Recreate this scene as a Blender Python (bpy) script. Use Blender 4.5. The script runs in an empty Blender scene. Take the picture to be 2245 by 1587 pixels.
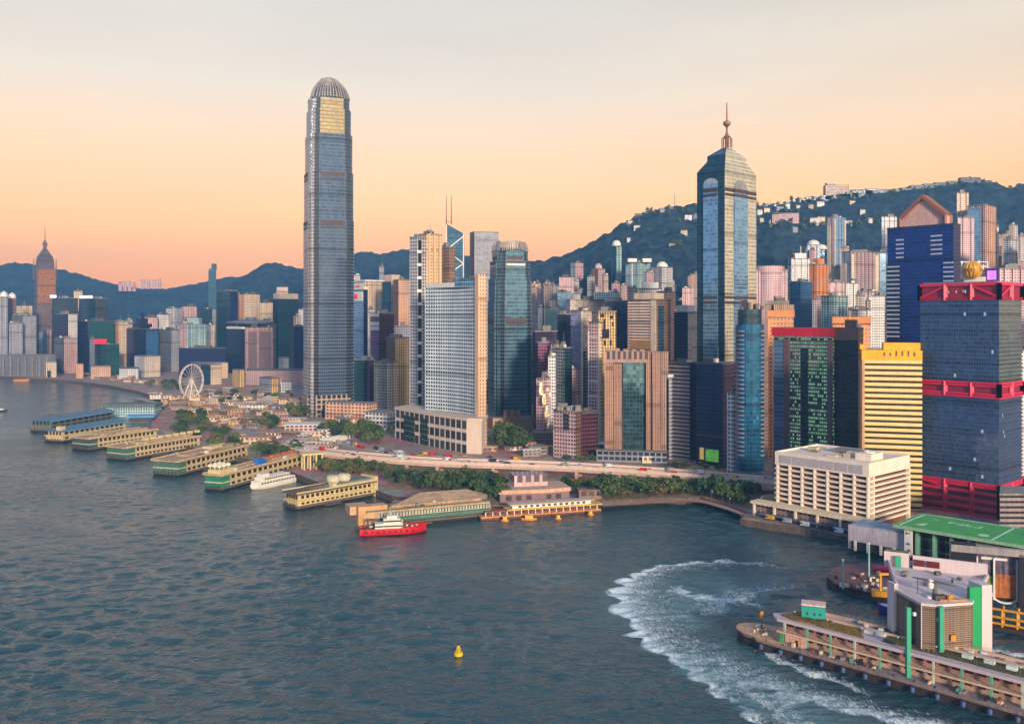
import bpy, bmesh, math, random
from mathutils import Vector, Matrix, noise as mnoise
S = bpy.context.scene
COL = S.collection
rnd = random.Random(7)
R = math.radians
# ------------------------------------------------------------ camera
F, HY, CX, H = 2000.0, 690.0, 1122.5, 130.0       # focal length, eye level and centre of the photograph in its own pixels; eye height in metres
cam = bpy.data.cameras.new('camera'); camo = bpy.data.objects.new('camera', cam); COL.objects.link(camo)
camo.location = (0, 0, H); camo.rotation_euler = (R(90), 0, 0)
cam.sensor_width = 36; cam.lens = 36 * F / 2245; cam.shift_y = -(793.5 - HY) / 2245
cam.clip_start = 1; cam.clip_end = 30000
S.camera = camo
# ------------------------------------------------------------ colour management
S.view_settings.view_transform = 'Standard'; S.view_settings.look = 'None'
S.view_settings.exposure = 0.42; S.view_settings.gamma = 1
S.cycles.use_denoising = True
S.cycles.max_bounces = 8; S.cycles.volume_bounces = 0; S.cycles.transparent_max_bounces = 12
S.cycles.sample_clamp_indirect = 6

def lin(c):
    return tuple(((v / 255) / 12.92 if v / 255 <= .04045 else ((v / 255 + .055) / 1.055) ** 2.4) for v in c[:3])
def alb(r, g, b, k=.70):
    return tuple(min(.9, v * k) for v in lin((r, g, b))) + (1,)
# ------------------------------------------------------------ sun and sky
SUN = Vector((.3, -.954, 0)).normalized(); SUN_EL = R(13)
sl = bpy.data.lights.new('sun', 'SUN'); so = bpy.data.objects.new('sun', sl); COL.objects.link(so)
sl.energy = 4.3; sl.angle = R(7); sl.color = (1, .83, .60)
sd = Vector((SUN.x * math.cos(SUN_EL), SUN.y * math.cos(SUN_EL), math.sin(SUN_EL)))
so.rotation_euler = sd.to_track_quat('Z', 'Y').to_euler(); so.location = (0, -300, 600)
W = bpy.data.worlds.new('World'); S.world = W; W.use_nodes = True
nt = W.node_tree; N = nt.nodes; L = nt.links; N.clear()
def ramp(nodes, pts):
    n = nodes.new('ShaderNodeValToRGB'); cr = n.color_ramp
    while len(cr.elements) > 1: cr.elements.remove(cr.elements[-1])
    cr.elements[0].position = pts[0][0]; cr.elements[0].color = lin(pts[0][1]) + (1,)
    for p, c in pts[1:]:
        e = cr.elements.new(p); e.color = lin(c) + (1,)
    return n
tc = N.new('ShaderNodeTexCoord'); sx = N.new('ShaderNodeSeparateXYZ'); L.new(tc.outputs['Generated'], sx.inputs[0])
front = ramp(N, [(0, (232, 124, 54)), (.05, (244, 140, 52)), (.10, (250, 160, 62)), (.165, (238, 178, 114)), (.24, (216, 190, 162)), (.335, (192, 178, 160)), (.5, (178, 184, 186)), (.72, (122, 146, 176)), (1, (98, 120, 158))])
frontr = ramp(N, [(0, (252, 138, 32)), (.06, (254, 156, 36)), (.13, (250, 168, 76)), (.19, (234, 184, 132)), (.27, (214, 188, 156)), (.34, (190, 174, 150)), (.5, (178, 182, 184)), (.72, (122, 144, 172)), (1, (98, 120, 158))])
back = ramp(N, [(0, (128, 152, 180)), (.2, (120, 148, 186)), (.5, (100, 130, 174)), (1, (98, 124, 164))])
backr = ramp(N, [(0, (235, 200, 165)), (.15, (225, 205, 185)), (.4, (160, 170, 185)), (1, (98, 120, 158))])
for r_ in (front, frontr, back, backr): L.new(sx.outputs['Z'], r_.inputs[0])
def mr(sock, a, b):
    n = N.new('ShaderNodeMapRange'); n.interpolation_type = 'SMOOTHSTEP'; n.inputs[1].default_value = a; n.inputs[2].default_value = b; L.new(sock, n.inputs[0]); return n.outputs[0]
def mixc(f, a, b):
    n = N.new('ShaderNodeMix'); n.data_type = 'RGBA'; L.new(f, n.inputs[0]); L.new(a, n.inputs[6]); L.new(b, n.inputs[7]); return n.outputs[2]
fr = mixc(mr(sx.outputs['X'], -.1, .6), front.outputs[0], frontr.outputs[0])
bk = mixc(mr(sx.outputs['X'], .1, .8), back.outputs[0], backr.outputs[0])
allsky = mixc(mr(sx.outputs['Y'], .1, .62), bk, fr)
nz = N.new('ShaderNodeTexNoise'); nz.inputs['Scale'].default_value = 2.2; nz.inputs['Detail'].default_value = 5
mp = N.new('ShaderNodeMapping'); mp.inputs['Scale'].default_value = (1, 1, 6); L.new(tc.outputs['Generated'], mp.inputs[0]); L.new(mp.outputs[0], nz.inputs['Vector'])
hv = N.new('ShaderNodeMapRange'); hv.inputs[1].default_value = .3; hv.inputs[2].default_value = .7; hv.inputs[3].default_value = .92; hv.inputs[4].default_value = 1.06; L.new(nz.outputs[0], hv.inputs[0])
vm = N.new('ShaderNodeVectorMath'); vm.operation = 'SCALE'; L.new(allsky, vm.inputs[0]); L.new(hv.outputs[0], vm.inputs['Scale'])
hb = N.new('ShaderNodeMapRange'); hb.interpolation_type = 'SMOOTHSTEP'; hb.inputs[1].default_value = 0; hb.inputs[2].default_value = .22; hb.inputs[3].default_value = 1.34; hb.inputs[4].default_value = 1.0; L.new(sx.outputs['Z'], hb.inputs[0])
vm2 = N.new('ShaderNodeVectorMath'); vm2.operation = 'SCALE'; L.new(vm.outputs[0], vm2.inputs[0]); L.new(hb.outputs[0], vm2.inputs['Scale']); vm = vm2
b1 = N.new('ShaderNodeBackground'); b1.inputs[1].default_value = .93; L.new(vm.outputs[0], b1.inputs[0])
sky = N.new('ShaderNodeTexSky'); sky.sky_type = 'NISHITA'; sky.sun_disc = False; sky.sun_elevation = SUN_EL
sky.sun_rotation = math.atan2(SUN.x, SUN.y); sky.altitude = 100; sky.air_density = 1.2; sky.dust_density = 2
b2 = N.new('ShaderNodeBackground'); b2.inputs[1].default_value = .05; L.new(sky.outputs[0], b2.inputs[0])
ad = N.new('ShaderNodeAddShader'); L.new(b1.outputs[0], ad.inputs[0]); L.new(b2.outputs[0], ad.inputs[1])
ow = N.new('ShaderNodeOutputWorld'); L.new(ad.outputs[0], ow.inputs[0])

# ------------------------------------------------------------ photograph pixel -> place on the ground plan
def gy(py, z=0): return F * (H - z) / (py - HY)
def PX(px, Y): return (px - CX) / F * Y
def PZ(py, Y): return H - (py - HY) * Y / F
def G(px, py, z=0):
    Y = gy(py, z); return Vector((PX(px, Y), Y, z))
def at(px, py, Y): return Vector((PX(px, Y), Y, PZ(py, Y)))

# ------------------------------------------------------------ materials
MATS = {}
def newmat(name):
    m = bpy.data.materials.new(name); m.use_nodes = True
    n = m.node_tree.nodes; l = m.node_tree.links
    return m, n, l, n['Principled BSDF']
def plain(name, col, rough=.75, metal=0, var=.18, scale=.15, emit=None, bump=0):
    """a painted / stone / concrete surface with weather mottling"""
    if name in MATS: return MATS[name]
    m, n, l, p = newmat(name)
    p.inputs['Roughness'].default_value = rough; p.inputs['Metallic'].default_value = metal
    t = n.new('ShaderNodeTexCoord'); z = n.new('ShaderNodeTexNoise'); z.inputs['Scale'].default_value = scale; z.inputs['Detail'].default_value = 6; z.inputs['Roughness'].default_value = .65
    l.new(t.outputs['Object'], z.inputs['Vector'])
    g = n.new('ShaderNodeMapRange'); g.inputs[1].default_value = .3; g.inputs[2].default_value = .7; g.inputs[3].default_value = 1 - var; g.inputs[4].default_value = 1 + var; l.new(z.outputs[0], g.inputs[0])
    mq = n.new('ShaderNodeMapping'); mq.inputs['Scale'].default_value = (1.1, 1.1, .09); l.new(t.outputs['Object'], mq.inputs[0])
    z2 = n.new('ShaderNodeTexNoise'); z2.inputs['Scale'].default_value = .9; z2.inputs['Detail'].default_value = 5; l.new(mq.outputs[0], z2.inputs['Vector'])
    g2 = n.new('ShaderNodeMapRange'); g2.inputs[1].default_value = .34; g2.inputs[2].default_value = .6; g2.inputs[3].default_value = 1 - var * 1.1; g2.inputs[4].default_value = 1 + var * .25; l.new(z2.outputs[0], g2.inputs[0])
    gg = _math(n, l, 'MULTIPLY', (g.outputs[0], g2.outputs[0]))
    v = n.new('ShaderNodeVectorMath'); v.operation = 'SCALE'; v.inputs[0].default_value = col[:3]; l.new(gg, v.inputs['Scale'])
    l.new(v.outputs[0], p.inputs['Base Color'])
    if emit: p.inputs['Emission Color'].default_value = col; p.inputs['Emission Strength'].default_value = emit
    if bump:
        b = n.new('ShaderNodeBump'); b.inputs['Strength'].default_value = bump; l.new(z.outputs[0], b.inputs['Height']); l.new(b.outputs[0], p.inputs['Normal'])
    MATS[name] = m; return m
def facade(wall, glass, mw=.16, sp=.35, metal=.55, gr=.13, lit=0, litcol=(255, 225, 150), wk=.62, gk=.5, jit=.03, rows=0):
    """curtain wall: UV counts window bays (u) and storeys (v)"""
    wk = min(.98, wk * 1.24); gk = min(1, gk * 1.18)
    key = ('f', wall, glass, mw, sp, metal, gr, lit, litcol, wk, gk, rows)
    if key in MATS: return MATS[key]
    m, n, l, p = newmat('facade')
    M = lambda op, *ins: _math(n, l, op, ins)
    uv = n.new('ShaderNodeUVMap'); s = n.new('ShaderNodeSeparateXYZ'); l.new(uv.outputs[0], s.inputs[0])
    u, v = s.outputs[0], s.outputs[1]
    fu, fv = M('FRACT', u), M('FRACT', v)
    mask = M('MULTIPLY', M('GREATER_THAN', fu, mw), M('GREATER_THAN', fv, sp))
    cu, cv = M('FLOOR', u), M('FLOOR', v)
    oi = n.new('ShaderNodeObjectInfo'); cb = n.new('ShaderNodeCombineXYZ'); l.new(M('ADD', cu, M('FLOOR', M('MULTIPLY', oi.outputs['Random'], 997))), cb.inputs[0]); l.new(cv, cb.inputs[1])
    wn = n.new('ShaderNodeTexWhiteNoise'); wn.noise_dimensions = '2D'; l.new(cb.outputs[0], wn.inputs[0])
    # storeys differ a little as well
    wr = n.new('ShaderNodeTexWhiteNoise'); wr.noise_dimensions = '1D'; l.new(cv, wr.inputs['W'])
    t = n.new('ShaderNodeTexCoord'); z = n.new('ShaderNodeTexNoise'); z.inputs['Scale'].default_value = .035; z.inputs['Detail'].default_value = 5; l.new(t.outputs['Object'], z.inputs['Vector'])
    zz = n.new('ShaderNodeMapRange'); zz.inputs[1].default_value = .3; zz.inputs[2].default_value = .7; zz.inputs[3].default_value = .8; zz.inputs[4].default_value = 1.15; l.new(z.outputs[0], zz.inputs[0])
    gv = M('ADD', M('MULTIPLY', wn.outputs[0], .55), M('ADD', M('MULTIPLY', wr.outputs[0], .3), .5))
    st = n.new('ShaderNodeMapping'); st.inputs['Scale'].default_value = (.5, .5, .02); l.new(t.outputs['Object'], st.inputs[0]); sn = n.new('ShaderNodeTexNoise'); sn.inputs['Scale'].default_value = .8; sn.inputs['Detail'].default_value = 4; l.new(st.outputs[0], sn.inputs['Vector'])
    sg = n.new('ShaderNodeMapRange'); sg.inputs[1].default_value = .35; sg.inputs[2].default_value = .62; sg.inputs[3].default_value = .78; sg.inputs[4].default_value = 1.06; l.new(sn.outputs[0], sg.inputs[0])
    mech = M('LESS_THAN', M('FRACT', M('ADD', M('DIVIDE', M('ADD', cv, .5), 16), oi.outputs['Random'])), .0625); md = M('SUBTRACT', 1, M('MULTIPLY', mech, .38))
    wallf = M('MULTIPLY', M('MULTIPLY', zz.outputs[0], sg.outputs[0]), md); gv = M('MULTIPLY', gv, md)
    def sc(c, f):
        q = n.new('ShaderNodeVectorMath'); q.operation = 'SCALE'; q.inputs[0].default_value = c[:3]; l.new(f, q.inputs['Scale']); return q.outputs[0]
    mx = n.new('ShaderNodeMix'); mx.data_type = 'RGBA'; l.new(mask, mx.inputs[0])
    l.new(sc(alb(*wall, wk), wallf), mx.inputs[6]); l.new(sc(alb(*glass, gk), gv), mx.inputs[7]); l.new(mx.outputs[2], p.inputs['Base Color'])
    l.new(M('MULTIPLY', mask, metal), p.inputs['Metallic'])
    l.new(M('ADD', M('MULTIPLY', mask, gr - .7), .7), p.inputs['Roughness'])
    ge = n.new('ShaderNodeNewGeometry'); off = n.new('ShaderNodeVectorMath'); off.operation = 'SUBTRACT'; off.inputs[1].default_value = (.5, .5, .5); l.new(wn.outputs['Color'], off.inputs[0])
    o2 = n.new('ShaderNodeVectorMath'); o2.operation = 'SCALE'; o2.inputs['Scale'].default_value = jit; l.new(off.outputs[0], o2.inputs[0])
    o3 = n.new('ShaderNodeVectorMath'); o3.operation = 'ADD'; l.new(ge.outputs['Normal'], o3.inputs[0]); l.new(o2.outputs[0], o3.inputs[1])
    o4 = n.new('ShaderNodeVectorMath'); o4.operation = 'NORMALIZE'; l.new(o3.outputs[0], o4.inputs[0]); l.new(o4.outputs[0], p.inputs['Normal'])
    if lit:
        src = wn.outputs[0]
        if rows: src = M('ADD', M('MULTIPLY', wn.outputs[0], 1 - rows), M('MULTIPLY', wr.outputs[0], rows))
        e = M('MULTIPLY', M('MULTIPLY', M('GREATER_THAN', src, 1 - lit), mask), M('ADD', M('MULTIPLY', wn.outputs[0], .3), .16))
        p.inputs['Emission Color'].default_value = lin(litcol) + (1,); l.new(e, p.inputs['Emission Strength'])
    MATS[key] = m; return m
def _math(n, l, op, ins):
    q = n.new('ShaderNodeMath'); q.operation = op
    for i, x in enumerate(ins):
        if isinstance(x, (int, float)): q.inputs[i].default_value = x
        else: l.new(x, q.inputs[i])
    return q.outputs[0]

# ------------------------------------------------------------ mesh builder
class MB:
    def __init__(s): s.v = []; s.f = []; s.uv = []; s.m = []
    def face(s, pts, mat=0, uv=None):
        i = len(s.v); s.v += [tuple(p) for p in pts]; s.f.append(tuple(range(i, i + len(pts)))); s.m.append(mat)
        s.uv.append(uv or [(p[0] * .3, p[1] * .3) for p in pts]); return s
    def loft(s, A, z0, B, z1, mats=0, bay=3.2, fl=3.4, v0=0):
        k = len(A); nf = max(1, round(abs(z1 - z0) / fl))
        for i in range(k):
            j = (i + 1) % k
            ln = math.hypot(A[j][0] - A[i][0], A[j][1] - A[i][1]); nb = max(1, round(ln / bay)); o = 40 * i
            m = mats[i % len(mats)] if isinstance(mats, (list, tuple)) else mats
            s.face([(A[i][0], A[i][1], z0), (A[j][0], A[j][1], z0), (B[j][0], B[j][1], z1), (B[i][0], B[i][1], z1)], m, [(o, v0), (o + nb, v0), (o + nb, v0 + nf), (o, v0 + nf)])
        return v0 + nf
    def prism(s, P, z0, z1, mats=0, top=None, bottom=False, bay=3.2, fl=3.4):
        s.loft(P, z0, P, z1, mats, bay, fl)
        t = top if top is not None else (mats if isinstance(mats, int) else mats[0])
        s.face([(p[0], p[1], z1) for p in P], t)
        if bottom: s.face([(p[0], p[1], z0) for p in reversed(P)], t)
        return s
    def box(s, c, size, yaw=0, mat=0, top=None, bay=3.2, fl=3.4):
        """c = centre of the bottom"""
        s.prism(rect(c[0], c[1], size[0], size[1], yaw), c[2], c[2] + size[2], mat, top, True, bay, fl); return s
    def bar(s, a, b, r, mat=0, n=5, r2=None):
        a = Vector(a); b = Vector(b); d = (b - a).normalized(); u = d.orthogonal().normalized(); w = d.cross(u); r2 = r if r2 is None else r2
        A = [a + (u * math.cos(6.2832 * i / n) + w * math.sin(6.2832 * i / n)) * r for i in range(n)]
        B = [b + (u * math.cos(6.2832 * i / n) + w * math.sin(6.2832 * i / n)) * r2 for i in range(n)]
        for i in range(n):
            j = (i + 1) % n; s.face([A[i], A[j], B[j], B[i]], mat)
        s.face(A[::-1], mat)
        if r2 > 1e-4: s.face(B, mat)
        return s
    def beam(s, a, b, w, h, mat=0):
        """rectangular bar from a to b (both at mid height), w wide on plan, h tall"""
        a = Vector(a); b = Vector(b); d = (b - a).normalized(); up = Vector((0, 0, 1))
        if abs(d.z) > .99: up = Vector((0, 1, 0))
        sd_ = d.cross(up).normalized(); up = sd_.cross(d)
        q = [(-w / 2, -h / 2), (w / 2, -h / 2), (w / 2, h / 2), (-w / 2, h / 2)]
        A = [a + sd_ * x + up * y for x, y in q]; B = [b + sd_ * x + up * y for x, y in q]
        for i in range(4):
            j = (i + 1) % 4; s.face([A[i], A[j], B[j], B[i]], mat)
        s.face(A[::-1], mat); s.face(B, mat); return s
    def rev(s, c, prof, n=14, mat=0, sx=1, sy=1):
        """turned shape: prof = [(radius, z)...] from bottom to top"""
        for (r0, z0), (r1, z1) in zip(prof, prof[1:]):
            for i in range(n):
                a0, a1 = 6.28319 * i / n, 6.28319 * (i + 1) / n
                p = lambda r, a, z: (c[0] + r * sx * math.cos(a), c[1] + r * sy * math.sin(a), c[2] + z)
                if r1 < 1e-4: s.face([p(r0, a0, z0), p(r0, a1, z0), p(r1, a0, z1)], mat)
                elif r0 < 1e-4: s.face([p(r0, a0, z0), p(r1, a1, z1), p(r1, a0, z1)], mat)
                else: s.face([p(r0, a0, z0), p(r0, a1, z0), p(r1, a1, z1), p(r1, a0, z1)], mat)
        return s
    def build(s, name, mats, parent=None, smooth=False):
        if not isinstance(mats, (list, tuple)): mats = [mats]
        o0 = parent.location if parent else Vector((0, 0, 0))
        if parent and parent.parent: o0 = parent.parent.location + parent.location
        me = bpy.data.meshes.new(name); me.from_pydata([(p[0] - o0.x, p[1] - o0.y, p[2] - o0.z) for p in s.v], [], s.f)
        ul = me.uv_layers.new(name='UVMap'); flat = [c for f in s.uv for q in f for c in q]; ul.data.foreach_set('uv', flat)
        for m in mats: me.materials.append(m)
        me.polygons.foreach_set('material_index', s.m)
        if smooth:
            bm = bmesh.new(); bm.from_mesh(me); bmesh.ops.remove_doubles(bm, verts=bm.verts, dist=.001); bm.to_mesh(me); bm.free()
            me.polygons.foreach_set('use_smooth', [True] * len(me.polygons))
        me.update()
        o = bpy.data.objects.new(name, me); COL.objects.link(o)
        if parent: o.parent = parent
        return o
def rect(cx, cy, w, d, yaw=0):
    c, s_ = math.cos(yaw), math.sin(yaw)
    return [(cx + x * c - y * s_, cy + x * s_ + y * c) for x, y in ((-w / 2, -d / 2), (w / 2, -d / 2), (w / 2, d / 2), (-w / 2, d / 2))]
def scl(P, k, kc=None):
    cx = sum(p[0] for p in P) / len(P); cy = sum(p[1] for p in P) / len(P)
    return [(cx + (p[0] - cx) * k, cy + (p[1] - cy) * k) for p in P]
def grow(P, m):
    cx = sum(p[0] for p in P) / len(P); cy = sum(p[1] for p in P) / len(P); out = []
    for p in P:
        d = math.hypot(p[0] - cx, p[1] - cy); k = (d + m) / d; out.append((cx + (p[0] - cx) * k, cy + (p[1] - cy) * k))
    return out
def tag(o, label, cat, group=None, kind=None):
    if label: o['label'] = label
    if cat: o['category'] = cat
    if group: o['group'] = group
    if kind: o['kind'] = kind
    return o
def thing(name, label, cat, loc=(0, 0, 0), group=None):
    o = bpy.data.objects.new(name, None); COL.objects.link(o); o.location = Vector(loc); o.empty_display_size = 2
    return tag(o, label, cat, group)
def copy_thing(o, loc, yaw=0, scale=1, label=None, group=None):
    c = o.copy(); COL.objects.link(c); c.location = Vector(loc); c.rotation_euler = (0, 0, yaw)
    c.scale = (scale, scale, scale) if isinstance(scale, (int, float)) else scale
    if label: c['label'] = label
    if group: c['group'] = group
    for ch in list(o.children):
        k = ch.copy(); COL.objects.link(k); k.parent = c
        for g in list(ch.children):
            q = g.copy(); COL.objects.link(q); q.parent = k
    return c
CONC = plain('roof_concrete', alb(150, 142, 140), .9, var=.3, scale=.12)
CONCD = plain('roof_concrete_dark', alb(105, 98, 100), .9, var=.3, scale=.12)
WHITE = plain('white_paint', alb(235, 228, 222, .8), .6, var=.1)
STEEL = plain('steel', alb(120, 125, 135), .5, .3)
DARK = plain('dark_panel', alb(40, 38, 52), .4)

def corner(x0, xm, x1, Y, a):
    """footprint of an oblong block whose near corner stands at pixel column xm, depth Y, and whose left and right faces end at columns x0 and x1"""
    t = [(x - CX) / F for x in (x0, xm, x1)]
    if a is None: a = max(38, math.degrees(math.atan(t[2])) + 16)
    a = R(a); ca, sa = math.cos(a), math.sin(a)
    C = Vector((t[1] * Y, Y)); w = (C.x - t[0] * C.y) / (ca + t[0] * sa)
    den = sa - t[2] * ca
    d = (t[2] * C.y - C.x) / den if den > .03 else 40
    d = max(3, min(d, 90)); w = max(3, min(w, 110)) if w > 0 else 60
    Ld, Rd = Vector((-ca, sa)), Vector((sa, ca))
    P = [C, C + Rd * d, C + Rd * d + Ld * w, C + Ld * w]
    return [(p.x, p.y) for p in P], Ld, Rd, w, d, a
def facing(x0, x1, Y, dep=None):
    X0, X1 = PX(x0, Y), PX(x1, Y); w = X1 - X0; dep = dep or max(12, min(w * .9, 40))
    ang = math.atan((X0 + X1) / 2 / Y); c, s_ = math.cos(ang), math.sin(ang)
    f = Vector((s_, c))                      # away from the eye
    A, B = Vector((X0, Y)), Vector((X1, Y))
    P = [A, B, B + f * dep, A + f * dep]
    return [(p.x, p.y) for p in P]
def crenel(P, mats, step, depth):
    """footprint with shallow recessed bays along every side, and the material of each of its sides"""
    out, mm = [], []; k = len(P); ar = sum(P[i][0] * P[(i + 1) % k][1] - P[(i + 1) % k][0] * P[i][1] for i in range(k))
    for i in range(k):
        a, b = Vector(P[i]), Vector(P[(i + 1) % k]); ln = (b - a).length; d = (b - a) / ln; n_ = Vector((d.y, -d.x)) * (1 if ar > 0 else -1); q = max(1, int(ln / step))
        if ln < step * .9: out.append((a.x, a.y)); mm.append(mats[i]); continue
        s_ = ln / q; out.append((a.x, a.y)); mm.append(mats[i])
        for j in range(q):
            u0, u1 = j * s_ + s_ * .36, j * s_ + s_ * .64
            for u, o_ in ((u0, 0), (u0, 1), (u1, 1), (u1, 0)):
                v = a + d * u - n_ * depth * o_; out.append((v.x, v.y)); mm.append(mats[i])
    return out, mm
class Tw: pass
def tower(label, x0, xm, x1, ytop, Y, fL, fR=None, a=None, fl=3.6, bay=3.4, roof=None, z0=0, plant=1, name='tower', cat='tower', group=None, capcol=None, dep=None, cren=0):
    T = Tw(); T.Y = Y
    if xm is None: P = facing(x0, x1, Y, dep); T.a = 0
    else: P, T.Ld, T.Rd, T.w, T.d, T.a = corner(x0, xm, x1, Y, a)
    T.P = P; T.z = PZ(ytop, Y); T.z0 = z0
    cx = sum(p[0] for p in P) / 4; cy = sum(p[1] for p in P) / 4; T.c = (cx, cy)
    T.o = thing(name, label, cat, (cx, cy, z0), group)
    fR = fR or fL
    mats = [fL, fL, fR, fR] if xm is None else [fR, fL, fR, fL]
    mm = [fL, fR]
    idx = [0, 1, 0, 1] if xm is None else [1, 0, 1, 0]
    b = MB()
    if cren: Pc, ic = crenel(P, idx, cren, min(1.8, cren * .2)); b.loft(Pc, z0, Pc, T.z, ic, bay, fl)
    else: b.loft(P, z0, P, T.z, idx, bay, fl)
    b.build('shaft', mm, T.o)
    rm = roof or CONC
    T.roof = MB().prism(grow(P, .35), T.z, T.z + 1.3, 0, bottom=True).build('roof', rm, T.o)
    for k in range(plant):
        q = rnd.uniform(.22, .45); e1, e2 = Vector(P[1]) - Vector(P[0]), Vector(P[3]) - Vector(P[0])
        if xm is None: c = Vector(P[0]) + e1 * rnd.uniform(.3, .7) + e2 * rnd.uniform(.3, .6)
        else: c = Vector(P[0]) + e1 * rnd.uniform(.3, .6) + e2 * rnd.uniform(.3, .7)
        yaw = math.atan2(e1.y, e1.x)
        MB().box((c.x, c.y, T.z + 1.3), (e1.length * q, e2.length * rnd.uniform(.25, .45), rnd.uniform(2.5, 6)), yaw).build('plant_room', capcol or rm, T.roof)
    if plant:
        for k in range(rnd.choice((1, 2, 3))):
            u, v = rnd.uniform(.15, .85), rnd.uniform(.1, .8); c = Vector(P[0]) + (Vector(P[1]) - Vector(P[0])) * u + (Vector(P[3]) - Vector(P[0])) * v
            MB().box((c.x, c.y, T.z + 1.3), (rnd.uniform(2, 5), rnd.uniform(2, 4), rnd.uniform(1.2, 3.5)), T.a).build('water_tank', CONCD if rnd.random() < .5 else WHITE, T.roof)
        if rnd.random() < .35:
            MB().bar((T.c[0], T.c[1], T.z + 1.3), (T.c[0], T.c[1], T.z + rnd.uniform(8, 16)), .28 * max(1, Y / 1200), 0, 5).build('aerial', STEEL, T.roof)
    return T
def facepanel(T, side, u0, u1, z0, z1, out, name, mat, thick=.6, bay=3.2, fl=3.4):
    """a panel standing OUT metres proud of a face: side 'L' or 'R' (or 'F'); u from the near corner"""
    P = [Vector(p) for p in T.P]
    if side == 'L': A, B = P[0], P[3]; nrm = (P[0] - P[1]).normalized()
    elif side == 'R': A, B = P[0], P[1]; nrm = (P[0] - P[3]).normalized()
    else: A, B = P[0], P[1]; nrm = (P[0] - P[3]).normalized()
    a_, b_ = A + (B - A) * u0, A + (B - A) * u1
    Q = [a_ + nrm * out, b_ + nrm * out, b_ - nrm * thick, a_ - nrm * thick]
    if (Q[1] - Q[0]).cross(Q[2] - Q[0]) < 0: Q = Q[::-1]
    b = MB(); b.prism([(q.x, q.y) for q in Q], z0, z1, 0, bottom=True, bay=bay, fl=fl)
    return b.build(name, mat, T.o)
def marks(n_, size, loc, rot, mat, parent, name='sign_marks', depth=.1, seed=1):
    """a row of strokes like the unreadable lettering of the photograph, lying in its own plane"""
    q = random.Random(seed); b = MB(); x = -n_ * size * .42
    for k in range(n_):
        if q.random() < .12 and 0 < k < n_ - 1: x += size * .84; continue
        for s_ in range(3):
            if q.random() < .5: b.box((x + q.uniform(0, .5) * size, 0 if q.random() < 2 else 0, -depth), (size * .16, size * .95, depth * 2 + s_ * .004))
            else: b.box((x + size * .27, q.choice((-.4, 0, .4)) * size, -depth), (size * .6, size * .16, depth * 2 + .002 + s_ * .004))
        x += size * .84
    me_ = b.build(name, mat); me_.rotation_euler = rot; me_.location = Vector(loc) - (parent.location if parent else Vector((0, 0, 0)))
    if parent: me_.parent = parent
    return me_
# ============================================================ SETTING
# water
def watermat():
    m, n, l, p = newmat('harbour_water')
    p.inputs['Base Color'].default_value = (.013, .052, .068, 1); p.inputs['Specular IOR Level'].default_value = 1.0; p.inputs['Roughness'].default_value = .1; p.inputs['IOR'].default_value = 1.33
    t = n.new('ShaderNodeTexCoord')
    def wave(rot, sx_, sy_, det, amp, dist=0.6):
        mp_ = n.new('ShaderNodeMapping'); mp_.inputs['Rotation'].default_value = (0, 0, R(rot)); mp_.inputs['Scale'].default_value = (1 / sx_, 1 / sy_, 1)
        l.new(t.outputs['Object'], mp_.inputs[0])
        z = n.new('ShaderNodeTexNoise'); z.inputs['Scale'].default_value = 1; z.inputs['Detail'].default_value = det; z.inputs['Distortion'].default_value = dist
        l.new(mp_.outputs[0], z.inputs['Vector']); return _math(n, l, 'MULTIPLY', (z.outputs[0], amp))
    def train(rot, wl, amp, patch):
        """a train of long crests that comes and goes in patches (old ship wakes)"""
        mp_ = n.new('ShaderNodeMapping'); mp_.inputs['Rotation'].default_value = (0, 0, R(rot)); l.new(t.outputs['Object'], mp_.inputs[0])
        w = n.new('ShaderNodeTexWave'); w.wave_type = 'BANDS'; w.bands_direction = 'Y'; w.inputs['Scale'].default_value = .314 / wl; w.inputs['Distortion'].default_value = 9; w.inputs['Detail'].default_value = 3; w.inputs['Detail Scale'].default_value = .35
        l.new(mp_.outputs[0], w.inputs['Vector'])
        z = n.new('ShaderNodeTexNoise'); z.inputs['Scale'].default_value = 1 / patch; l.new(t.outputs['Object'], z.inputs['Vector'])
        g = n.new('ShaderNodeMapRange'); g.inputs[1].default_value = .42; g.inputs[2].default_value = .62; l.new(z.outputs[0], g.inputs[0])
        return _math(n, l, 'MULTIPLY', (_math(n, l, 'MULTIPLY', (w.outputs['Fac'], g.outputs[0])), amp))
    ws = [wave(35, 3.4, 2.2, 3, .85), wave(-20, 1.5, 1.0, 3, .36)]
    s_ = ws[0]
    for q in ws[1:]: s_ = _math(n, l, 'ADD', (s_, q))
    pz = n.new('ShaderNodeTexNoise'); pz.inputs['Scale'].default_value = 1; pz.inputs['Detail'].default_value = 3; pz.inputs['Distortion'].default_value = 1.5
    pm = n.new('ShaderNodeMapping'); pm.inputs['Rotation'].default_value = (0, 0, R(18)); pm.inputs['Scale'].default_value = (1 / 210, 1 / 90, 1); l.new(t.outputs['Object'], pm.inputs[0]); l.new(pm.outputs[0], pz.inputs['Vector'])
    pg = n.new('ShaderNodeMapRange'); pg.inputs[1].default_value = .38; pg.inputs[2].default_value = .62; pg.inputs[3].default_value = .5; pg.inputs[4].default_value = 1.25; l.new(pz.outputs[0], pg.inputs[0]); s_ = _math(n, l, 'MULTIPLY', (s_, pg.outputs[0]))
    b = n.new('ShaderNodeBump'); b.inputs['Strength'].default_value = 1; b.inputs['Distance'].default_value = .8; l.new(s_, b.inputs['Height']); l.new(b.outputs[0], p.inputs['Normal'])
    return m
WATER = watermat()
import numpy as np
wr_ = np.random.RandomState(5); WV = []
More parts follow.
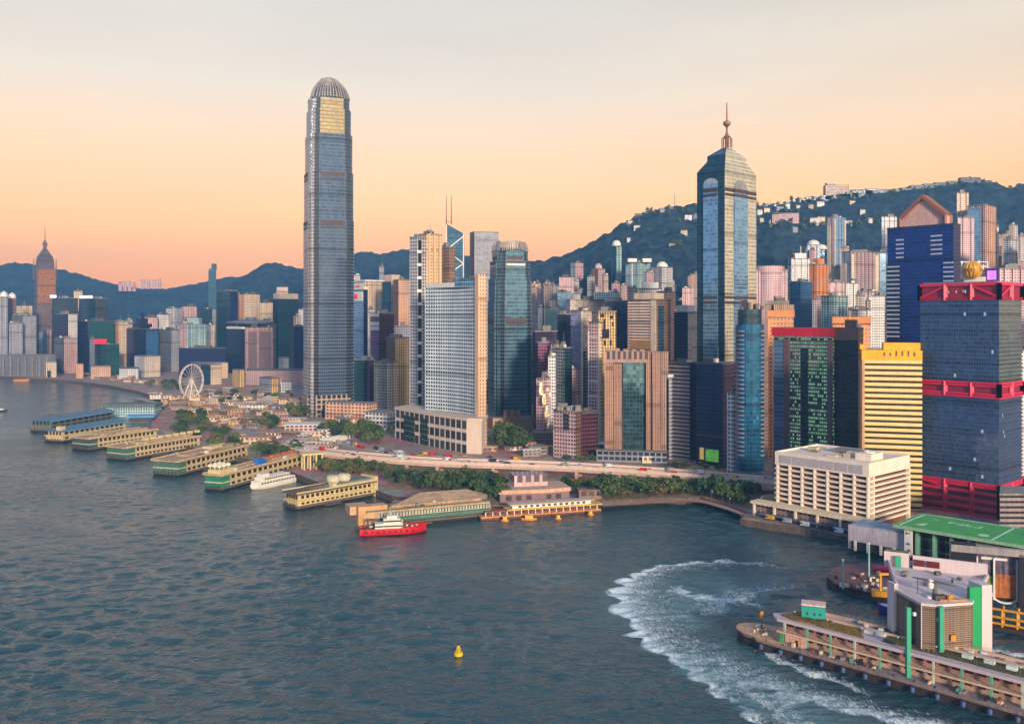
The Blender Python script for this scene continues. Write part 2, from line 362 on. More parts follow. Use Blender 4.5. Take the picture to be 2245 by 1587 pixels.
for k in range(54):
    lam = 2.8 * (7 ** (k / 53.0)); th = R(90 + wr_.normal(8, 34)); sl_ = .046 * (1.0 if lam < 7 else 7 / lam); WV.append((lam, th, sl_ * lam / 6.2832 * wr_.uniform(.6, 1.4), wr_.uniform(0, 6.2832), None))
for lam, ang_, sl_, px_, py_, rad in ((17, 64, .12, 260, 1330, 170), (12, 68, .09, 420, 1440, 110), (15, 114, .11, 400, 1290, 170), (16, 62, .1, 60, 1420, 110), (9, 124, .06, 700, 1380, 130), (10, 80, .06, 900, 1330, 90), (12, 60, .06, 120, 1250, 170)):
    c_ = G(px_, py_); WV.append((lam, R(ang_), sl_ * lam / 6.2832, 0, (c_.x, c_.y, rad)))
def swell(x, y, spacing=.6):
    """height of the harbour's small waves: many crossing trains, gusty patches, and the trains of old ship wakes"""
    x = np.asarray(x, float); y = np.asarray(y, float); z = np.zeros_like(x)
    gust = .78 + .22 * np.sin(x / 61 + 1.3 * np.sin(y / 97)) + .2 * np.sin(y / 74 - x / 140 + 2) + .12 * np.sin(x / 29 + y / 41)
    gust = np.clip(.72 + (gust - .78) * 1.5, .2, 1.35)
    for lam, th, a, ph, loc in WV:
        k = 6.2832 / lam; w = np.clip((lam / np.maximum(spacing, .01) - 3) / 3, 0, 1); s_ = np.sin(k * (x * math.cos(th) + y * math.sin(th)) + ph + .6 * np.sin(x / 37 + lam) + .5 * np.sin(y / 53 + 2 * lam))
        if loc is None: z += a * w * gust * s_
        else: z += a * w * np.exp(-((x - loc[0]) ** 2 + (y - loc[1]) ** 2) / loc[2] ** 2) * s_
    return z
ys = [225.0]
while ys[-1] < 2300: ys.append(ys[-1] * 1.0023)
us = np.arange(-.74, .741, .0019); Yg_ = np.array(ys)[:, None]; Xg_ = us[None, :] * Yg_; Yg_ = np.repeat(Yg_, len(us), 1)
Zg_ = swell(Xg_, Yg_, Yg_ * .0021); edge = np.minimum(1, np.minimum((.74 - np.abs(us))[None, :] * 20, ((Yg_ - 225) / 20))); Zg_ *= np.clip(edge, 0, 1)
nr_, nc_ = Zg_.shape; co = np.stack([Xg_, Yg_, Zg_], 2).reshape(-1, 3); idx_ = np.arange(nr_ * nc_).reshape(nr_, nc_); qd_ = np.stack([idx_[:-1, :-1], idx_[:-1, 1:], idx_[1:, 1:], idx_[1:, :-1]], 2).reshape(-1, 4)
me = bpy.data.meshes.new('harbour_water'); me.vertices.add(len(co)); me.vertices.foreach_set('co', co.astype('f').ravel()); me.loops.add(qd_.size); me.loops.foreach_set('vertex_index', qd_.astype('i').ravel()); me.polygons.add(len(qd_)); me.polygons.foreach_set('loop_start', np.arange(0, qd_.size, 4, dtype='i')); me.polygons.foreach_set('loop_total', np.full(len(qd_), 4, 'i')); me.polygons.foreach_set('use_smooth', np.ones(len(qd_), bool)); me.update(calc_edges=True); me.materials.append(WATER)
ow_ = bpy.data.objects.new('harbour_water', me); COL.objects.link(ow_); ow_['kind'] = 'structure'
# calm water beyond the modelled waves, meeting their edge
wb = MB(); e_ = .74
near, farY = 225.0, ys[-1]
wb.face([(-6000, -800, 0), (6000, -800, 0), (6000, near, 0), (-6000, near, 0)]); wb.face([(-6000, near, 0), (-e_ * near, near, 0), (-e_ * farY, farY, 0), (-6000, farY, 0)]); wb.face([(e_ * near, near, 0), (6000, near, 0), (6000, farY, 0), (e_ * farY, farY, 0)]); wb.face([(-6000, farY, 0), (6000, farY, 0), (6000, 5800, 0), (-6000, 5800, 0)])
tag(wb.build('outer_water', WATER), None, None, kind='structure')

# land: quay line seen from the water, then far inland
coast_px = [(-420, 818), (0, 829), (80, 834), (150, 838), (230, 848), (300, 862), (375, 886), (330, 930), (330, 958), (400, 985), (470, 1003), (560, 1020), (640, 1046), (700, 1070), (800, 1078), (860, 1100), (960, 1112), (1080, 1117), (1220, 1113), (1330, 1109), (1450, 1103), (1535, 1103), (1590, 1118), (1640, 1138)]
coast = [G(x, y) for x, y in coast_px] + [Vector((141, 563, 0)), Vector((213, 505, 0)), Vector((222, 497, 0)), Vector((340, 380, 0)), Vector((620, 380, 0))]
LANDZ = 3.2
land_mat, n, l, p = newmat('city_ground')
p.inputs['Roughness'].default_value = .9
t = n.new('ShaderNodeTexCoord')
vo = n.new('ShaderNodeTexVoronoi'); vo.inputs['Scale'].default_value = .03; l.new(t.outputs['Object'], vo.inputs['Vector'])
z = n.new('ShaderNodeTexNoise'); z.inputs['Scale'].default_value = .12; z.inputs['Detail'].default_value = 8; z.inputs['Roughness'].default_value = .75; l.new(t.outputs['Object'], z.inputs['Vector'])
cr = ramp(n, [(.28, (78, 68, 72)), (.42, (150, 120, 110)), (.52, (196, 156, 134)), (.62, (128, 106, 102)), (.72, (216, 186, 164))]); l.new(z.outputs[0], cr.inputs[0])
mx = n.new('ShaderNodeMix'); mx.data_type = 'RGBA'; mx.blend_type = 'MULTIPLY'; mx.inputs[0].default_value = .45; l.new(cr.outputs[0], mx.inputs[6]); l.new(vo.outputs['Color'], mx.inputs[7]); l.new(mx.outputs[2], p.inputs['Base Color'])
QUAY = plain('quay_wall', alb(112, 92, 84), .9, var=.4, scale=.3)
poly = [(c.x, c.y) for c in coast] + [(6000, 380), (6000, 5700), (-6000, 5700), (-6000, 2031)]
bm = bmesh.new(); vs = [bm.verts.new((x, y, LANDZ)) for x, y in poly]; bm.faces.new(vs); bmesh.ops.triangulate(bm, faces=bm.faces[:])
me = bpy.data.meshes.new('ground'); bm.to_mesh(me); bm.free(); me.materials.append(land_mat)
o = bpy.data.objects.new('ground', me); COL.objects.link(o); o['kind'] = 'structure'
if me.polygons[0].normal.z < 0: me.flip_normals()
qb = MB()
for a_, b_ in zip(coast, coast[1:]):
    d = (b_ - a_).normalized(); nn = Vector((d.y, -d.x, 0))
    A, B = a_ + nn * .25, b_ + nn * .25
    qb.face([(A.x, A.y, -2), (B.x, B.y, -2), (B.x, B.y, LANDZ + 1), (A.x, A.y, LANDZ + 1)])
    A2, B2 = a_ - nn * .35, b_ - nn * .35
    qb.face([(A.x, A.y, LANDZ + 1), (B.x, B.y, LANDZ + 1), (B2.x, B2.y, LANDZ + 1), (A2.x, A2.y, LANDZ + 1)])
    qb.face([(B2.x, B2.y, LANDZ), (A2.x, A2.y, LANDZ), (A2.x, A2.y, LANDZ + 1), (B2.x, B2.y, LANDZ + 1)])
tag(qb.build('sea_wall', QUAY), 'long low stone sea wall along the edge of the harbour', 'wall')

# hills
def hillmat(name, c0, c1):
    m, n, l, p = newmat(name); p.inputs['Roughness'].default_value = .95; p.inputs['Specular IOR Level'].default_value = .1
    t = n.new('ShaderNodeTexCoord'); z = n.new('ShaderNodeTexNoise'); z.inputs['Scale'].default_value = .03; z.inputs['Detail'].default_value = 9; z.inputs['Roughness'].default_value = .72; l.new(t.outputs['Object'], z.inputs['Vector'])
    q = n.new('ShaderNodeMapRange'); q.inputs[1].default_value = .35; q.inputs[2].default_value = .65; l.new(z.outputs[0], q.inputs[0])
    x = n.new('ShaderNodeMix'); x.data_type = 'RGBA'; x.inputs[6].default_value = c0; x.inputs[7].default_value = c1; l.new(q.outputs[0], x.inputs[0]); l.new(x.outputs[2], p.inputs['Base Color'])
    b = n.new('ShaderNodeBump'); b.inputs['Strength'].default_value = 1; b.inputs['Distance'].default_value = 22; l.new(z.outputs[0], b.inputs['Height']); l.new(b.outputs[0], p.inputs['Normal'])
    return m
def interp(pts, x):
    if x <= pts[0][0]: return pts[0][1]
    for (x0, y0), (x1, y1) in zip(pts, pts[1:]):
        if x <= x1:
            t_ = (x - x0) / (x1 - x0); t_ = t_ * t_ * (3 - 2 * t_) * .5 + t_ * .5; return y0 + (y1 - y0) * t_
    return pts[-1][1]
HILLS = {}
def hill(name, prof, Yf, Yr, Yb, mat, ncol=260, nrow=60, rough=1.0, seed=0):
    xs = [prof[0][0] + (prof[-1][0] - prof[0][0]) * i / (ncol - 1) for i in range(ncol)]
    def zat(px, Y):
        zr = PZ(interp(prof, px), Yr)
        if Y <= Yr:
            q = max(0, (Y - Yf) / (Yr - Yf)); k = q ** 1.25
        else:
            k = max(0, 1 - ((Y - Yr) / (Yb - Yr)) ** 1.5)
        X = PX(px, Y); env = 4 * k * (1 - k) if Y <= Yr else 0
        nz_ = mnoise.fractal(Vector((X / 260 + seed, Y / 260, 0)), 1, 2, 5) * 55 * rough
        fine = mnoise.fractal(Vector((X / 24 + seed, Y / 24, 5)), 1, 2, 4) * 8 * rough
        return -2 + (zr + 2) * k + nz_ * env + fine * min(1, k * 3)
    vs, fs = [], []
    rows = [Yf + (Yr - Yf) * (i / (nrow - 8)) if i <= nrow - 8 else Yr + (Yb - Yr) * (i - nrow + 8) / 7 for i in range(nrow)]
    for Y in rows:
        for px in xs: vs.append((PX(px, Y), Y, zat(px, Y)))
    for j in range(nrow - 1):
        for i in range(ncol - 1):
            k = j * ncol + i; fs.append((k, k + 1, k + ncol + 1, k + ncol))
    me = bpy.data.meshes.new(name); me.from_pydata(vs, [], fs); me.materials.append(mat); me.polygons.foreach_set('use_smooth', [True] * len(fs))
    o = bpy.data.objects.new(name, me); COL.objects.link(o); o['kind'] = 'structure'; HILLS[name] = zat
    return zat
HM = hillmat('wooded_slope', alb(34, 60, 92, .5), alb(80, 106, 122, .62))  # blue of the haze mixed into the slope colour itself
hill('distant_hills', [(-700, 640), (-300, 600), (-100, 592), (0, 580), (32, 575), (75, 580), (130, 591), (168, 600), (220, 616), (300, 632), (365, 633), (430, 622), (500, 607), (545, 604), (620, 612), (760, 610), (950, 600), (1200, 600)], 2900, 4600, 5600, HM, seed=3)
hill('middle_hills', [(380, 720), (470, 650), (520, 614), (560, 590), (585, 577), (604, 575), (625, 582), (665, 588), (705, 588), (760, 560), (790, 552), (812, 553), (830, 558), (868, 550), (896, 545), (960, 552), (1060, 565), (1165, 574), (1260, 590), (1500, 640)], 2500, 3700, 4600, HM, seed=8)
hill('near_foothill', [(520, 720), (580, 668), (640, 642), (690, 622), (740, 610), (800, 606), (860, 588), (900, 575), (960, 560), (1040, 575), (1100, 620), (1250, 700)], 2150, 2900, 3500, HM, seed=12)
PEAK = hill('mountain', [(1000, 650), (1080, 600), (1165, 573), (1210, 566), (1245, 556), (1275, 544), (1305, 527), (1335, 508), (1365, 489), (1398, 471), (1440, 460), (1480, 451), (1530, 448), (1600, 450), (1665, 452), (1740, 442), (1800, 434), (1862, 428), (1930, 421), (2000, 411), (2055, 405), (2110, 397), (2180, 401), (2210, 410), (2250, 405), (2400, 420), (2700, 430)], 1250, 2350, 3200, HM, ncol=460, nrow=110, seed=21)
# ============================================================ LANDMARK TOWERS
# --- the tallest tower: tapering glass shaft with notched corners and a crown of fins
def notched(cx, cy, h, yaw, bay=.6, step=.08, ch=.2, hy=None):
    pts = []
    q = [(-bay, -1), (bay, -1), (bay, -1 + step), (1 - ch, -1 + step), (1 - step, -1 + ch), (1 - step, -bay)]
    for k in range(4):
        c, s_ = math.cos(k * math.pi / 2), math.sin(k * math.pi / 2)
        pts += [(x * c - y * s_, x * s_ + y * c) for x, y in q]
    c, s_ = math.cos(yaw), math.sin(yaw)
    return [(cx + h * (x * c - y * s_), cy + h * (x * s_ + y * c)) for x, y in pts]
GL_IFC = facade((110, 124, 148), (76, 100, 132), .14, .28, .62, .11, wk=.5, gk=.66, jit=.012)
GL_IFC2 = facade((126, 130, 142), (90, 104, 124), .10, .3, .62, .14, wk=.75, gk=.75)
GL_IFCD = facade((60, 68, 84), (44, 58, 78), .1, .3, .5, .2)
LOUV = facade((96, 74, 76), (64, 50, 54), .5, .5, 0, .6)
GL_TOP = facade((206, 176, 120), (180, 164, 130), .1, .3, .6, .27, wk=.34, gk=.34, jit=.012)  # sunset reflection painted into the upper tiers' glass as a gold tint
FINS = plain('silver_fin', alb(205, 190, 180), .45, .3)
def ifc(label, xl, xr, Yc, ybase, yaw, levels, crown, bands, fin_n, name, gold=0, wide=1.0, glm=None):
    w = (xr - xl) / F * Yc; h = w / 2 / (abs(math.cos(yaw)) + abs(math.sin(yaw)) * .86) * wide
    cx, cy = PX((xl + xr) / 2, Yc), Yc
    T = thing(name, label, 'skyscraper', (cx, cy, 0)); z0 = 0; v = 0
    Yf = Yc - h
    zz = lambda py: PZ(py, Yf)
    prev = (notched(cx, cy, h, yaw), 0); b = MB(); bm_ = [0, 1, 2, 0, 2, 1] * 3 + [5, 1, 2, 5, 2, 5]
    v = 0
    for py, k in levels:
        z1 = zz(py); cur = notched(cx, cy, h * k, yaw)
        base = notched(cx, cy, h * k * 1.0, yaw)
        P0 = prev[0]
        # each tier rises straight from a small set-back
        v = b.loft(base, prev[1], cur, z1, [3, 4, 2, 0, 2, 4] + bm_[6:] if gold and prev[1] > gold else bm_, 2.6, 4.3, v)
        if prev[1] > 0:
            b.loft(P0, prev[1], base, prev[1] + .01, 0)
        prev = (cur, z1)
    b.face([(p[0], p[1], prev[1]) for p in prev[0]], 2)
    b.build('shaft', [glm or GL_IFC, glm or GL_IFC2, GL_IFCD, GL_TOP, GL_IFC2, glm or facade((206, 188, 180), (124, 120, 136), .3, .3, .25, .25, wk=.8, gk=.8)], T)  # last facade: left face coloured paler for its pinkish reflections
    # belts of louvres on the main faces
    for (py0, py1) in bands:
        z1, z0_ = zz(py0), zz(py1)
        k = 1.0
        for py, kk in levels:
            if zz(py) >= z1: k = kk; break
        for f in range(4):
            ang = yaw + f * math.pi / 2
            c = Vector((cx + math.sin(ang) * h * k * 1.0, cy - math.cos(ang) * h * k * 1.0))
            MB().box((c.x, c.y, z0_), (h * k * 1.05, .8, z1 - z0_), ang, 0, 0, 2.2, 2).build('louvre_belt', LOUV, T)
    # crown
    zc = prev[1]; kt = levels[-1][1]
    g = MB(); pv = None
    for py, k in crown[:max(3, len(crown) - 2)]:
        cur = notched(cx, cy, h * k * .9, yaw); z1 = zz(py) - 3
        if pv: g.loft(pv[0], pv[1], cur, z1, 0, 2.4, 4)
        pv = (cur, z1)
    g.face([(p[0], p[1], pv[1]) for p in pv[0]], 0); g.build('crown_glass', GL_IFC2, T)
    fb = MB()
    for f in range(4):
        ang = yaw + f * math.pi / 2; ca, sa = math.cos(ang), math.sin(ang)
        for i in range(fin_n):
            u = -0.86 + 1.72 * i / (fin_n - 1); pp = None
            for py, k in crown:
                r = h * k; uu = u * (1 if abs(u) < .5 else .94)
                dd = 1.0 if abs(u) < .62 else .96
                p_ = Vector((cx + ca * uu * r + sa * dd * r, cy + sa * uu * r - ca * dd * r, zz(py) + (1 - abs(u)) * 2.0))
                if pp: fb.beam(pp, p_, 1.1, 1.0)
                pp = p_
    fb.build('crown_fin_screen', FINS, T)
    return T, h, cx, cy, zz
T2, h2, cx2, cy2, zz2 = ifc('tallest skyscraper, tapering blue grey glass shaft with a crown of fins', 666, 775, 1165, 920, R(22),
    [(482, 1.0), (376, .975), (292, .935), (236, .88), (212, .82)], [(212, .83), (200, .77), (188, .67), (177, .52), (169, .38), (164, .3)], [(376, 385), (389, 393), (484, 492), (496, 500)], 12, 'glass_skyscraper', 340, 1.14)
# pale granite legs of its base, seen left and centre
lb = MB()
for f in (0, 3):
    ang = R(22) + f * math.pi / 2
    c = Vector((cx2 + math.sin(ang) * h2 * 1.02, cy2 - math.cos(ang) * h2 * 1.02))
    MB().box((c.x, c.y, 0), (h2 * 1.5, 2.5, 30), ang, 0, 0, 6, 6).build('base_screen', facade((190, 165, 150), (70, 66, 80), .3, .3, .3, .2), T2)
T1, h1, cx1, cy1, zz1 = ifc('shorter blue glass twin of the tallest skyscraper, with a brown belt at mid height', 1070, 1166, 1060, 940, R(18),
    [(660, 1.0), (610, .97), (572, .9), (550, .8)], [(550, .8), (543, .76), (536, .72), (529, .66)], [(698, 712), (561, 568), (572, 577)], 13, 'glass_tower', 0, 1.09, facade((112, 136, 156), (82, 126, 150), .12, .26, .55, .13, wk=.6, gk=.75))
ang = R(18); c = Vector((cx1 + math.sin(ang) * h1 * .935, cy1 - math.cos(ang) * h1 * .935))
MB().box((c.x, c.y, zz1(582)), (h1 * .98, 1.2, zz1(577.5) - zz1(582)), ang).build('white_band', WHITE, T1)
MB().box((PX(1120, 1025), 1022, 0), (48, 20, 16), R(18), 0, 1).build('podium', [plain('podium_stone', alb(222, 180, 150), .8), CONC], T1)
for i in range(3): MB().box((PX(1108 + i * 14, 1008), 1008, 14), (4, 4, 10), R(18)).build('entrance_pier', plain('orange_stone', alb(205, 140, 100), .8), T1)

# --- hotel: concave grid of blue grey bays between a pale edge column, on a curved podium
HOT = facade((208, 214, 216), (84, 106, 126), .3, .4, .6, .14, wk=.85, gk=.75)
HOTS = facade((226, 184, 150), (120, 92, 84), .7, .5, .1, .4, wk=.75)
Yh = 850
Hh = thing('hotel', 'broad hotel slab with a grid of blue grey windows and a peach end wall', 'hotel', (PX(1000, 880), 880, 0))
A = Vector((PX(1043, Yh), Yh)); B = Vector((PX(932, 905), 905)); zt = PZ(628, Yh)
nrm = Vector(((B - A).y, -(B - A).x)).normalized()
if nrm.y > 0: nrm = -nrm
arc = []
for i in range(9):
    q = i / 8; arc.append(A + (B - A) * q - nrm * 5 * math.sin(math.pi * q))   # bows inward
back = [B - nrm * 9, A - nrm * 8.5]
P = [(p.x, p.y) for p in reversed(arc)] + [(p.x, p.y) for p in reversed(back)]
mats = [0] * 8 + [1, 1, 1, 1]
b = MB(); b.loft(P, 36, P, zt, mats, 3.3, 3.5); b.face([(p[0], p[1], zt) for p in P], 1); b.build('guest_room_slab', [HOT, HOTS], Hh)
EC = plain('peach_cladding', alb(226, 182, 150, .7), .8, var=.08)
e0 = A; e1 = A + (A - B).normalized() * 5
Pe = [(e0.x + nrm.x * 1.2, e0.y + nrm.y * 1.2), (e1.x + nrm.x * 1.2, e1.y + nrm.y * 1.2), (e1.x - nrm.x * 9, e1.y - nrm.y * 9), (e0.x - nrm.x * 9, e0.y - nrm.y * 9)]
b = MB(); b.loft(Pe, 0, Pe, PZ(602, Yh), [0, 1, 0, 0], 3.4, 3.5); b.face([(p[0], p[1], PZ(602, Yh)) for p in Pe], 0); b.build('end_wall', [EC, HOTS], Hh)
# roof house and pale glass corner
w = (A - B).normalized()
for (u0, u1, dz, m_, nm) in ((.0, .42, 15, facade((180, 200, 215), (120, 160, 190), .1, .2, .6, .1), 'roof_lounge'), (.42, 1.0, 8, WHITE, 'roof_house')):
    c = A + (B - A) * (u0 + u1) / 2 - nrm * 6; MB().box((c.x, c.y, zt), ((B - A).length * (u1 - u0), 10, dz * .55), math.atan2(w.y, w.x)).build(nm, m_, Hh)
for i in range(5):
    c = A + (B - A) * rnd.uniform(.1, .8) - nrm * 6; MB().box((c.x, c.y, zt + 4), (5, 5, rnd.uniform(4, 8)), math.atan2(w.y, w.x)).build('roof_tank', plain('brown_roof_plant', alb(180, 140, 115), .8), Hh)
# podium
PST = plain('cream_stone', alb(232, 205, 188, .72), .8, var=.07)
PG = facade((214, 190, 176), (96, 104, 108), .22, .3, .5, .15, wk=.8)
c0, c1, c2 = G(1056, 1003), G(940, 985), G(866, 968)
far = Vector((PX(905, 960), 965, 0)); fr2 = Vector((PX(1068, 862), 862, 0))
mid = [c1 + (c2 - c1) * q for q in (.0,)]
Pp = [(c2.x, c2.y), (c1.x, c1.y), (c0.x - 14, c0.y + 3), (c0.x, c0.y), (fr2.x, fr2.y), (far.x, far.y)]
b = MB(); b.loft(Pp, 0, Pp, 33, [0, 0, 1, 1, 1, 1], 9, 10); b.face([(p[0], p[1], 33) for p in Pp], 2); b.build('podium', [PG, PST, CONC], Hh)
MB().prism(grow(Pp, 1.2), 33, 35.5, 0, bottom=True).build('podium_cornice', PST, Hh)
u = (c0 - c1).normalized(); pn = Vector((u.y, -u.x, 0)); pn = pn if pn.y < 0 else -pn
for r_ in range(3):                      # windows of the podium's front, each its own
    for i in range(6):
        c = c1 + u * (9 + i * (c0 - c1).length * .115); MB().box((c.x + pn.x * .5, c.y + pn.y * .5, 8 + r_ * 8), (4.6, .5, 6 if r_ else 7), math.atan2(u.y, u.x)).build('podium_window', plain('podium_glass', alb(86, 90, 96), .15, .4), Hh)
for q, wd in ((.12, 12), (.55, 20)):
    u2 = (c2 - c1).normalized(); pn2 = Vector((u2.y, -u2.x, 0)); pn2 = pn2 if pn2.y < 0 else -pn2; c = c1 + u2 * (c2 - c1).length * q
    MB().box((c.x + pn2.x * .4, c.y + pn2.y * .4, 3), (wd, 1, 26), math.atan2(u2.y, u2.x), 0, 0, 4, 5).build('atrium_glazing', facade((90, 110, 105), (56, 84, 80), .12, .2, .4, .12), Hh)
marks(12, 1.6, (c1 + u * 30 + pn * 1.1 + Vector((0, 0, 20.5))), (R(90), 0, math.atan2(u.y, u.x)), WHITE, Hh, 'sign_marks')

# --- serviced residences beside the hotel
RB = facade((200, 192, 196), (104, 104, 118), .35, .45, .2, .3, wk=.72)
RC = facade((226, 190, 150), (130, 100, 84), .45, .5, .15, .4, wk=.75)
T = tower('pale residential tower with a dark ladder of sky gardens down its corner', 898, 914, 935, 521, 960, RB, RB, 40, plant=1, name='residential_tower')
facepanel(T, 'R', .02, .45, 30, PZ(526, 960), .5, 'sky_garden_slot', facade((228, 222, 215), (44, 42, 50), .12, .22, .1, .4, wk=.75), bay=10, fl=14)
T = tower('peach residential tower with stepped columns above the hotel', 918, 935, 969, 514, 985, RC, RC, 50, plant=2, name='residential_tower')
for q in (.15, .5, .85): facepanel(T, 'R', q - .07, q + .07, 40, PZ(512 + q * 4, 985), 1.6, 'column', plain('peach_column', alb(232, 196, 156, .72), .8, var=.06))
T = tower('brown residential wing stepped down behind the peach tower', 962, 985, 998, 543, 1010, facade((170, 130, 104), (96, 76, 72), .4, .45, .1, .4), None, 45, name='residential_tower')

# --- prism tower with white cross bracing and two masts
Yb = 1500; BG = facade((90, 124, 146), (70, 112, 138), .06, .12, .6, .14, gk=.7)
o_ = thing('braced_tower', 'wedge topped blue glass tower with white cross bracing and twin masts', 'skyscraper', (PX(998, Yb), Yb + 10, 0))
xl, xr = PX(979, Yb), PX(1016, Yb); w = xr - xl
P = [(xl, Yb), (xr, Yb), (xr, Yb + w), (xl, Yb + w)]; zl, zr = PZ(491, Yb), PZ(512, Yb); zlo = 60
b = MB(); nf = 40
b.face([(xl, Yb, zlo), (xr, Yb, zlo), (xr, Yb, zr), (xl, Yb, zl)], 0, [(0, 0), (9, 0), (9, 46), (0, 50)])
b.face([(xr, Yb, zlo), (xr, Yb + w, zlo), (xr, Yb + w, zr), (xr, Yb, zr)], 0, [(20, 0), (29, 0), (29, 46), (20, 46)])
b.face([(xl, Yb + w, zlo), (xl, Yb, zlo), (xl, Yb, zl), (xl, Yb + w, zl)], 0, [(20, 0), (29, 0), (29, 46), (20, 46)])
b.face([(xl, Yb, zl), (xr, Yb, zr), (xr, Yb + w, zr), (xl, Yb + w, zl)], 0); b.build('shaft', BG, o_)
MB().prism([(xl + .3, Yb + .3), (xr - .3, Yb + .3), (xr - .3, Yb + w - .3), (xl + .3, Yb + w - .3)], 0, zlo, 0).build('base', CONC, o_)
for (xa, ya, xb, yb) in ((979, 548, 1015, 519), (979, 549, 1016, 578), (1016, 578, 979, 604), (1016, 513, 1016, 640), (979, 493, 979, 640)):
    p0, p1 = at(xa, ya, Yb - .6), at(xb, yb, Yb - .6); MB().beam(p0, p1, 1.5, 1.7).build('brace', WHITE, o_)
for x in (978.5, 989.5): MB().bar(at(x, 492, Yb + 8), at(x, 428, Yb + 8), 1.0, 0, 6, .35).build('mast', plain('mast_grey', alb(120, 100, 100), .5), o_)
MB().beam(at(978.5, 486, Yb + 8), at(989.5, 486, Yb + 8), .9, .9).build('mast_tie', STEEL, o_)
# --- plain grey tower behind
tower('flat topped plain light grey tower behind the blue glass twin', 1030, 1040, 1093, 509, 1500, facade((120, 124, 146), (100, 106, 130), .1, .2, .1, .4), facade((170, 168, 180), (152, 152, 168), .1, .2, .1, .4, wk=.62, gk=.55), 72, plant=0, name='office_tower')

# --- octagonal tower with stepped pyramid top and spire
Yc = 930; GD = facade((40, 66, 84), (30, 66, 86), .07, .16, .5, .13, gk=.8); GT = facade((204, 190, 162), (176, 172, 158), .2, .3, .25, .2, wk=.7, gk=.66)  # one glass in dark and cream copies, each face's reflection put into its colour
GB = facade((120, 150, 178), (130, 168, 200), .06, .2, .65, .1, wk=.75, gk=.75)
T = Tw(); P, T.Ld, T.Rd, w, d, T.a = corner(1528, 1589, 1658, Yc, 46); T.P = P
cx = sum(p[0] for p in P) / 4; cy = sum(p[1] for p in P) / 4
T.o = thing('spired_tower', 'dark and cream glass tower with a stepped pyramid roof and tall spire', 'skyscraper', (cx, cy, 0))
zs = PZ(378, Yc + 20)
b = MB(); b.loft(P, 0, P, zs, [1, 0, 1, 0], 3, 3.9); b.build('shaft', [GD, GT], T.o)
def pyr(P0, k1, z0, z1, nm):
    b = MB(); Q = scl(P0, k1); b.loft(P0, z0, Q, z1, [1, 0, 1, 0], 3, 3.9); b.face([(p[0], p[1], z1) for p in Q], 0); b.build(nm, [GD, GT], T.o); return Q
Q = pyr(P, .66, zs, PZ(354, Yc + 25), 'lower_roof')
z1 = PZ(354, Yc + 25); z2 = PZ(343, Yc + 25)
b = MB(); b.loft(Q, z1, Q, z2, [1, 0, 1, 0], 3, 3.9); b.build('roof_drum', [GD, GT], T.o)
Q2 = pyr(Q, .26, z2, PZ(325, Yc + 30), 'upper_roof')
zb = PZ(325, Yc + 32); pc = (cx, cy)
BR = plain('bronze_metal', alb(150, 88, 66), .5, .3)
z_ = lambda y: PZ(y, Yc + 32)
lt = MB(); lt.bar((cx, cy, zb), (cx, cy, z_(298)), 2.2, 0, 8)
for i in range(6):
    a_ = i * math.pi / 3; lt.bar((cx + 5.2 * math.cos(a_), cy + 5.2 * math.sin(a_), zb), (cx + 5.2 * math.cos(a_), cy + 5.2 * math.sin(a_), z_(304)), .55)
    lt.bar((cx + 5.2 * math.cos(a_), cy + 5.2 * math.sin(a_), z_(304)), (cx + 1.2 * math.cos(a_), cy + 1.2 * math.sin(a_), z_(297)), .55)
lt.build('lantern', BR, T.o)
MB().rev((cx, cy, 0), [(2.2, z_(298)), (1.0, z_(290)), (1.0, z_(280)), (2.4, z_(276)), (3.9, z_(273)), (3.9, z_(267)), (1.5, z_(265)), (.9, z_(264))], 12).build('spire_ball', plain('spire_gold', alb(165, 120, 84), .45, .4), T.o)
MB().bar((cx, cy, z_(266)), (cx, cy, z_(225)), .95, 0, 7, .5).build('mast', BR, T.o)
STRP = GB
for side, u0, u1, yt in (('L', .24, .74, 400), ('R', .27, .68, 418)):
    zt_ = PZ(yt, Yc)
    facepanel(T, side, u0, u1, 8, zt_, 1.6, 'projecting_bay', GB, bay=3, fl=3.9)
    # arched head of the projecting bay
    Pv = [Vector(p) for p in P]; A = Pv[0]; Bv = Pv[3] if side == 'L' else Pv[1]; nn = (Pv[0] - Pv[1]).normalized() if side == 'L' else (Pv[0] - Pv[3]).normalized()
    um, hw = (u0 + u1) / 2, (u1 - u0) / 2; ln = (Bv - A).length; b = MB(); pts = []
    for i in range(9):
        a_ = math.pi * i / 8; q = um + hw * .98 * math.cos(a_) * (1 if side == 'R' else 1); pts.append((A + (Bv - A) * q + nn * 1.55, zt_ + hw * ln * (1.1 if side == 'R' else .7) * math.sin(a_)))
    fpts = [(p.x, p.y, z) for p, z in pts]; bpts = [(p.x - nn.x * 2, p.y - nn.y * 2, z) for p, z in pts]
    if side == 'R': fpts, bpts = fpts, bpts
    b.face(fpts if side == 'L' else fpts, 0); 
    for i in range(8): b.face([fpts[i], fpts[i + 1], bpts[i + 1], bpts[i]], 0)
    b.build('bay_head', plain('bay_head_metal', alb(170, 168, 172), .35, .4) if side == 'R' else plain('bay_head_pale', alb(196, 200, 196), .35, .4), T.o)
BRN = plain('dark_brown_belt', alb(84, 54, 52), .5)
for yt, hh in ((413, 5), (424, 4), (651, 3.5), (662, 3.5)):
    for side, u0, u1, out in (('L', .24, .74, 1.9), ('R', .004, .27, .5), ('R', .27, .68, 1.9), ('R', .68, .996, .5)):
        zt_ = PZ(yt, Yc); facepanel(T, side, u0, u1, zt_ - hh * .5, zt_ + hh * .5 * .4, out, 'belt', BRN)

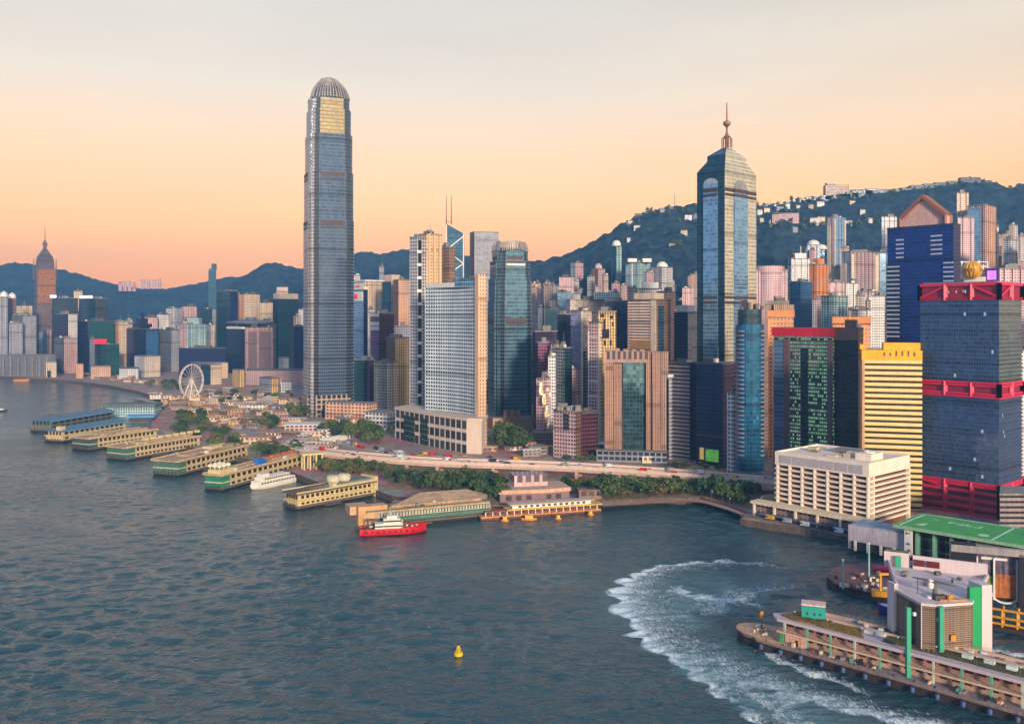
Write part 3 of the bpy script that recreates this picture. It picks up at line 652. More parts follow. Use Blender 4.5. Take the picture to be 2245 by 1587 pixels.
# --- twin pillar tower carrying a roof beam, glass wall between
Yk = 800; CS = facade((188, 140, 118), (120, 86, 82), .5, .05, .05, .6, wk=.7); CSB = plain('rose_granite', alb(196, 146, 122, .66), .75, var=.1)
ko = thing('pillar_tower', 'rose stone tower of two ribbed pillars joined by a slotted roof beam', 'office tower', (PX(1395, Yk), Yk + 15, 0))
zt = PZ(772, Yk)
for x0, x1, nm in ((1326, 1345, 'pillar'), (1346, 1364, 'pillar'), (1417, 1430, 'pillar'), (1431, 1449, 'pillar'), (1450, 1466, 'pillar')):
    Pk = facing(x0, x1, Yk + (4 if x0 in (1346, 1417) else 0), 26)
    b = MB(); b.prism(Pk, 0, zt, 0, 1, bay=1.6, fl=4).build(nm, [CS, CSB], ko)
Pk = facing(1366, 1416, Yk + 10, 20); b = MB(); b.prism(Pk, 0, PZ(795, Yk), 0, 1, bay=3, fl=3.6).build('glass_wall', [facade((80, 110, 124), (104, 146, 160), .05, .07, .85, .06, gk=.75, jit=.012), CSB], ko)
Pk = facing(1325, 1420, Yk - .6, 25); MB().prism(Pk, PZ(795, Yk), zt + .5, 0, 1, True, bay=4.6, fl=60).build('roof_beam', [facade((176, 136, 122), (58, 46, 58), .45, .3, 0, .6, wk=.66), CSB], ko)
for i in range(5):
    p_ = at(1335 + i * 18, 772, Yk + 10); MB().box((p_.x, p_.y, zt + .4), (4, 5, rnd.uniform(1.5, 4))).build('plant_room', CSB, ko)

# --- red framed tower
Ys = 565; DGL = facade((84, 92, 116), (58, 82, 118), .13, .16, .45, .16, gk=.8, lit=.006, litcol=(190, 200, 215)); 
SGL = facade((70, 82, 110), (66, 90, 130), .12, .2, .5, .12, gk=.95, lit=.006, litcol=(190, 200, 210))
RED = plain('crimson_paint', alb(214, 34, 80, .85), .45, var=.12)
T = Tw(); P, T.Ld, T.Rd, w, d, T.a = corner(2018, 2190, 2240, Ys, 49); T.P = P
cx = sum(p[0] for p in P) / 4; cy = sum(p[1] for p in P) / 4
T.o = thing('framed_tower', 'blue glass office tower girdled by crimson steel frames at top, middle and foot', 'office tower', (cx, cy, 0))
Z = lambda y: PZ(y, Ys)
b = MB(); b.loft(scl(P, .985), Z(1180), scl(P, .985), Z(1064), [1, 1, 1, 1], 2.2, 3.7); b.build('foot_glazing', [DARK, facade((150, 34, 70), (84, 44, 70), .1, .4, .2, .3)], T.o)
b = MB(); b.loft(P, Z(1064), P, Z(872), [1, 1, 1, 1], 1.55, 2.6); b.build('lower_shaft', [DGL, SGL], T.o)
b = MB(); b.loft(P, Z(842), P, Z(657), [0, 1, 0, 1], 1.55, 2.6); b.build('upper_shaft', [facade((120, 128, 126), (110, 122, 122), .1, .18, .6, .12, gk=.65), DGL], T.o)
for za, zb_ in ((872, 842), (657, 622)): b = MB(); b.loft(scl(P, .97), Z(za), scl(P, .97), Z(zb_), 0); b.face([(p[0], p[1], Z(zb_)) for p in scl(P, .97)], 0); b.build('recessed_floor', plain('dark_red_recess', alb(160, 32, 66, .75), .5), T.o)
def frame(za, zb_, rails, nb, diag=()):
    Pv = [Vector(p) for p in grow(P, .5)]
    for A, Bv, n_ in ((Pv[0], Pv[3], nb), (Pv[0], Pv[1], max(2, nb - 1)), (Pv[3], Pv[2], nb), (Pv[1], Pv[2], nb)):
        fb = MB()
        for r_ in rails: fb.beam((A.x, A.y, r_), (Bv.x, Bv.y, r_), 1.1, 1.9)
        for i in range(n_ + 1):
            q = A + (Bv - A) * i / n_; fb.beam((q.x, q.y, za), (q.x, q.y, zb_), 2.5, 1.4)
        for i0, i1, lo, hi in diag:
            q0, q1 = A + (Bv - A) * i0 / n_, A + (Bv - A) * i1 / n_; fb.beam((q0.x, q0.y, lo), (q1.x, q1.y, hi), 1.0, 1.2)
        fb.build('frame_side', RED, T.o)
frame(Z(657), Z(621), (Z(656) + .6, Z(654), Z(622)), 3, ((0, 1, Z(652), Z(625)), (2, 3, Z(625), Z(652))))
frame(Z(872), Z(842), (Z(843), Z(847), Z(868), Z(872)), 3)
frame(Z(1175), Z(1064), (Z(1067), Z(1072), Z(1086), Z(1104), Z(1120), Z(1136), Z(1152)), 3, ((2, 3, Z(1082), Z(1070)),))
MB().prism(scl(P, .93), Z(622), Z(616), 0, bottom=True).build('roof', CONC, T.o)
marks(8, 1.8, Vector((*(Vector(P[0]) + (Vector(P[3]) - Vector(P[0])) * .5), Z(638))) + Vector((-.75, -.66, 0)) * 1.2, (R(90), 0, math.atan2(-T.Ld.y, -T.Ld.x)), WHITE, T.o, 'sign_marks')
# golden ball sign and purple screen on its roof
pb = Vector(P[0]) + T.Ld * 24 + T.Rd * 20
zr = Z(617)
gb = thing('ball_sign', 'golden ball sign on a white lattice stand, on the crimson framed tower roof', 'sign', (pb.x, pb.y, zr))
MB().box((pb.x + 3.5, pb.y + 3, zr), (13, 6, 4), R(-40)).build('stand', WHITE, gb)
st = MB()
for i in range(7):
    x = pb.x - 6 + i * 2.6; st.beam((x + 1, pb.y + 4 - i * .4, zr + 3), (x + 1, pb.y + 4 - i * .4, zr + rnd.uniform(12, 15.5)), .7, .7)
for k in range(4): st.beam((pb.x - 6, pb.y + 4, zr + 5 + k * 3), (pb.x + 11, pb.y + 1.5, zr + 5 + k * 3), .5, .6)
st.build('lattice', WHITE, gb)
MB().rev((pb.x, pb.y, zr + 8.6), [(0.01, -5.6), (3.2, -4.7), (5.0, -2.6), (5.6, 0), (5.0, 2.6), (3.2, 4.7), (0.01, 5.6)], 18).build('ball', plain('gold_leaf', alb(240, 170, 50, .8), .35, .3, var=.35, scale=.5), gb, True)
for i in range(14):
    a_ = 6.2832 * i / 14; rb = MB(); pp = None
    for k in range(9):
        e_ = -1.25 + 2.5 * k / 8; q_ = Vector((pb.x + 5.7 * math.cos(e_) * math.cos(a_), pb.y + 5.7 * math.cos(e_) * math.sin(a_), zr + 8.6 + 5.7 * math.sin(e_)))
        if pp: rb.beam(pp, q_, .45, .45)
        pp = q_
    rb.build('ball_rib', plain('bright_gold', alb(250, 200, 90, .85), .35, .2), gb)
MB().rev((pb.x, pb.y, zr + 8.6), [(5.2, -1.0), (6.1, -.9), (6.1, .9), (5.2, 1.0)], 18).build('ball_belt', plain('bronze_gold', alb(190, 120, 40, .8), .4, .2), gb)
ps = Vector(P[0]) + T.Ld * 14 + T.Rd * 26
sc_ = thing('roof_screen', 'small glowing purple square screen beside the golden ball', 'screen', (ps.x, ps.y, zr))
MB().box((ps.x, ps.y, zr), (8, 3, 9.5), R(-41)).build('casing', plain('violet_casing', alb(84, 60, 130), .5), sc_)
nrm = Vector((-.75, -.66)); nrm = Vector((-math.sin(R(41)), -math.cos(R(41))))
MB().box((ps.x + nrm.x * 1.6, ps.y + nrm.y * 1.6, zr + 2), (5.4, .3, 6), R(-41)).build('screen_face', plain('violet_screen', alb(200, 120, 250, .9), .4, emit=.6), sc_)

# --- gold banded block with amber crown
Yg = 640; GBD = plain('gold_cladding', alb(240, 208, 138, .82), .6, .1, var=.07); GGL = facade((120, 96, 70), (92, 78, 66), .04, .05, .4, .2)
T = Tw(); gA, gB = Vector((231, 602)), Vector((266, 592)); P = [(266, 592), (264.6, 603), (277, 621), (246, 640), (231, 602)]; T.P = [P[0], P[1], P[3], P[4]]
Yg = 597; T.Ld = (gA - gB).normalized(); T.Rd = Vector((T.Ld.y, -T.Ld.x)); T.Rd = T.Rd if T.Rd.y > 0 else -T.Rd; w = (gA - gB).length; d = 30
T.o = thing('banded_office_block', 'gold and beige banded office block with an amber metal crown', 'office block', (P[0][0], P[0][1], 0))
zt = PZ(790, Yg)
b = MB(); b.loft(scl(P, .985), 0, scl(P, .985), zt, 0, 3, 3); b.build('shaft', GGL, T.o)
nb = 27
for i in range(nb):
    z0_ = zt - 2 - i * (zt - 0) / nb
    MB().prism(grow(P, .25), z0_, z0_ + (zt / nb) * .56, 0, bottom=True).build('band', GBD, T.o)
facepanel(T, 'L', .965, 1.01, 0, zt, .9, 'corner_fin', plain('apricot_stone', alb(226, 176, 130, .72), .75), 2)
AMB = plain('amber_metal', alb(240, 178, 30, .8), .45, .2, var=.15, scale=.2)
MB().prism(grow(P, .4), zt, PZ(768, Yg), 0, bottom=True).build('crown', AMB, T.o)
for u0, u1, y1, dd in ((.30, .62, 752, .2), (.0, .30, 752, .2), (.9, 1.0, 757, .5)):
    a_, b_ = Vector(P[0]) + T.Ld * w * u0, Vector(P[0]) + T.Ld * w * u1; q = T.Rd * d * dd
    Pz = [(a_ + q), (a_ + q + T.Rd * 9), (b_ + q + T.Rd * 9), (b_ + q)]
    MB().prism([(p.x, p.y) for p in Pz], PZ(768, Yg) + .01, PZ(y1, Yg), 0, bottom=True).build('crown_block', AMB, T.o)
for i in range(6):
    p_ = Vector(P[0]) + T.Ld * w * (.12 + i * .1); nn = Vector((-T.Rd.x, -T.Rd.y)); MB().box((p_.x + nn.x * .6, p_.y + nn.y * .5, PZ(780, Yg)), (.7, .5, rnd.uniform(1.5, 3.5)), math.atan2(T.Ld.y, T.Ld.x)).build('crown_slot', plain('amber_dark', alb(130, 84, 24), .6), T.o)

# --- navy tower with a gabled top
Yn = 900; NV = facade((24, 38, 96), (20, 44, 118), .06, .14, .45, .16, wk=.8, gk=.85); NVR = facade((40, 36, 84), (38, 40, 92), .1, .3, .35, .2)
T = tower('navy blue tower with pale slits, capped by a pink gabled roof', 1945, 2090, 2106, 492, Yn, NV, NVR, 50, plant=0, name='gabled_tower', cat='skyscraper', roof=DARK)
SL = plain('pale_slit', alb(190, 196, 222), .5)
Zn = lambda y: PZ(y, Yn)
for u0, u1, ys in ((.74, .86, range(517, 562, 10)), (.16, .33, range(513, 556, 10)), (.80, 1.0, range(578, 745, 10)), (0.0, .14, range(574, 620, 10))):
    for y in ys: facepanel(T, 'L', u0, u1, Zn(y) - 1.6, Zn(y), 1.0 if u1 in (1.0, .14) else .35, 'slit', SL)
for u0, u1 in ((.80, 1.0), ): facepanel(T, 'L', u0, u1, 0, Zn(574), .8, 'stepped_bay', facade((30, 36, 70), (34, 40, 78), .06, .2, .3, .2))
Pn = [Vector(p) for p in T.P]; zt = T.z + 1.3; hg = Zn(422) - zt
GP = plain('pink_screen', alb(232, 180, 170, .72), .7, var=.25, scale=.6); GR = plain('copper_roof', alb(160, 96, 70), .6, var=.2)
a0, a1 = Pn[0] + T.Ld * T.w * .12 + T.Rd * 2, Pn[0] + T.Ld * T.w * .80 + T.Rd * 2; dv = T.Rd * min(T.d - 6, 34)
e1_ = 10; m0 = (a0 + a1) / 2
def gab(o0, o1, zz_, hh, nm, mat, dep, mat2=None):
    b = MB(); p = [Vector((q.x, q.y, zz_)) for q in (o0, o1)]; e = Vector((dep.x, dep.y, 0)); mid_ = (p[0] + p[1]) / 2 + Vector((0, 0, hh)); up = Vector((0, 0, hh * .32))
    f = [p[0], p[0] + up, mid_, p[1] + up, p[1]]
    b.face(f[::-1], 0); b.face([q + e for q in f], 0)
    for i in range(4): b.face([f[i], f[i + 1], f[i + 1] + e, f[i] + e], 0)
    return b.build(nm, mat, T.o)
gab(a0, a1, zt, hg * .86, 'gable', GP, dv)
pr = MB(); nn = -T.Rd
def v3(q, z_): return Vector((q.x, q.y, z_))
for off in (-1.5, dv.length + .5):
    o2 = T.Rd * off
    pr.beam(v3(a0 + o2, zt), v3(a0 + o2, zt + hg * .30), 2.4, 3); pr.beam(v3(a1 + o2, zt), v3(a1 + o2, zt + hg * .30), 2.4, 3)
    pr.beam(v3(a0 + o2, zt + hg * .28), v3(m0 + o2, zt + hg * .97), 2.4, 3.4); pr.beam(v3(a1 + o2, zt + hg * .28), v3(m0 + o2, zt + hg * .97), 2.4, 3.4)
pr.build('gable_frame', GR, T.o)
for e_ in (a0, a1):
    rb = MB(); e3 = v3(e_, zt + hg * .33); m3 = v3(m0, zt + hg * 1.0); E3 = Vector((dv.x, dv.y, 0)); q = [e3 - E3 * .06, m3 - E3 * .06, m3 + E3 * 1.03, e3 + E3 * 1.03]; up = Vector((0, 0, 1.2))
    rb.face(q); rb.face([x + up for x in q][::-1])
    for i in range(4): rb.face([q[i], q[(i + 1) % 4], q[(i + 1) % 4] + up, q[i] + up])
    rb.build('roof_slope', GR, T.o)

# --- red crowned pair: green glass office and its dark wing
Yr = 690; T = tower('green glass office tower under a crimson attic, with a pale blue stripe', 1697, 1824, 1836, 742, Yr, facade((96, 76, 84), (52, 84, 84), .3, .42, .35, .2, lit=.68, litcol=(150, 205, 160), rows=.5), None, 44, bay=1.7, fl=2.9, name='office_tower', plant=1)
facepanel(T, 'L', .82, 1.0, 0, PZ(748, Yr), 1.0, 'pale_blue_stripe', facade((130, 160, 200), (138, 172, 214), .04, .1, .7, .08, gk=.8), bay=8, fl=3.2)
for u0, u1 in ((-.005, .07), (.72, .815)): facepanel(T, 'L', u0, u1, 0, PZ(745, Yr), 1.4, 'corner_pier', plain('mauve_granite', alb(112, 84, 92), .6))
facepanel(T, 'L', .40, .52, 0, PZ(765, Yr), .5, 'dark_core', facade((30, 44, 56), (28, 44, 58), .1, .2, .4, .2), bay=2)
MB().prism(grow(T.P, 2.0), PZ(742, Yr) + 1.31, PZ(719, Yr), 0, 1, True).build('crimson_attic', [plain('crimson_panel', alb(215, 30, 56, .75), .5, var=.2), CONC], T.o)
T = tower('dark plum glass wing with brown stone edges right of the crimson attic', 1825, 1882, 1893, 722, 680, facade((58, 40, 56), (52, 40, 60), .1, .25, .4, .18), facade((200, 140, 84), (120, 84, 60), .4, .4, .2, .3), 44, name='office_tower', roof=plain('brown_attic', alb(140, 104, 96), .7))
facepanel(T, 'L', -.01, 1.01, PZ(746, 680), PZ(719, 680), 1.2, 'attic_band', plain('brown_attic', alb(140, 104, 96), .7))
facepanel(T, 'L', .93, 1.0, 0, PZ(746, 680), 1.0, 'corner_pier', plain('tan_pier', alb(190, 150, 128), .7))

# --- rounded blue tower with balcony edges
Yv = 690; bo = thing('curved_tower', 'slim rounded teal blue glass tower with pale ledges at every storey', 'office tower', (PX(1655, Yv), Yv + 14, 0))
xl, xr = PX(1621, Yv), PX(1690, Yv); cxv = (xl + xr) / 2; rv = (xr - xl) / 2 * .92; cyv = Yv + 16
zt = PZ(712, Yv); CG = facade((40, 90, 120), (24, 92, 132), .08, .12, .5, .1, gk=.9)
def blob(k, nn=20):
    q = []
    for i in range(nn):
        a_ = 6.28319 * i / nn; c_, s_ = math.cos(a_), math.sin(a_); e = .62
        q.append((cxv + k * rv * math.copysign(abs(c_) ** e, c_), cyv + k * rv * .9 * math.copysign(abs(s_) ** (e * 1.3), s_)))
    return q
b = MB(); b.loft(blob(.96), 0, blob(.96), zt, 0, 3, 3.3); b.face([(p[0], p[1], zt) for p in blob(.96)], 0); b.build('shaft', CG, bo)
nb = 29
LG = plain('pale_ledge', alb(170, 160, 170), .6)
for i in range(nb):
    z0_ = 22 + i * (zt - 24) / nb
    for s_ in (-1, 1):                   # ledges wrap the two shoulders, the glass nose stays bare
        Pb = blob(1.0, 28)
        seg = [p for p in Pb if (p[0] - cxv) * s_ > rv * .42]
        seg.sort(key=lambda p: math.atan2((p[1] - cyv), (p[0] - cxv) * s_))
        inner = [(cxv + (p[0] - cxv) * .9, cyv + (p[1] - cyv) * .9) for p in seg]
        ring = seg + inner[::-1]
        if s_ < 0: ring = ring[::-1]
        MB().prism(ring, z0_, z0_ + .9, 0, bottom=True).build('ledge', LG, bo)
MB().prism(blob(.8), zt, PZ(678, Yv), 0, 1, True).build('penthouse', [facade((30, 60, 80), (30, 70, 90), .12, .3, .4, .15), CONCD], bo)
MB().box((cxv, cyv, PZ(678, Yv)), (9, 9, 7), .3).build('roof_house', plain('roof_house_tan', alb(190, 160, 140), .8), bo)
for q in (-.7, -.2, .3, .7): MB().box((cxv + q * rv, cyv - rv * .6, PZ(678, Yv) - .2), (2, 2, rnd.uniform(2, 6)), .2).build('roof_tank', CONCD, bo)
MB().prism(blob(1.04), 0, 10, 0, bottom=False).build('base', plain('grey_base', alb(128, 120, 128), .7), bo)
# ============================================================ CITY BLOCKS
fc = facade
OF = {
 'white': fc((232, 224, 222), (130, 130, 144), .3, .4, .2, .3, wk=.75), 'cream': fc((232, 204, 176), (140, 116, 104), .42, .46, .15, .4, wk=.72),
 'pink': fc((226, 184, 186), (140, 108, 124), .4, .45, .15, .4, wk=.72), 'peach': fc((228, 176, 146), (146, 104, 94), .45, .42, .1, .4, wk=.72),
 'orange': fc((236, 152, 98), (160, 100, 84), .42, .42, .1, .4, wk=.75), 'grey': fc((150, 150, 164), (84, 92, 112), .22, .36, .4, .2),
 'lgrey': fc((184, 182, 192), (124, 128, 146), .3, .4, .3, .25), 'dgrey': fc((86, 88, 104), (56, 66, 88), .14, .3, .5, .18),
 'navy': fc((36, 40, 84), (36, 46, 98), .08, .2, .4, .2), 'teal': fc((54, 88, 104), (50, 96, 116), .08, .22, .5, .16), 'blue': fc((60, 100, 140), (64, 116, 164), .07, .18, .5, .14, gk=.75),
 'lilac': fc((186, 184, 214), (172, 170, 206), .05, .12, .1, .5), 'blank': fc((240, 218, 202), (230, 206, 192), .04, .1, 0, .6, wk=.75), 'plum': fc((72, 52, 84), (66, 52, 92), .12, .3, .4, .2), 'brown': fc((150, 112, 98), (90, 74, 80), .3, .4, .2, .3), 'maroon': fc((96, 46, 62), (70, 42, 60), .2, .4, .3, .25),
 'green': fc((44, 96, 92), (36, 96, 96), .1, .3, .4, .2), 'gold': fc((222, 184, 122), (136, 110, 88), .5, .2, .1, .4, wk=.75), 'stripe': fc((226, 196, 180), (112, 92, 96), .02, .5, .2, .3, wk=.75),
 'dstripe': fc((170, 150, 152), (48, 40, 56), .02, .55, .3, .25), 'mauve': fc((176, 110, 150), (140, 90, 130), .1, .25, .3, .2), 'tealw': fc((190, 214, 214), (80, 124, 140), .35, .3, .3, .2, wk=.72),
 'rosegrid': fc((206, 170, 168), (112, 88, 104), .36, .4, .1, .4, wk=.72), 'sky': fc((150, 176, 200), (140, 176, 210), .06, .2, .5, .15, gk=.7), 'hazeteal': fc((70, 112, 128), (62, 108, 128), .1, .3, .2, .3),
}
o = OF
# ---- far left shore (pixel columns left, corner, right; roof line; distance)
Yw = 2000
L_ = [
 ('rounded grey residential tower with a white domed cap, at the far left shore', 0, None, 17, 652, 1950, 'lgrey', None),
 ('narrow reddish brown tower beside the white domed tower', 17, None, 36, 655, 2000, 'brown', None),
 ('cream slab with white roof edge behind the broad grey hotel', 36, 52, 71, 670, 2150, 'cream', 'cream'),
 ('broad grey stepped hotel block on the far waterfront', 16, 50, 80, 693, 1950, 'grey', 'lgrey'),
 ('lower pale grey block in front of the broad stepped hotel', 20, None, 50, 709, 1930, 'lgrey', None),
 ('long low grey exhibition hall with tall grey columns on the far shore', 0, None, 122, 779, 1890, 'grey', None),
 ('slate tower with a lit white rooftop sign on the far shore', 114, 141, 171, 654, 2100, 'teal', 'dgrey'),
 ('white framed block with a navy glass front above a beige base', 118, 150, 170, 689, 2000, 'navy', 'white'),
 ('beige and grey lower block under the navy glass front', 119, 141, 170, 742, 1960, 'grey', 'rosegrid'),
 ('thin cream slab rising behind the slate towers', 162, None, 181, 638, 2250, 'cream', None),
 ('dark slate tower with two lit white signs on its roof', 173, 210, 237, 655, 2120, 'teal', 'dgrey'),
 ('wide dark teal office block below the twin sign tower', 170, 196, 251, 705, 2000, 'navy', 'green'),
 ('thin grey slab dividing the dark teal block from the green one', 197, None, 208, 742, 1940, 'grey', None),
 ('green glass block under a crimson rooftop hoarding', 209, 232, 262, 756, 1920, 'teal', 'green'),
 ('cream stepped apartment block behind the green glass block', 221, 246, 262, 718, 2080, 'lgrey', 'peach'),
 ('peach apartment tower with stepped wings right of the green block', 246, 262, 281, 706, 2050, 'peach', 'cream'),
 ('taller cream apartment tower joined to the stepped peach one', 268, None, 298, 712, 2120, 'cream', None),
 ('dark blue stepped tower tapering to a notched spire', 276, 320, 348, 722, 2000, 'navy', 'blue'),
 ('slim pale tower with square openings behind the navy spire block', 306, None, 346, 696, 2200, 'pink', None),
 ('white apartment tower beneath the hazy hillside', 344, None, 372, 690, 2250, 'white', None),
 ('taller white apartment tower with twin roof houses under the hill', 364, 384, 400, 676, 2250, 'white', 'lgrey'),
 ('broad pale grey office block left of the white grid tower', 346, 376, 398, 724, 2020, 'grey', 'lgrey'),
 ('white framed open grid tower with a pink side wall', 395, 410, 453, 712, 1980, 'pink', 'tealw'),
 ('pinkish tower hazy behind the white grid tower', 400, None, 432, 672, 2300, 'rosegrid', None),
 ('slate blue office tower right of the white grid tower', 440, 466, 474, 678, 2150, 'teal', 'lgrey'),
 ('long dark navy low block in front of the white grid tower', 392, None, 496, 764, 1850, 'navy', None),
 ('grey low office block at the foot of the navy one', 385, 460, 500, 797, 1800, 'grey', 'cream'),
 ('tall teal glass slab with a flat roof before the round hill', 475, 505, 521, 638, 2150, 'teal', 'navy'),
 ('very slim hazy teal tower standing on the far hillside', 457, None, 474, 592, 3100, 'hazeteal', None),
 ('thin brown tower wedged beside the tall teal slab', 505, None, 526, 640, 2230, 'brown', None),
 ('cream tower with a raised brown roof house, left of the blue tower', 524, 536, 570, 645, 2200, 'peach', 'cream'),
 ('low cream tower tucked under the brown roofed one', 560, None, 602, 664, 2300, 'cream', None),
 ('navy office block with a white roof line', 497, 530, 540, 722, 1950, 'navy', 'navy'),
 ('beige block with two tall window panels in a pale frame', 537, 541, 599, 718, 1900, 'rosegrid', 'rosegrid'),
 ('slate round restaurant block topped by a flat disc', 500, None, 606, 712, 2050, 'dgrey', None),
 ('deep blue tower under a cream cap, left of the tallest skyscraper', 598, 610, 655, 656, 2050, 'navy', 'teal'),
 ('hazy pink tapering tower behind the blue cream capped one', 606, None, 632, 640, 2500, 'pink', None),
 ('dark navy block beside the tallest skyscraper', 636, 645, 672, 716, 1900, 'teal', 'navy'),
 ('pale upper block peeping out beside the tallest skyscraper', 655, None, 680, 678, 2300, 'white', None),
 ('small pale cube building on the flat ground near the tallest tower', 611, 622, 634, 785, 1750, 'lgrey', 'white'),
 ('low beige waterfront hall with a large dark window', 295, 318, 352, 782, 1850, 'white', 'cream'),
 ('white low building by the bare shore in front of the beige hall', 262, None, 304, 808, 1800, 'white', None),
 ('tiny cream gatehouse with a dark doorway on the far shore', 101, None, 124, 794, 1850, 'cream', None),
 ('small peach cube standing alone on the far shore', 167, None, 183, 798, 1820, 'peach', None),
 ('low peach terrace on the far shore beside the small cube', 200, None, 243, 804, 1800, 'peach', None),
 ('glass fronted teal hall behind the observation wheel', 440, 462, 486, 800, 1650, 'teal', 'cream'),
 ('yellow low block right of the observation wheel', 510, 526, 537, 812, 1600, 'gold', 'gold'),
 ('pale low block with a yellow end wall on the open ground', 569, 596, 612, 830, 1480, 'lgrey', 'gold'),
 ('grey service block with a white roof near the tallest tower', 616, None, 640, 836, 1480, 'white', None),
 ('reddish low terrace running to the tallest tower', 540, None, 668, 812, 1650, 'rosegrid', None),
]
for (lb_, x0, xm, x1, yt, Y, a1, a2) in L_:
    low = yt > 765
    T = tower(lb_, x0, xm, x1, yt, Y, o[a1], o[a2] if a2 else None, None if xm is None else 42, fl=4.2, bay=4, cren=(12 if a1 in ('white', 'cream', 'pink', 'peach', 'lgrey', 'rosegrid') and not low else 0), name='low_block' if low else 'city_tower', cat='building', plant=0 if low else rnd.choice((1, 1, 2)), roof=rnd.choice((CONC, CONCD)))
    if 'white domed' in lb_: MB().rev((T.c[0], T.c[1], T.z + 1.3), [(8, 0), (8, 4), (6, 9), (.01, 13)], 12).build('dome', WHITE, T.o)
    if 'flat disc' in lb_: MB().rev((T.c[0], T.c[1] - 10, T.z + 1), [(48, 0), (54, 3), (54, 6), (30, 9), (12, 10), (12, 16), (.01, 16)], 24).build('disc_roof', plain('slate_disc', alb(110, 112, 130), .6), T.o)
    if 'lit white' in lb_:
        for q in ((-12,) if 'a lit' in lb_ else (-8, 8)): MB().box((T.c[0] + q, T.P[0][1] + 4, T.z + 1.3), (14, 1.5, 6)).build('lit_sign', plain('lit_white', alb(235, 250, 250, .95), .5, emit=.9), T.o)
    if 'crimson rooftop' in lb_: MB().box((T.c[0] - 4, T.P[0][1] + 3, T.z + 1.3), (27, 1.5, 11)).build('hoarding', plain('crimson_hoarding', alb(230, 30, 70, .8), .5), T.o)
    if 'notched spire' in lb_:
        for k, hh in ((.6, 12), (.35, 24), (.12, 36)): MB().prism(scl(T.P, k), T.z + 1.31, T.z + hh, 0).build('spire_step', o['navy'], T.o)
    if 'white framed open' in lb_:
        MB().box((T.c[0] + 4, T.c[1], T.z + 1.3), (24, 20, 14)).build('upper_grid', o['tealw'], T.o)
    if 'two tall window' in lb_:
        for u0, u1 in ((.06, .36), (.45, .93)): facepanel(T, 'R', u0, u1, 12, T.z - 8, .5, 'window_panel', fc((150, 122, 128), (112, 88, 100), .4, .4, .1, .4), 2, 2.5, 3.5)
    if 'cream cap' in lb_:
        MB().prism(scl(T.P, .95), T.z + 1.31, T.z + 13, 0).build('cream_cap', plain('cream_cap', alb(226, 200, 178), .7), T.o)
    if 'white roof line' in lb_: MB().prism(grow(T.P, 1), T.z + 1.31, T.z + 5, 0).build('white_edge', WHITE, T.o)
    if 'tall grey columns' in lb_:
        for i in range(7):
            c = at(8 + i * 16, 770, Y - 4); MB().bar((c.x, c.y, 0), (c.x, c.y, T.z - 4), 1.8, 0, 8).build('column', CONC, T.o)
    if 'dark doorway' in lb_: MB().box((T.c[0], T.P[0][1] - .5, 3), (7, 1, 14)).build('doorway', DARK, T.o)
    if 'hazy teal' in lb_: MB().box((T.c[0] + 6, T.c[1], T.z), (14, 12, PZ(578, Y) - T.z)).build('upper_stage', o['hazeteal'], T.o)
    if 'open square' in lb_: pass
# waterfront tower with pyramid crown, far left
Yp = 2250; T = tower('tall octagonal brown grey tower with pyramid crown and mast, at the far left', 74, 81, 123, 612, Yp, fc((96, 96, 116), (84, 90, 112), .2, .3, .3, .3), fc((150, 124, 118), (130, 108, 108), .2, .3, .3, .3), 44, plant=0, name='pyramid_tower', cat='skyscraper', fl=4.5, bay=5)
facepanel(T, 'R', .06, .96, PZ(664, Yp), PZ(590, Yp), 1.0, 'orange_window_wall', fc((190, 124, 88), (200, 132, 92), .05, .1, .2, .35, wk=.5, gk=.5), 2)  # reflecting panel, its orange put into the glass colour
pz = scl(T.P, .82); b = MB(); z1 = PZ(572, Yp); b.loft(scl(T.P, .9), T.z, pz, z1, 0, 5, 4); b.loft(pz, z1, scl(T.P, .74), PZ(563, Yp), 0); b.loft(scl(T.P, .74), PZ(563, Yp), scl(T.P, .1), PZ(541, Yp), 0); b.build('crown', fc((120, 104, 110), (104, 92, 104), .2, .3, .3, .3), T.o)
for p_ in T.P: MB().bar((p_[0], p_[1], T.z), (p_[0], p_[1], PZ(566, Yp)), 2.2, 0, 6, .8).build('corner_pinnacle', plain('brown_stone', alb(120, 98, 98), .7), T.o)
MB().rev((T.c[0], T.c[1], 0), [(5, PZ(541, Yp)), (5, PZ(536, Yp)), (6.5, PZ(534, Yp)), (3, PZ(528, Yp)), (1, PZ(524, Yp))], 8).build('finial', plain('brown_stone', alb(120, 98, 98), .7), T.o)
MB().bar((T.c[0], T.c[1], PZ(526, Yp)), (T.c[0], T.c[1], PZ(489, Yp)), 1.1, 0, 6, .4).build('mast', plain('brown_stone', alb(120, 98, 98), .7), T.o)

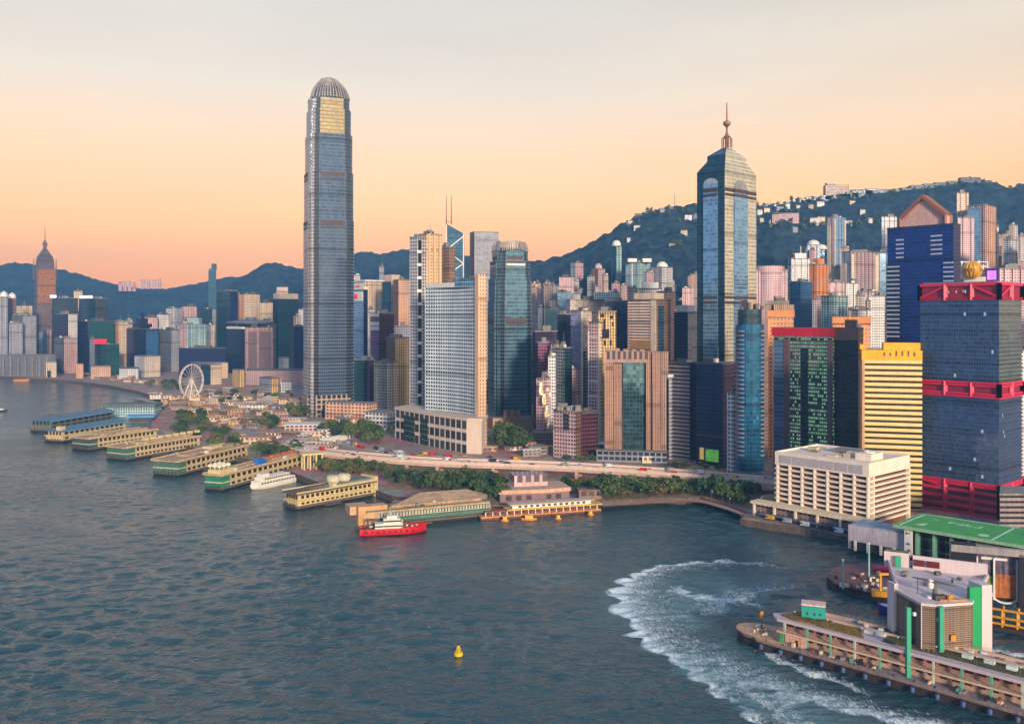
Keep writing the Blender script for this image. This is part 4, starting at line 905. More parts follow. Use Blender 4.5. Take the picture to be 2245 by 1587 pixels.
# ---- between the tallest tower and the hotel
M_ = [
 ('pale blue glass slab with a crimson emblem on its top, right of the tallest skyscraper', 770, 797, 806, 636, 1350, 'sky', 'navy', 46),
 ('long cream rooftop block behind the crimson emblem slab', 776, 800, 842, 618, 1750, 'white', 'cream', 50),
 ('white stepped apartment tower behind the cream rooftop block', 770, None, 790, 604, 1850, 'white', None, 0),
 ('slim pale tower standing behind the peach slab, narrow and flat topped', 832, None, 842, 586, 1900, 'lgrey', None, 0),
 ('blue fronted tower with a broad cream cap', 838, 858, 882, 618, 1650, 'teal', 'peach', 45),
 ('ribbed peach slab left of the residences', 862, 874, 900, 614, 1600, 'brown', 'peach', 60),
 ('mauve office block with white bands on a pink front', 812, 831, 864, 688, 1300, 'mauve', 'maroon', 42),
 ('grey roof block stepping behind the mauve office', 862, None, 900, 716, 1380, 'lgrey', None, 0),
 ('golden ribbed slab with a pale frame, low behind the residences', 847, 867, 906, 742, 1230, 'brown', 'gold', 55),
 ('white box building with a lilac front near the golden slab', 820, 848, 872, 795, 1180, 'lgrey', 'cream', 40),
 ('dark teal podium tower between the tallest skyscraper and the pink fronted office', 776, None, 815, 790, 1280, 'teal', None, 0),
 ('pink shop tower between the navy glass and the lilac box', 806, None, 824, 790, 1240, 'plum', None, 0),
]
for (lb_, x0, xm, x1, yt, Y, a1, a2, an) in M_:
    T = tower(lb_, x0, xm, x1, yt, Y, o[a1], o[a2] if a2 else None, an or None, name='city_tower', cat='building', plant=1, cren=(10 if a1 in ('white', 'cream', 'pink', 'peach', 'lgrey') else 0))
    if 'crimson emblem' in lb_:
        MB().prism(grow(T.P, .6), T.z + 1.31, T.z + 4, 0).build('white_top', WHITE, T.o)
        facepanel(T, 'L', .06, .94, T.z - 16, T.z - 2, .8, 'emblem_panel', WHITE)
        b = MB(); pv = Vector(T.P[0]) + T.Ld * T.w * .5 - T.Rd * 1.5
        b.rev((pv.x, pv.y, T.z - 9), [(.01, -3.6), (4, -3), (6.6, 0), (4, 3), (.01, 3.6)], 12, sy=.12).build('emblem', plain('crimson_emblem', alb(215, 20, 70, .8), .5), T.o)
    if 'white bands' in lb_:
        for y in (678, 706, 716): facepanel(T, 'L', 0, 1, PZ(y + 8 if y > 700 else y + 16, Y), PZ(y, Y) if y > 700 else T.z, .7, 'white_band', WHITE)
    if 'cream cap' in lb_: MB().prism(scl(T.P, .8), T.z + 1.31, PZ(602, Y), 0).build('cream_cap', plain('cream_cap', alb(226, 200, 178), .7), T.o)

# ---- centre: between the twin tower and the spired tower, and the slopes behind
C_ = [
 ('orange peach apartment slab beside the blue glass twin', 1166, None, 1186, 622, 1750, 'orange', None, 0),
 ('white apartment slab right of the orange peach one', 1186, None, 1206, 636, 1800, 'white', None, 0),
 ('pink topped apartment slab in the row of white slabs', 1203, None, 1227, 629, 1780, 'pink', None, 0),
 ('taller pink and white apartment tower rising over the row of slabs', 1226, None, 1258, 608, 1700, 'pink', None, 0),
 ('lone pink apartment block perched high on the slope', 1251, 1262, 1279, 576, 1900, 'lgrey', 'pink', 45),
 ('pink round topped apartment tower on the slope', 1297, 1312, 1327, 590, 1800, 'brown', 'pink', 45),
 ('slim teal tower with a white rounded cap, standing highest below the ridge', 1340, 1352, 1363, 540, 1850, 'teal', 'tealw', 48),
 ('blue grey twin apartment slab with two white roof boxes', 1372, 1400, 1426, 576, 1750, 'tealw', 'tealw', 44),
 ('white stepped apartment tower with arched roof beside the blue grey twin', 1428, 1452, 1475, 586, 1750, 'lgrey', 'white', 44),
 ('pink apartment tower close left of the spired tower', 1496, None, 1520, 632, 1600, 'pink', None, 0),
 ('narrower pink apartment tower behind its taller pink neighbour', 1512, None, 1528, 650, 1700, 'pink', None, 0),
 ('cream flat roofed bank block with a glass hall on top', 1240, 1250, 1342, 658, 1250, 'lilac', 'blank', 64),
 ('pale lilac slab with a white edge, before the cream bank block', 1251, 1276, 1306, 682, 1000, 'lilac', 'blank', 40),
 ('navy block in the gap left of the striped bank', 1326, None, 1380, 660, 1180, 'navy', None, 0),
 ('cream and white striped bank tower with a teal glass corner', 1376, 1438, 1470, 658, 1000, 'stripe', 'brown', 42),
 ('cream brown ribbed tower rising behind the striped bank', 1440, 1462, 1481, 640, 1120, 'cream', 'peach', 45),
 ('white rooftop block behind the striped bank', 1400, None, 1450, 634, 1200, 'white', None, 0),
 ('white capped block with dark glass front, left of the spired tower', 1478, 1508, 1530, 686, 1050, 'navy', 'blank', 42),
 ('dark purple office with a maroon top beside the blue glass twin', 1168, 1174, 1222, 728, 980, 'navy', 'plum', 62),
 ('mauve glass office in front of the maroon topped one', 1176, 1180, 1210, 752, 940, 'plum', 'mauve', 66),
 ('cream slim block stepping down from the mauve glass office', 1208, 1214, 1226, 756, 930, 'white', 'cream', 50),
 ('white narrow building with a tall lit sign board', 1202, None, 1219, 782, 900, 'white', None, 0),
 ('slate green office right of the cream slim block', 1222, 1240, 1254, 690, 1080, 'dgrey', 'navy', 45),
 ('teal block behind the row of slim offices', 1196, None, 1228, 680, 1280, 'teal', None, 0),
 ('grey lilac tower with a green planted strip down its front', 1218, 1238, 1254, 764, 900, 'grey', 'teal', 42),
 ('dark grey slab between the lilac slab and the lattice tower', 1278, None, 1292, 770, 900, 'dgrey', None, 0),
 ('slanting glass block with white lattice lines, beside the gold topped tower', 1290, 1313, 1320, 708, 860, 'rosegrid', 'cream', 40),
 ('gold cream tower with dark cut out openings near its top', 1297, 1312, 1351, 684, 930, 'rosegrid', 'gold', 60),
 ('low brown annex with a white roof at the foot of the pillar tower', 1296, None, 1330, 985, 830, 'brown', None, 0),
 ('teal block at the foot of the cream bank block', 1222, None, 1254, 640, 1450, 'sky', None, 0),
 ('orange gravel site office behind the elevated road', 1130, None, 1180, 1000, 850, 'peach', None, 0),
 ('low brick hall with a white canopy left of the granite block', 1166, None, 1216, 950, 880, 'brown', None, 0),
]
for (lb_, x0, xm, x1, yt, Y, a1, a2, an) in C_:
    T = tower(lb_, x0, xm, x1, yt, Y, o[a1], o[a2] if a2 else None, an or None, name='city_tower' if yt < 900 else 'low_block', cat='building', plant=0 if yt > 900 else rnd.choice((1, 1, 2)), fl=3.2, bay=3, roof=rnd.choice((CONC, CONC, CONCD)), cren=(9 if Y > 1500 or a1 in ('peach',) else 0))
    if 'round topped' in lb_ or 'arched roof' in lb_: MB().rev((T.c[0], T.c[1], T.z + 1.3), [(T.w * .45, 0), (T.w * .42, 5), (T.w * .2, 10), (.01, 11)], 12).build('rounded_roof', o['pink'] if 'pink' in lb_ else WHITE, T.o)
    if 'rounded cap' in lb_: MB().rev((T.c[0], T.c[1], T.z + 1.3), [(9, 0), (9, 5), (6, 10), (.01, 12)], 12).build('rounded_cap', WHITE, T.o)
    if 'two white roof' in lb_:
        for q in (-14, 14): MB().box((T.c[0] + q, T.P[0][1] + 8, T.z + 1.3), (17, 14, 7)).build('roof_box', WHITE, T.o)
        facepanel(T, 'L', .45, .55, 0, T.z, .8, 'white_rib', WHITE)
    if 'lattice lines' in lb_:
        for i in range(9):
            y = 740 + i * 32; facepanel(T, 'L', -.03, 1.0, PZ(y, Y) - .6, PZ(y, Y) + .4, .6, 'lattice_bar', WHITE)
        facepanel(T, 'L', -.06, .06, 0, T.z, .8, 'white_edge', plain('cream_edge', alb(236, 214, 190, .72), .7))
        facepanel(T, 'L', .95, 1.0, 0, T.z - 8, .8, 'side_edge', WHITE)
    if 'cut out openings' in lb_:
        for u, y, ww, hh in ((.1, 688, .22, 8), (.62, 692, .2, 7), (.28, 700, .1, 22), (.75, 706, .1, 9), (.18, 722, .42, 20), (.3, 746, .12, 12), (.62, 746, .12, 12), (.4, 770, .1, 9)):
            facepanel(T, 'R', u, u + ww, PZ(y + hh, Y), PZ(y, Y), .3, 'dark_opening', DARK)
    if 'teal glass corner' in lb_:
        facepanel(T, 'R', .18, .5, 0, T.z - 6, .7, 'teal_glazing', fc((40, 90, 110), (36, 96, 124), .1, .2, .5, .12))
        MB().prism(scl(T.P, .7), T.z + 1.31, T.z + 8, 0).build('attic', plain('cream_cap', alb(226, 200, 178), .7), T.o)
        facepanel(T, 'L', -.005, .17, 0, T.z, .8, 'corner_panel', plain('cream_cap', alb(226, 200, 178), .7))
        facepanel(T, 'L', .12, .9, PZ(766, Y), PZ(746, Y), .5, 'tan_band', plain('tan_band', alb(176, 130, 80), .7))
    if 'glass hall' in lb_: MB().box((T.c[0] + 24, T.P[0][1] + 8, T.z + 1.3), (34, 24, 9), -.2).build('glass_hall', o['tealw'], T.o)
    if 'lit sign' in lb_:
        sb = MB(); p_ = at(1196, 880, Y - 20)
        for i in range(16): sb.box((p_.x + rnd.uniform(-5, 5), p_.y, p_.z + rnd.uniform(-26, 14)), (rnd.uniform(1, 3), .6, rnd.uniform(2, 6)))
        sb.build('lit_sign_board', plain('lit_yellow_white', alb(250, 230, 180, .9), .5, emit=.25), T.o)
    if 'planted strip' in lb_: facepanel(T, 'L', .0, .22, 0, T.z - 12, .5, 'planted_strip', fc((110, 130, 110), (70, 96, 84), .3, .4, 0, .6))
    if 'white edge, before' in lb_:
        facepanel(T, 'L', -.02, .05, 0, T.z, .8, 'white_edge', WHITE); facepanel(T, 'R', .25, .7, 0, PZ(778, Y), .8, 'dark_glazing', o['dgrey'])
    if 'white cap' in lb_ or 'white rooftop' in lb_: MB().prism(scl(T.P, .75), T.z + 1.31, T.z + 9, 0).build('white_cap', WHITE, T.o)

# ---- front row, centre right
G_ = [
 ('octagonal granite block with a grey stone skin beside the elevated road', 1213, 1262, 1280, 904, 800, 'rosegrid', 'brown', 35),
 ('dark maroon wing attached to the granite block', 1270, 1276, 1311, 908, 806, 'brown', 'maroon', 60),
 ('dark office with pale horizontal stripes right of the pillar tower', 1464, 1512, 1532, 798, 790, 'dstripe', 'navy', 42),
 ('white strip building squeezed beside the pillar tower', 1462, None, 1474, 830, 800, 'lgrey', None, 0),
 ('dark purple glass office with advertising screens at its foot', 1526, 1584, 1622, 800, 760, 'navy', 'plum', 42),
 ('slender white office with a ladder of small windows', 1594, 1608, 1617, 862, 720, 'white', 'white', 45),
 ('brown topped slab with a slotted concrete crown, behind the rounded teal tower', 1676, None, 1730, 662, 900, 'brown', None, 0),
 ('orange roofed block between the teal tower and the crimson attic', 1684, None, 1740, 698, 800, 'orange', None, 0),
 ('terracotta roofed block behind the dark plum wing', 1826, None, 1908, 712, 820, 'orange', None, 0),
]
for (lb_, x0, xm, x1, yt, Y, a1, a2, an) in G_:
    T = tower(lb_, x0, xm, x1, yt, Y, o[a1], o[a2] if a2 else None, an or None, name='office_block', cat='building', plant=1, fl=3.4, bay=3, roof=CONC if 'dark' not in lb_ else CONCD)
    if 'advertising' in lb_:
        def scr(u0, u1, y0, y1, m_): facepanel(T, 'L', u0, u1, PZ(y1, Y), PZ(y0, Y), .9, 'advertising_screen', m_)
        scr(.14, .62, 988, 1014, plain('green_screen', alb(110, 190, 70, .8), .4, var=.6, scale=.25, emit=.35)); scr(.7, .84, 986, 1012, plain('yellow_screen', alb(236, 190, 90, .8), .4, var=.7, scale=.4, emit=.4))
        facepanel(T, 'L', -.02, 1.0, PZ(960, Y), PZ(955, Y), 1.2, 'canopy', plain('dark_canopy', alb(70, 58, 72), .5)); facepanel(T, 'R', .3, .7, PZ(1012, Y), PZ(992, Y), .8, 'poster', plain('rose_poster', alb(180, 120, 120), .5, var=.5, scale=.3))
        facepanel(T, 'L', .35, .58, PZ(950, Y), PZ(800, Y), .5, 'blue_bay', o['navy'])
    if 'horizontal stripes' in lb_:
        MB().box((T.P[0][0] - 18, T.P[0][1] + 22, T.z + 1), (4, 1, 8), R(-42)).build('red_flag_sign', plain('crimson_emblem', alb(215, 20, 70, .8), .5), T.o)
    if 'granite' in lb_ and 'octagonal' in lb_:
        for q in range(3): MB().box((T.c[0] - 8 + q * 8, T.c[1] - 6, T.z + 1.3), (5, 5, rnd.uniform(2, 5))).build('plant_room', CONC, T.o)
        facepanel(T, 'L', .3, .55, PZ(945, Y), T.z - 2, .4, 'dark_bay', o['dgrey'])
    if 'slotted concrete' in lb_:
        MB().box((T.c[0] + 3, T.c[1] - 6, PZ(690, Y)), (20, 18, PZ(668, Y) - PZ(690, Y)), 0, 0, 0, 2, 12).build('crown', fc((196, 160, 130), (110, 86, 80), .45, .2, 0, .6, wk=.7), T.o)
    if 'orange roofed' in lb_ or 'terracotta' in lb_:
        MB().prism(grow(T.P, 1), T.z + 1.31, T.z + 7, 0).build('orange_roof', plain('orange_roof', alb(226, 140, 80, .75), .7), T.o)

# ---- slopes right of the spired tower
D_ = [
 ('pink round fronted apartment tower right of the spired tower', 1655, None, 1727, 592, 1300, 'pink', None, 0),
 ('bright cobalt blue glass tower', 1733, 1755, 1781, 618, 1150, 'blue', 'blue', 46),
 ('cream crowned apartment tower rising behind the cobalt tower', 1735, None, 1776, 568, 1500, 'white', None, 0),
 ('orange apartment tower right of the cobalt tower', 1774, 1792, 1817, 580, 1250, 'orange', 'orange', 48),
 ('grey apartment tower with a white domed top, behind the orange tower', 1770, None, 1796, 538, 1700, 'lgrey', None, 0),
 ('smaller grey tower stepped beside the white domed one', 1792, None, 1808, 548, 1720, 'sky', None, 0),
 ('very tall two tone apartment tower with pale edges, above the others on the slope', 1814, 1829, 1854, 476, 1750, 'pink', 'sky', 52),
 ('wide rose grid apartment slab between the tall two tone tower and the navy tower', 1846, 1866, 1926, 552, 1450, 'lgrey', 'rosegrid', 62),
 ('blue grey slab squeezed against the navy gabled tower', 1918, None, 1950, 556, 1500, 'sky', None, 0),
 ('rose apartment block below the orange tower', 1812, None, 1852, 620, 1350, 'pink', None, 0),
 ('teal and white grid block in front of the rose slabs', 1800, 1828, 1860, 650, 1100, 'tealw', 'tealw', 44),
 ('white slim apartment block beside the teal and white grid block', 1855, None, 1882, 622, 1250, 'white', None, 0),
 ('white plain stair tower left of the navy gabled tower', 1910, None, 1940, 650, 1050, 'white', None, 0),
 ('low white block with blind walls behind the terracotta roof', 1866, None, 1910, 680, 1050, 'white', None, 0),
 ('pale rose tower with white windows under the slim white block', 1880, None, 1926, 640, 1300, 'rosegrid', None, 0),
 ('pale lilac apartment tower standing between the rose round tower and the cobalt one', 1722, None, 1740, 625, 1350, 'lgrey', None, 0),
 ('pale pink apartment tower with white top, high right of the gabled roof', 2098, None, 2124, 424, 1500, 'cream', None, 0),
 ('peach and blue striped apartment tower right of the gabled roof', 2120, 2160, 2184, 450, 1450, 'rosegrid', 'peach', 46),
 ('rose apartment slab behind the navy gabled tower', 2100, None, 2136, 478, 1400, 'pink', None, 0),
 ('white tower of twin slabs near the right edge, above the crimson frame', 2200, 2216, 2232, 526, 1300, 'white', 'white', 50),
 ('small white tower on the slope beside the peach striped tower', 2178, None, 2190, 498, 1500, 'white', None, 0),
 ('rose brown block behind the crimson framed tower roof', 2192, None, 2245, 590, 1000, 'pink', None, 0),
 ('white building with dotted windows at the right edge', 2236, None, 2290, 770, 720, 'white', None, 0),
 ('cream striped building with dark window bands at the right edge', 2192, None, 2300, 1086, 520, 'dstripe', None, 0),
 ('pale slab with white top left of the navy gabled tower, on the upper slope', 1933, None, 1966, 476, 1700, 'white', None, 0),
]
for (lb_, x0, xm, x1, yt, Y, a1, a2, an) in D_:
    T = tower(lb_, x0, xm, x1, yt, Y, o[a1], o[a2] if a2 else None, an or None, name='apartment_tower', cat='building', plant=rnd.choice((1, 2)) if yt < 900 else 0, fl=3.0, bay=2.8, roof=CONC, cren=(0 if a1 == 'blue' or yt > 700 or 'stair' in lb_ else 8.5))
    if 'round fronted' in lb_:
        pf = T.P; b = MB(); cx_, cy_ = (pf[0][0] + pf[1][0]) / 2, pf[0][1] + 8; q = [(cx_ + 19 * math.cos(R(180 + i * 15)), cy_ + 14 * math.sin(R(180 + i * 15))) for i in range(13)]
        b.loft(q, 0, q, T.z + 6, 0, 2.8, 3); b.face([(p[0], p[1], T.z + 6) for p in q], 0); b.build('rounded_bay', o['pink'], T.o)
    if 'domed' in lb_: MB().rev((T.c[0], T.c[1], T.z + 1.3), [(11, 0), (11, 4), (7, 8), (.01, 10)], 12).build('dome', WHITE, T.o)
    if 'crowned' in lb_:
        MB().prism(scl(T.P, .6), T.z + 1.31, T.z + 10, 0).build('crown', o['white'], T.o); MB().bar((T.c[0], T.c[1], T.z + 10), (T.c[0], T.c[1], T.z + 22), .7).build('mast', WHITE, T.o)
    if 'two tone' in lb_:
        for sd_, u0, u1 in (('R', .88, 1.0), ('R', .0, .1), ('L', .5, 1)): facepanel(T, sd_, u0, u1, 0, T.z - (4 if sd_ == 'R' else 18), .8, 'pale_edge', plain('cream_edge', alb(236, 214, 190, .72), .7))
    if 'orange apartment' in lb_: MB().prism(scl(T.P, .55), T.z + 1.31, T.z + 9, 0).build('roof_crest', plain('orange_roof', alb(226, 140, 80, .75), .7), T.o)
    if 'striped apartment' in lb_: facepanel(T, 'L', .25, .95, 0, T.z - 4, .5, 'blue_bay', o['sky'])
# ridge and hillside houses
hs = [(1690, 496), (1708, 462), (1726, 460), (1748, 458), (1778, 455), (1797, 452), (1784, 488), (1798, 488), (1508, 484), (1528, 480), (1475, 542), (1500, 520), (1380, 494), (1396, 502), (1378, 530), (1450, 466), (1866, 446), (1890, 470), (1905, 488), (1668, 492), (1664, 470), (1680, 468), (1740, 510), (1722, 486), (1738, 484), (1860, 492)]
for i, (x, y) in enumerate(hs):
    for Y in range(1300, 2345, 15):           # where the sight line meets the slope
        if PEAK(x, Y) > PZ(y, Y): break
    w_, h_ = rnd.uniform(9, 20), rnd.uniform(4, 10)
    c = at(x, y, Y); zb = PEAK(x, Y) - 8
    if x == 1722: w_, h_ = 60, 16
    hm = o['pink'] if x in (1722, 1738) else rnd.choice((o['white'], o['lgrey'], o['cream']))
    h_o = thing('hillside_house', 'small pale house among the trees high on the mountain slope', 'house', (c.x, c.y, zb), 'houses on the mountain slope')
    MB().box((c.x, c.y, zb), (w_, 14, h_ + 8), rnd.uniform(-.4, .4), 0, 0, 4, 4).build('walls', hm, h_o)
    MB().box((c.x, c.y, zb + h_ + 8), (w_ + 1.5, 15.5, 1.2), 0).build('roof', CONC, h_o)
for i, (x, y, w_, h_) in enumerate(((1834, 408, 54, 24), (1756, 438, 40, 9), (1782, 434, 34, 9), (1888, 418, 46, 8), (1910, 416, 30, 8), (1960, 417, 26, 7), (1985, 414, 30, 7), (2010, 408, 30, 7), (2125, 391, 44, 12), (1420, 467, 26, 5), (1446, 461, 24, 5), (1700, 448, 36, 8), (1724, 446, 30, 6), (1810, 430, 22, 6), (1850, 426, 26, 6), (1870, 424, 20, 9), (1935, 417, 22, 8), (2035, 405, 24, 6), (2060, 402, 26, 7), (2085, 399, 20, 8), (2160, 398, 24, 6), (1400, 470, 16, 5), (1466, 455, 18, 4), (1680, 450, 20, 5), (1765, 440, 22, 8))):
    Y = 2345; c = at(x, y, Y); zb = PEAK(x, Y) - 6; ww = w_ / F * Y
    h_o = thing('ridge_building', ('tall brown twin block of flats standing on the mountain ridge' if i == 0 else 'grey lookout building with a flat roof on the highest part of the ridge' if i == 8 else 'low dark building along the skyline of the mountain ridge'), 'building', (c.x, c.y, zb), None if i in (0, 8) else 'low buildings along the ridge')
    MB().box((c.x, c.y, zb), (ww, 16, c.z - zb), 0, 0, 0, 5, 4).build('walls', o['brown'] if i == 0 else o['dgrey'], h_o)
    MB().box((c.x, c.y, c.z), (ww * .96, 15, 1.5)).build('roof', CONCD, h_o)
    if i == 0: MB().box((c.x - ww * .26, c.y, c.z + 1.5), (ww * .36, 13, 6), 0, 0, 0, 5, 4).build('roof_house', o['brown'], h_o)
mo = at(1479, 450, 2350); tag(MB().bar((mo.x, mo.y, mo.z - 10), (mo.x, mo.y, PZ(424, 2350)), .9, 0, 6, .5).build('radio_mast', STEEL), 'thin radio mast on the mountain ridge left of the spired tower', 'mast')
# hill top estates, far left
for i, (x0, x1, y0, Y) in enumerate(((260, 300, 616, 4300), (308, 356, 611, 4200))):
    T = thing('housing_estate_block', ('smaller', 'larger')[i] + ' pink estate block on the distant hill crest', 'building', (PX((x0 + x1) / 2, Y), Y, 0))
    for k in range(4):
        a_, b_ = x0 + (x1 - x0) * k / 4, x0 + (x1 - x0) * (k + .82) / 4
        MB().prism(facing(a_, b_, Y, 30), PZ(y0 + 22, Y), PZ(y0 + rnd.uniform(0, 4), Y), 0, bay=9, fl=9).build('wing', o['pink'], T)

# ---- the packed slender towers of the lower slopes and the city behind
pk = [('mid', 1170, 1250, 620, 690, 1500, 16), ('mid', 1255, 1530, 596, 690, 1700, 38), ('mid', 1480, 1530, 690, 760, 1150, 3), ('mid', 1660, 1740, 590, 660, 1480, 9), ('mid', 1730, 1950, 540, 650, 1650, 34), ('mid', 1790, 1945, 640, 710, 1180, 9), ('mid', 2106, 2245, 490, 600, 1500, 15), ('city', 262, 470, 700, 760, 2120, 14), ('city', 540, 665, 690, 740, 2100, 6), ('city', 778, 900, 640, 760, 1550, 9), ('city', 0, 120, 690, 760, 2080, 6), ('mid', 2262, 2480, 470, 600, 1150, 12), ('mid', 2270, 2460, 640, 760, 760, 7), ('street', 1186, 1256, 800, 880, 890, 3)]
wd = {'mid': 'on the packed lower mountain slope', 'city': 'in the crowded city behind the far shore', 'street': 'squeezed between the offices right of the glass twin'}
sh = [('white', 'white'), ('cream', 'cream'), ('pink', 'pink'), ('lgrey', 'pale grey'), ('rosegrid', 'rose'), ('peach', 'peach'), ('tealw', 'pale teal'), ('sky', 'pale blue')]
for kd, xa, xb, ya, yb, Y0, n_ in pk:
    for i in range(n_):
        x = xa + (xb - xa) * (i + rnd.uniform(.1, .9)) / n_; wpx = rnd.uniform(9, 17) * 1300 / Y0; k_, nm_ = rnd.choice((sh[0], sh[0], sh[1], sh[2], sh[3], sh[4], sh[1]) if kd == 'mid' else sh)
        low = rnd.random() < .45; Y = Y0 + rnd.uniform(-60, 160)
        T = tower(nm_ + ' slender tower block ' + wd[kd], x - wpx, x + rnd.uniform(-.5, .4) * wpx, x + wpx, rnd.uniform(ya, yb), Y, o[k_], o[rnd.choice(('white', 'cream', 'pink'))], None if x > 900 else 42, fl=3, bay=2.8, name='slender_tower', cat='building', group=nm_ + ' slender towers ' + wd[kd], cren=rnd.choice((6, 8, 10)), plant=1)
# ============================================================ WATERFRONT
OCH = plain('ochre_render', alb(224, 200, 156, .74), .8, var=.16, scale=.4); CRM = plain('cream_render', alb(232, 206, 152, .72), .8, var=.14, scale=.4)
GRN = plain('green_cladding', alb(74, 116, 104, .8), .6, var=.2, scale=.3); BLUR = plain('blue_metal_roof', alb(84, 128, 158, .62), .5, var=.15, scale=.2)
TANR = plain('tan_flat_roof', alb(204, 166, 130, .74), .85, var=.34, scale=.2); DKW = plain('dark_opening', alb(58, 46, 44, .6), .5); PILE = plain('wet_piles', alb(48, 44, 46, .6), .7)
GREYR = plain('grey_green_roof', alb(110, 124, 124), .8, var=.2)
def pier(label, C, Lp, Rp, h, wall, roof, endm, roofstyle='flat', nwin=14, group='ferry piers', xt=None):
    """a two storey ferry pier: C near corner, Lp the far end of its head, Rp the landward end (pixels at the water line)"""
    c, l_, r_ = G(*C), G(*Lp), G(*Rp)
    d = (r_ - c).normalized(); ln = (r_ - c).length; n_ = Vector((-d.y, d.x, 0)); wd = max(13, abs((l_ - c).dot(n_)) * .68)
    T = thing('ferry_pier', label, 'ferry pier', (c.x, c.y, 0), group); yaw = math.atan2(d.y, d.x)
    P = lambda s_, t_, z=0: c + d * s_ + n_ * t_ + Vector((0, 0, z))
    def slab(s0, s1, t0, t1, z0, z1, nm, m_, **k):
        q = [P(s0, t0), P(s1, t0), P(s1, t1), P(s0, t1)]; return MB().prism([(p.x, p.y) for p in q], z0, z1, 0, bottom=True, **k).build(nm, m_, T)
    slab(0, ln, 0, wd, -1.5, 1.2, 'pile_row', PILE); slab(-1.2, ln, -1.2, wd + 1.2, 1.2, 2.2, 'deck', plain('pier_deck', alb(120, 104, 96), .85))
    g = h * .46
    slab(1, ln, 1, wd - 1, 2.2, g, 'lower_wall', wall); slab(-.6, ln, -.4, wd + .4, g, g + .8, 'floor_slab', wall)
    slab(1.4, ln, 1.4, wd - 1.4, g + .8, h - 1.2, 'upper_wall', wall)
    if endm: slab(-.4, 9, -.2, wd + .2, 2.3, h - 1, 'head_cladding', endm)
    e0 = 11 if endm else 3
    for i in range(nwin):
        q = e0 + (ln - e0 - 3) * (i + .5) / nwin; w_ = (ln - e0) / nwin * .56
        for z0, z1, k in ((2.9, g - .8, .96), (g + 1.6, h - 2.2, 1.34)):
            slab(q - w_ / 2, q + w_ / 2, k - .12, k + .3, z0, z1, 'window', DKW)
    if not endm:
        for i in range(5):
            q = wd * (i + .7) / 5.6; slab(.85, 1.2, q, q + wd * .1, g + 1.5, h - 2, 'window', DKW)
    if roofstyle == 'flat':
        slab(-1.5, ln, -1.6, wd + 1.6, h - 1.2, h, 'roof', roof); slab(ln * .2, ln * .96, wd * .3, wd * .7, h, h + 1.6, 'roof_light', roof)
        for q in (0, 1): slab(-1.5, ln, (-1.6, wd + 1.1)[q], (-1.1, wd + 1.6)[q], h, h + .8, 'parapet', wall)
    else:
        b = MB(); q = [P(-1.5, -2, h - 1.2), P(ln, -2, h - 1.2), P(ln, wd / 2, h + 2.2), P(wd * .3, wd / 2, h + 2.2)]; q2 = [P(-1.5, wd + 2, h - 1.2), P(ln, wd + 2, h - 1.2)]
        b.face(q); b.face([q2[1], q2[0], q[3], q[2]]); b.face([q2[0], q[0], q[3]]); b.face([q[1], q2[1], q[2]]); b.face([q[0], q2[0], q2[1], q[1]]); b.build('roof', roof, T)
        slab(-1.8, ln, -2.3, -1.7, h - 1.9, h - 1.1, 'gutter', plain('pale_blue_gutter', alb(120, 170, 200, .8), .5))
    pq = random.Random(int(c.x * 7) % 999)
    if roofstyle == 'flat':
        for i in range(pq.randint(5, 9)): s0 = pq.uniform(4, ln * .92); t0 = pq.uniform(1, wd * .75); slab(s0, s0 + pq.uniform(1, 4), t0, t0 + pq.uniform(1, 2.4), h, h + pq.uniform(.6, 2.4), 'roof_vent', pq.choice((CONC, CONCD, WHITE, CRM, GREYR)))
        slab(ln * .3, ln * .3 + 9, wd * .1, wd * .28, h, h + .25, 'roof_patch', pq.choice((CONCD, GREYR)))
    for i in range(7): q = P(-1.4, wd * (i + .5) / 7, -1); MB().bar(q, q + Vector((0, 0, 5)), .35, 0, 6).build('mooring_pile', PILE, T)
    slab(ln * .3, ln * .5, -4.5, -1.25, .4, 1.0, 'gangway', plain('pier_deck', alb(120, 104, 96), .85))
    return T, P, ln, wd, yaw, slab
pier('ferry pier with a blue ridged roof, farthest out to sea', (112, 947), (88, 938), (250, 922), 13, plain('grey_green_wall', alb(120, 128, 120), .8), BLUR, None, 'hip', 10)  # wall in one even grey green
T, P, ln, wd, yaw, slab = pier('ferry pier with a blue roof and a cream arched wall below, second farthest', (137, 970), (122, 960), (277, 946), 12.5, OCH, BLUR, None, 'hip', 12)
slab(0, 6, 2, 8, 11, 16, 'head_tower', CRM)
pier('ochre ferry pier with a dark green head, third from the far end', (196, 988), (172, 978), (345, 966), 12, OCH, TANR, plain('dark_green_head', alb(70, 96, 96), .7), nwin=13)
T, P, ln, wd, yaw, slab = pier('ochre ferry pier with a grey green head and roof vents, fourth from the far end', (278, 1010), (239, 1000), (440, 982), 12, OCH, TANR, GRN, nwin=16)
for i in range(8): slab(30 + i * 9, 34 + i * 9, wd * .45, wd * .6, 13.6, 16, 'roof_vent', CRM)
T, P, ln, wd, yaw, slab = pier('orange roofed ferry pier with a plain green head, fifth from the far end', (392, 1044), (335, 1033), (545, 1005), 12.5, OCH, TANR, GRN, nwin=13)
slab(ln * .55, ln * .7, wd * .3, wd * .7, 12.5, 16, 'roof_house', CRM)
T, P, ln, wd, yaw, slab = pier('ferry pier with a bright green head and white roof garden, sixth from the far end', (487, 1076), (455, 1066), (668, 1026), 12, OCH, TANR, plain('sea_green_head', alb(50, 130, 104, .8), .6), nwin=14)
slab(0, 16, 2, wd - 2, 12, 15, 'roof_terrace', CRM)
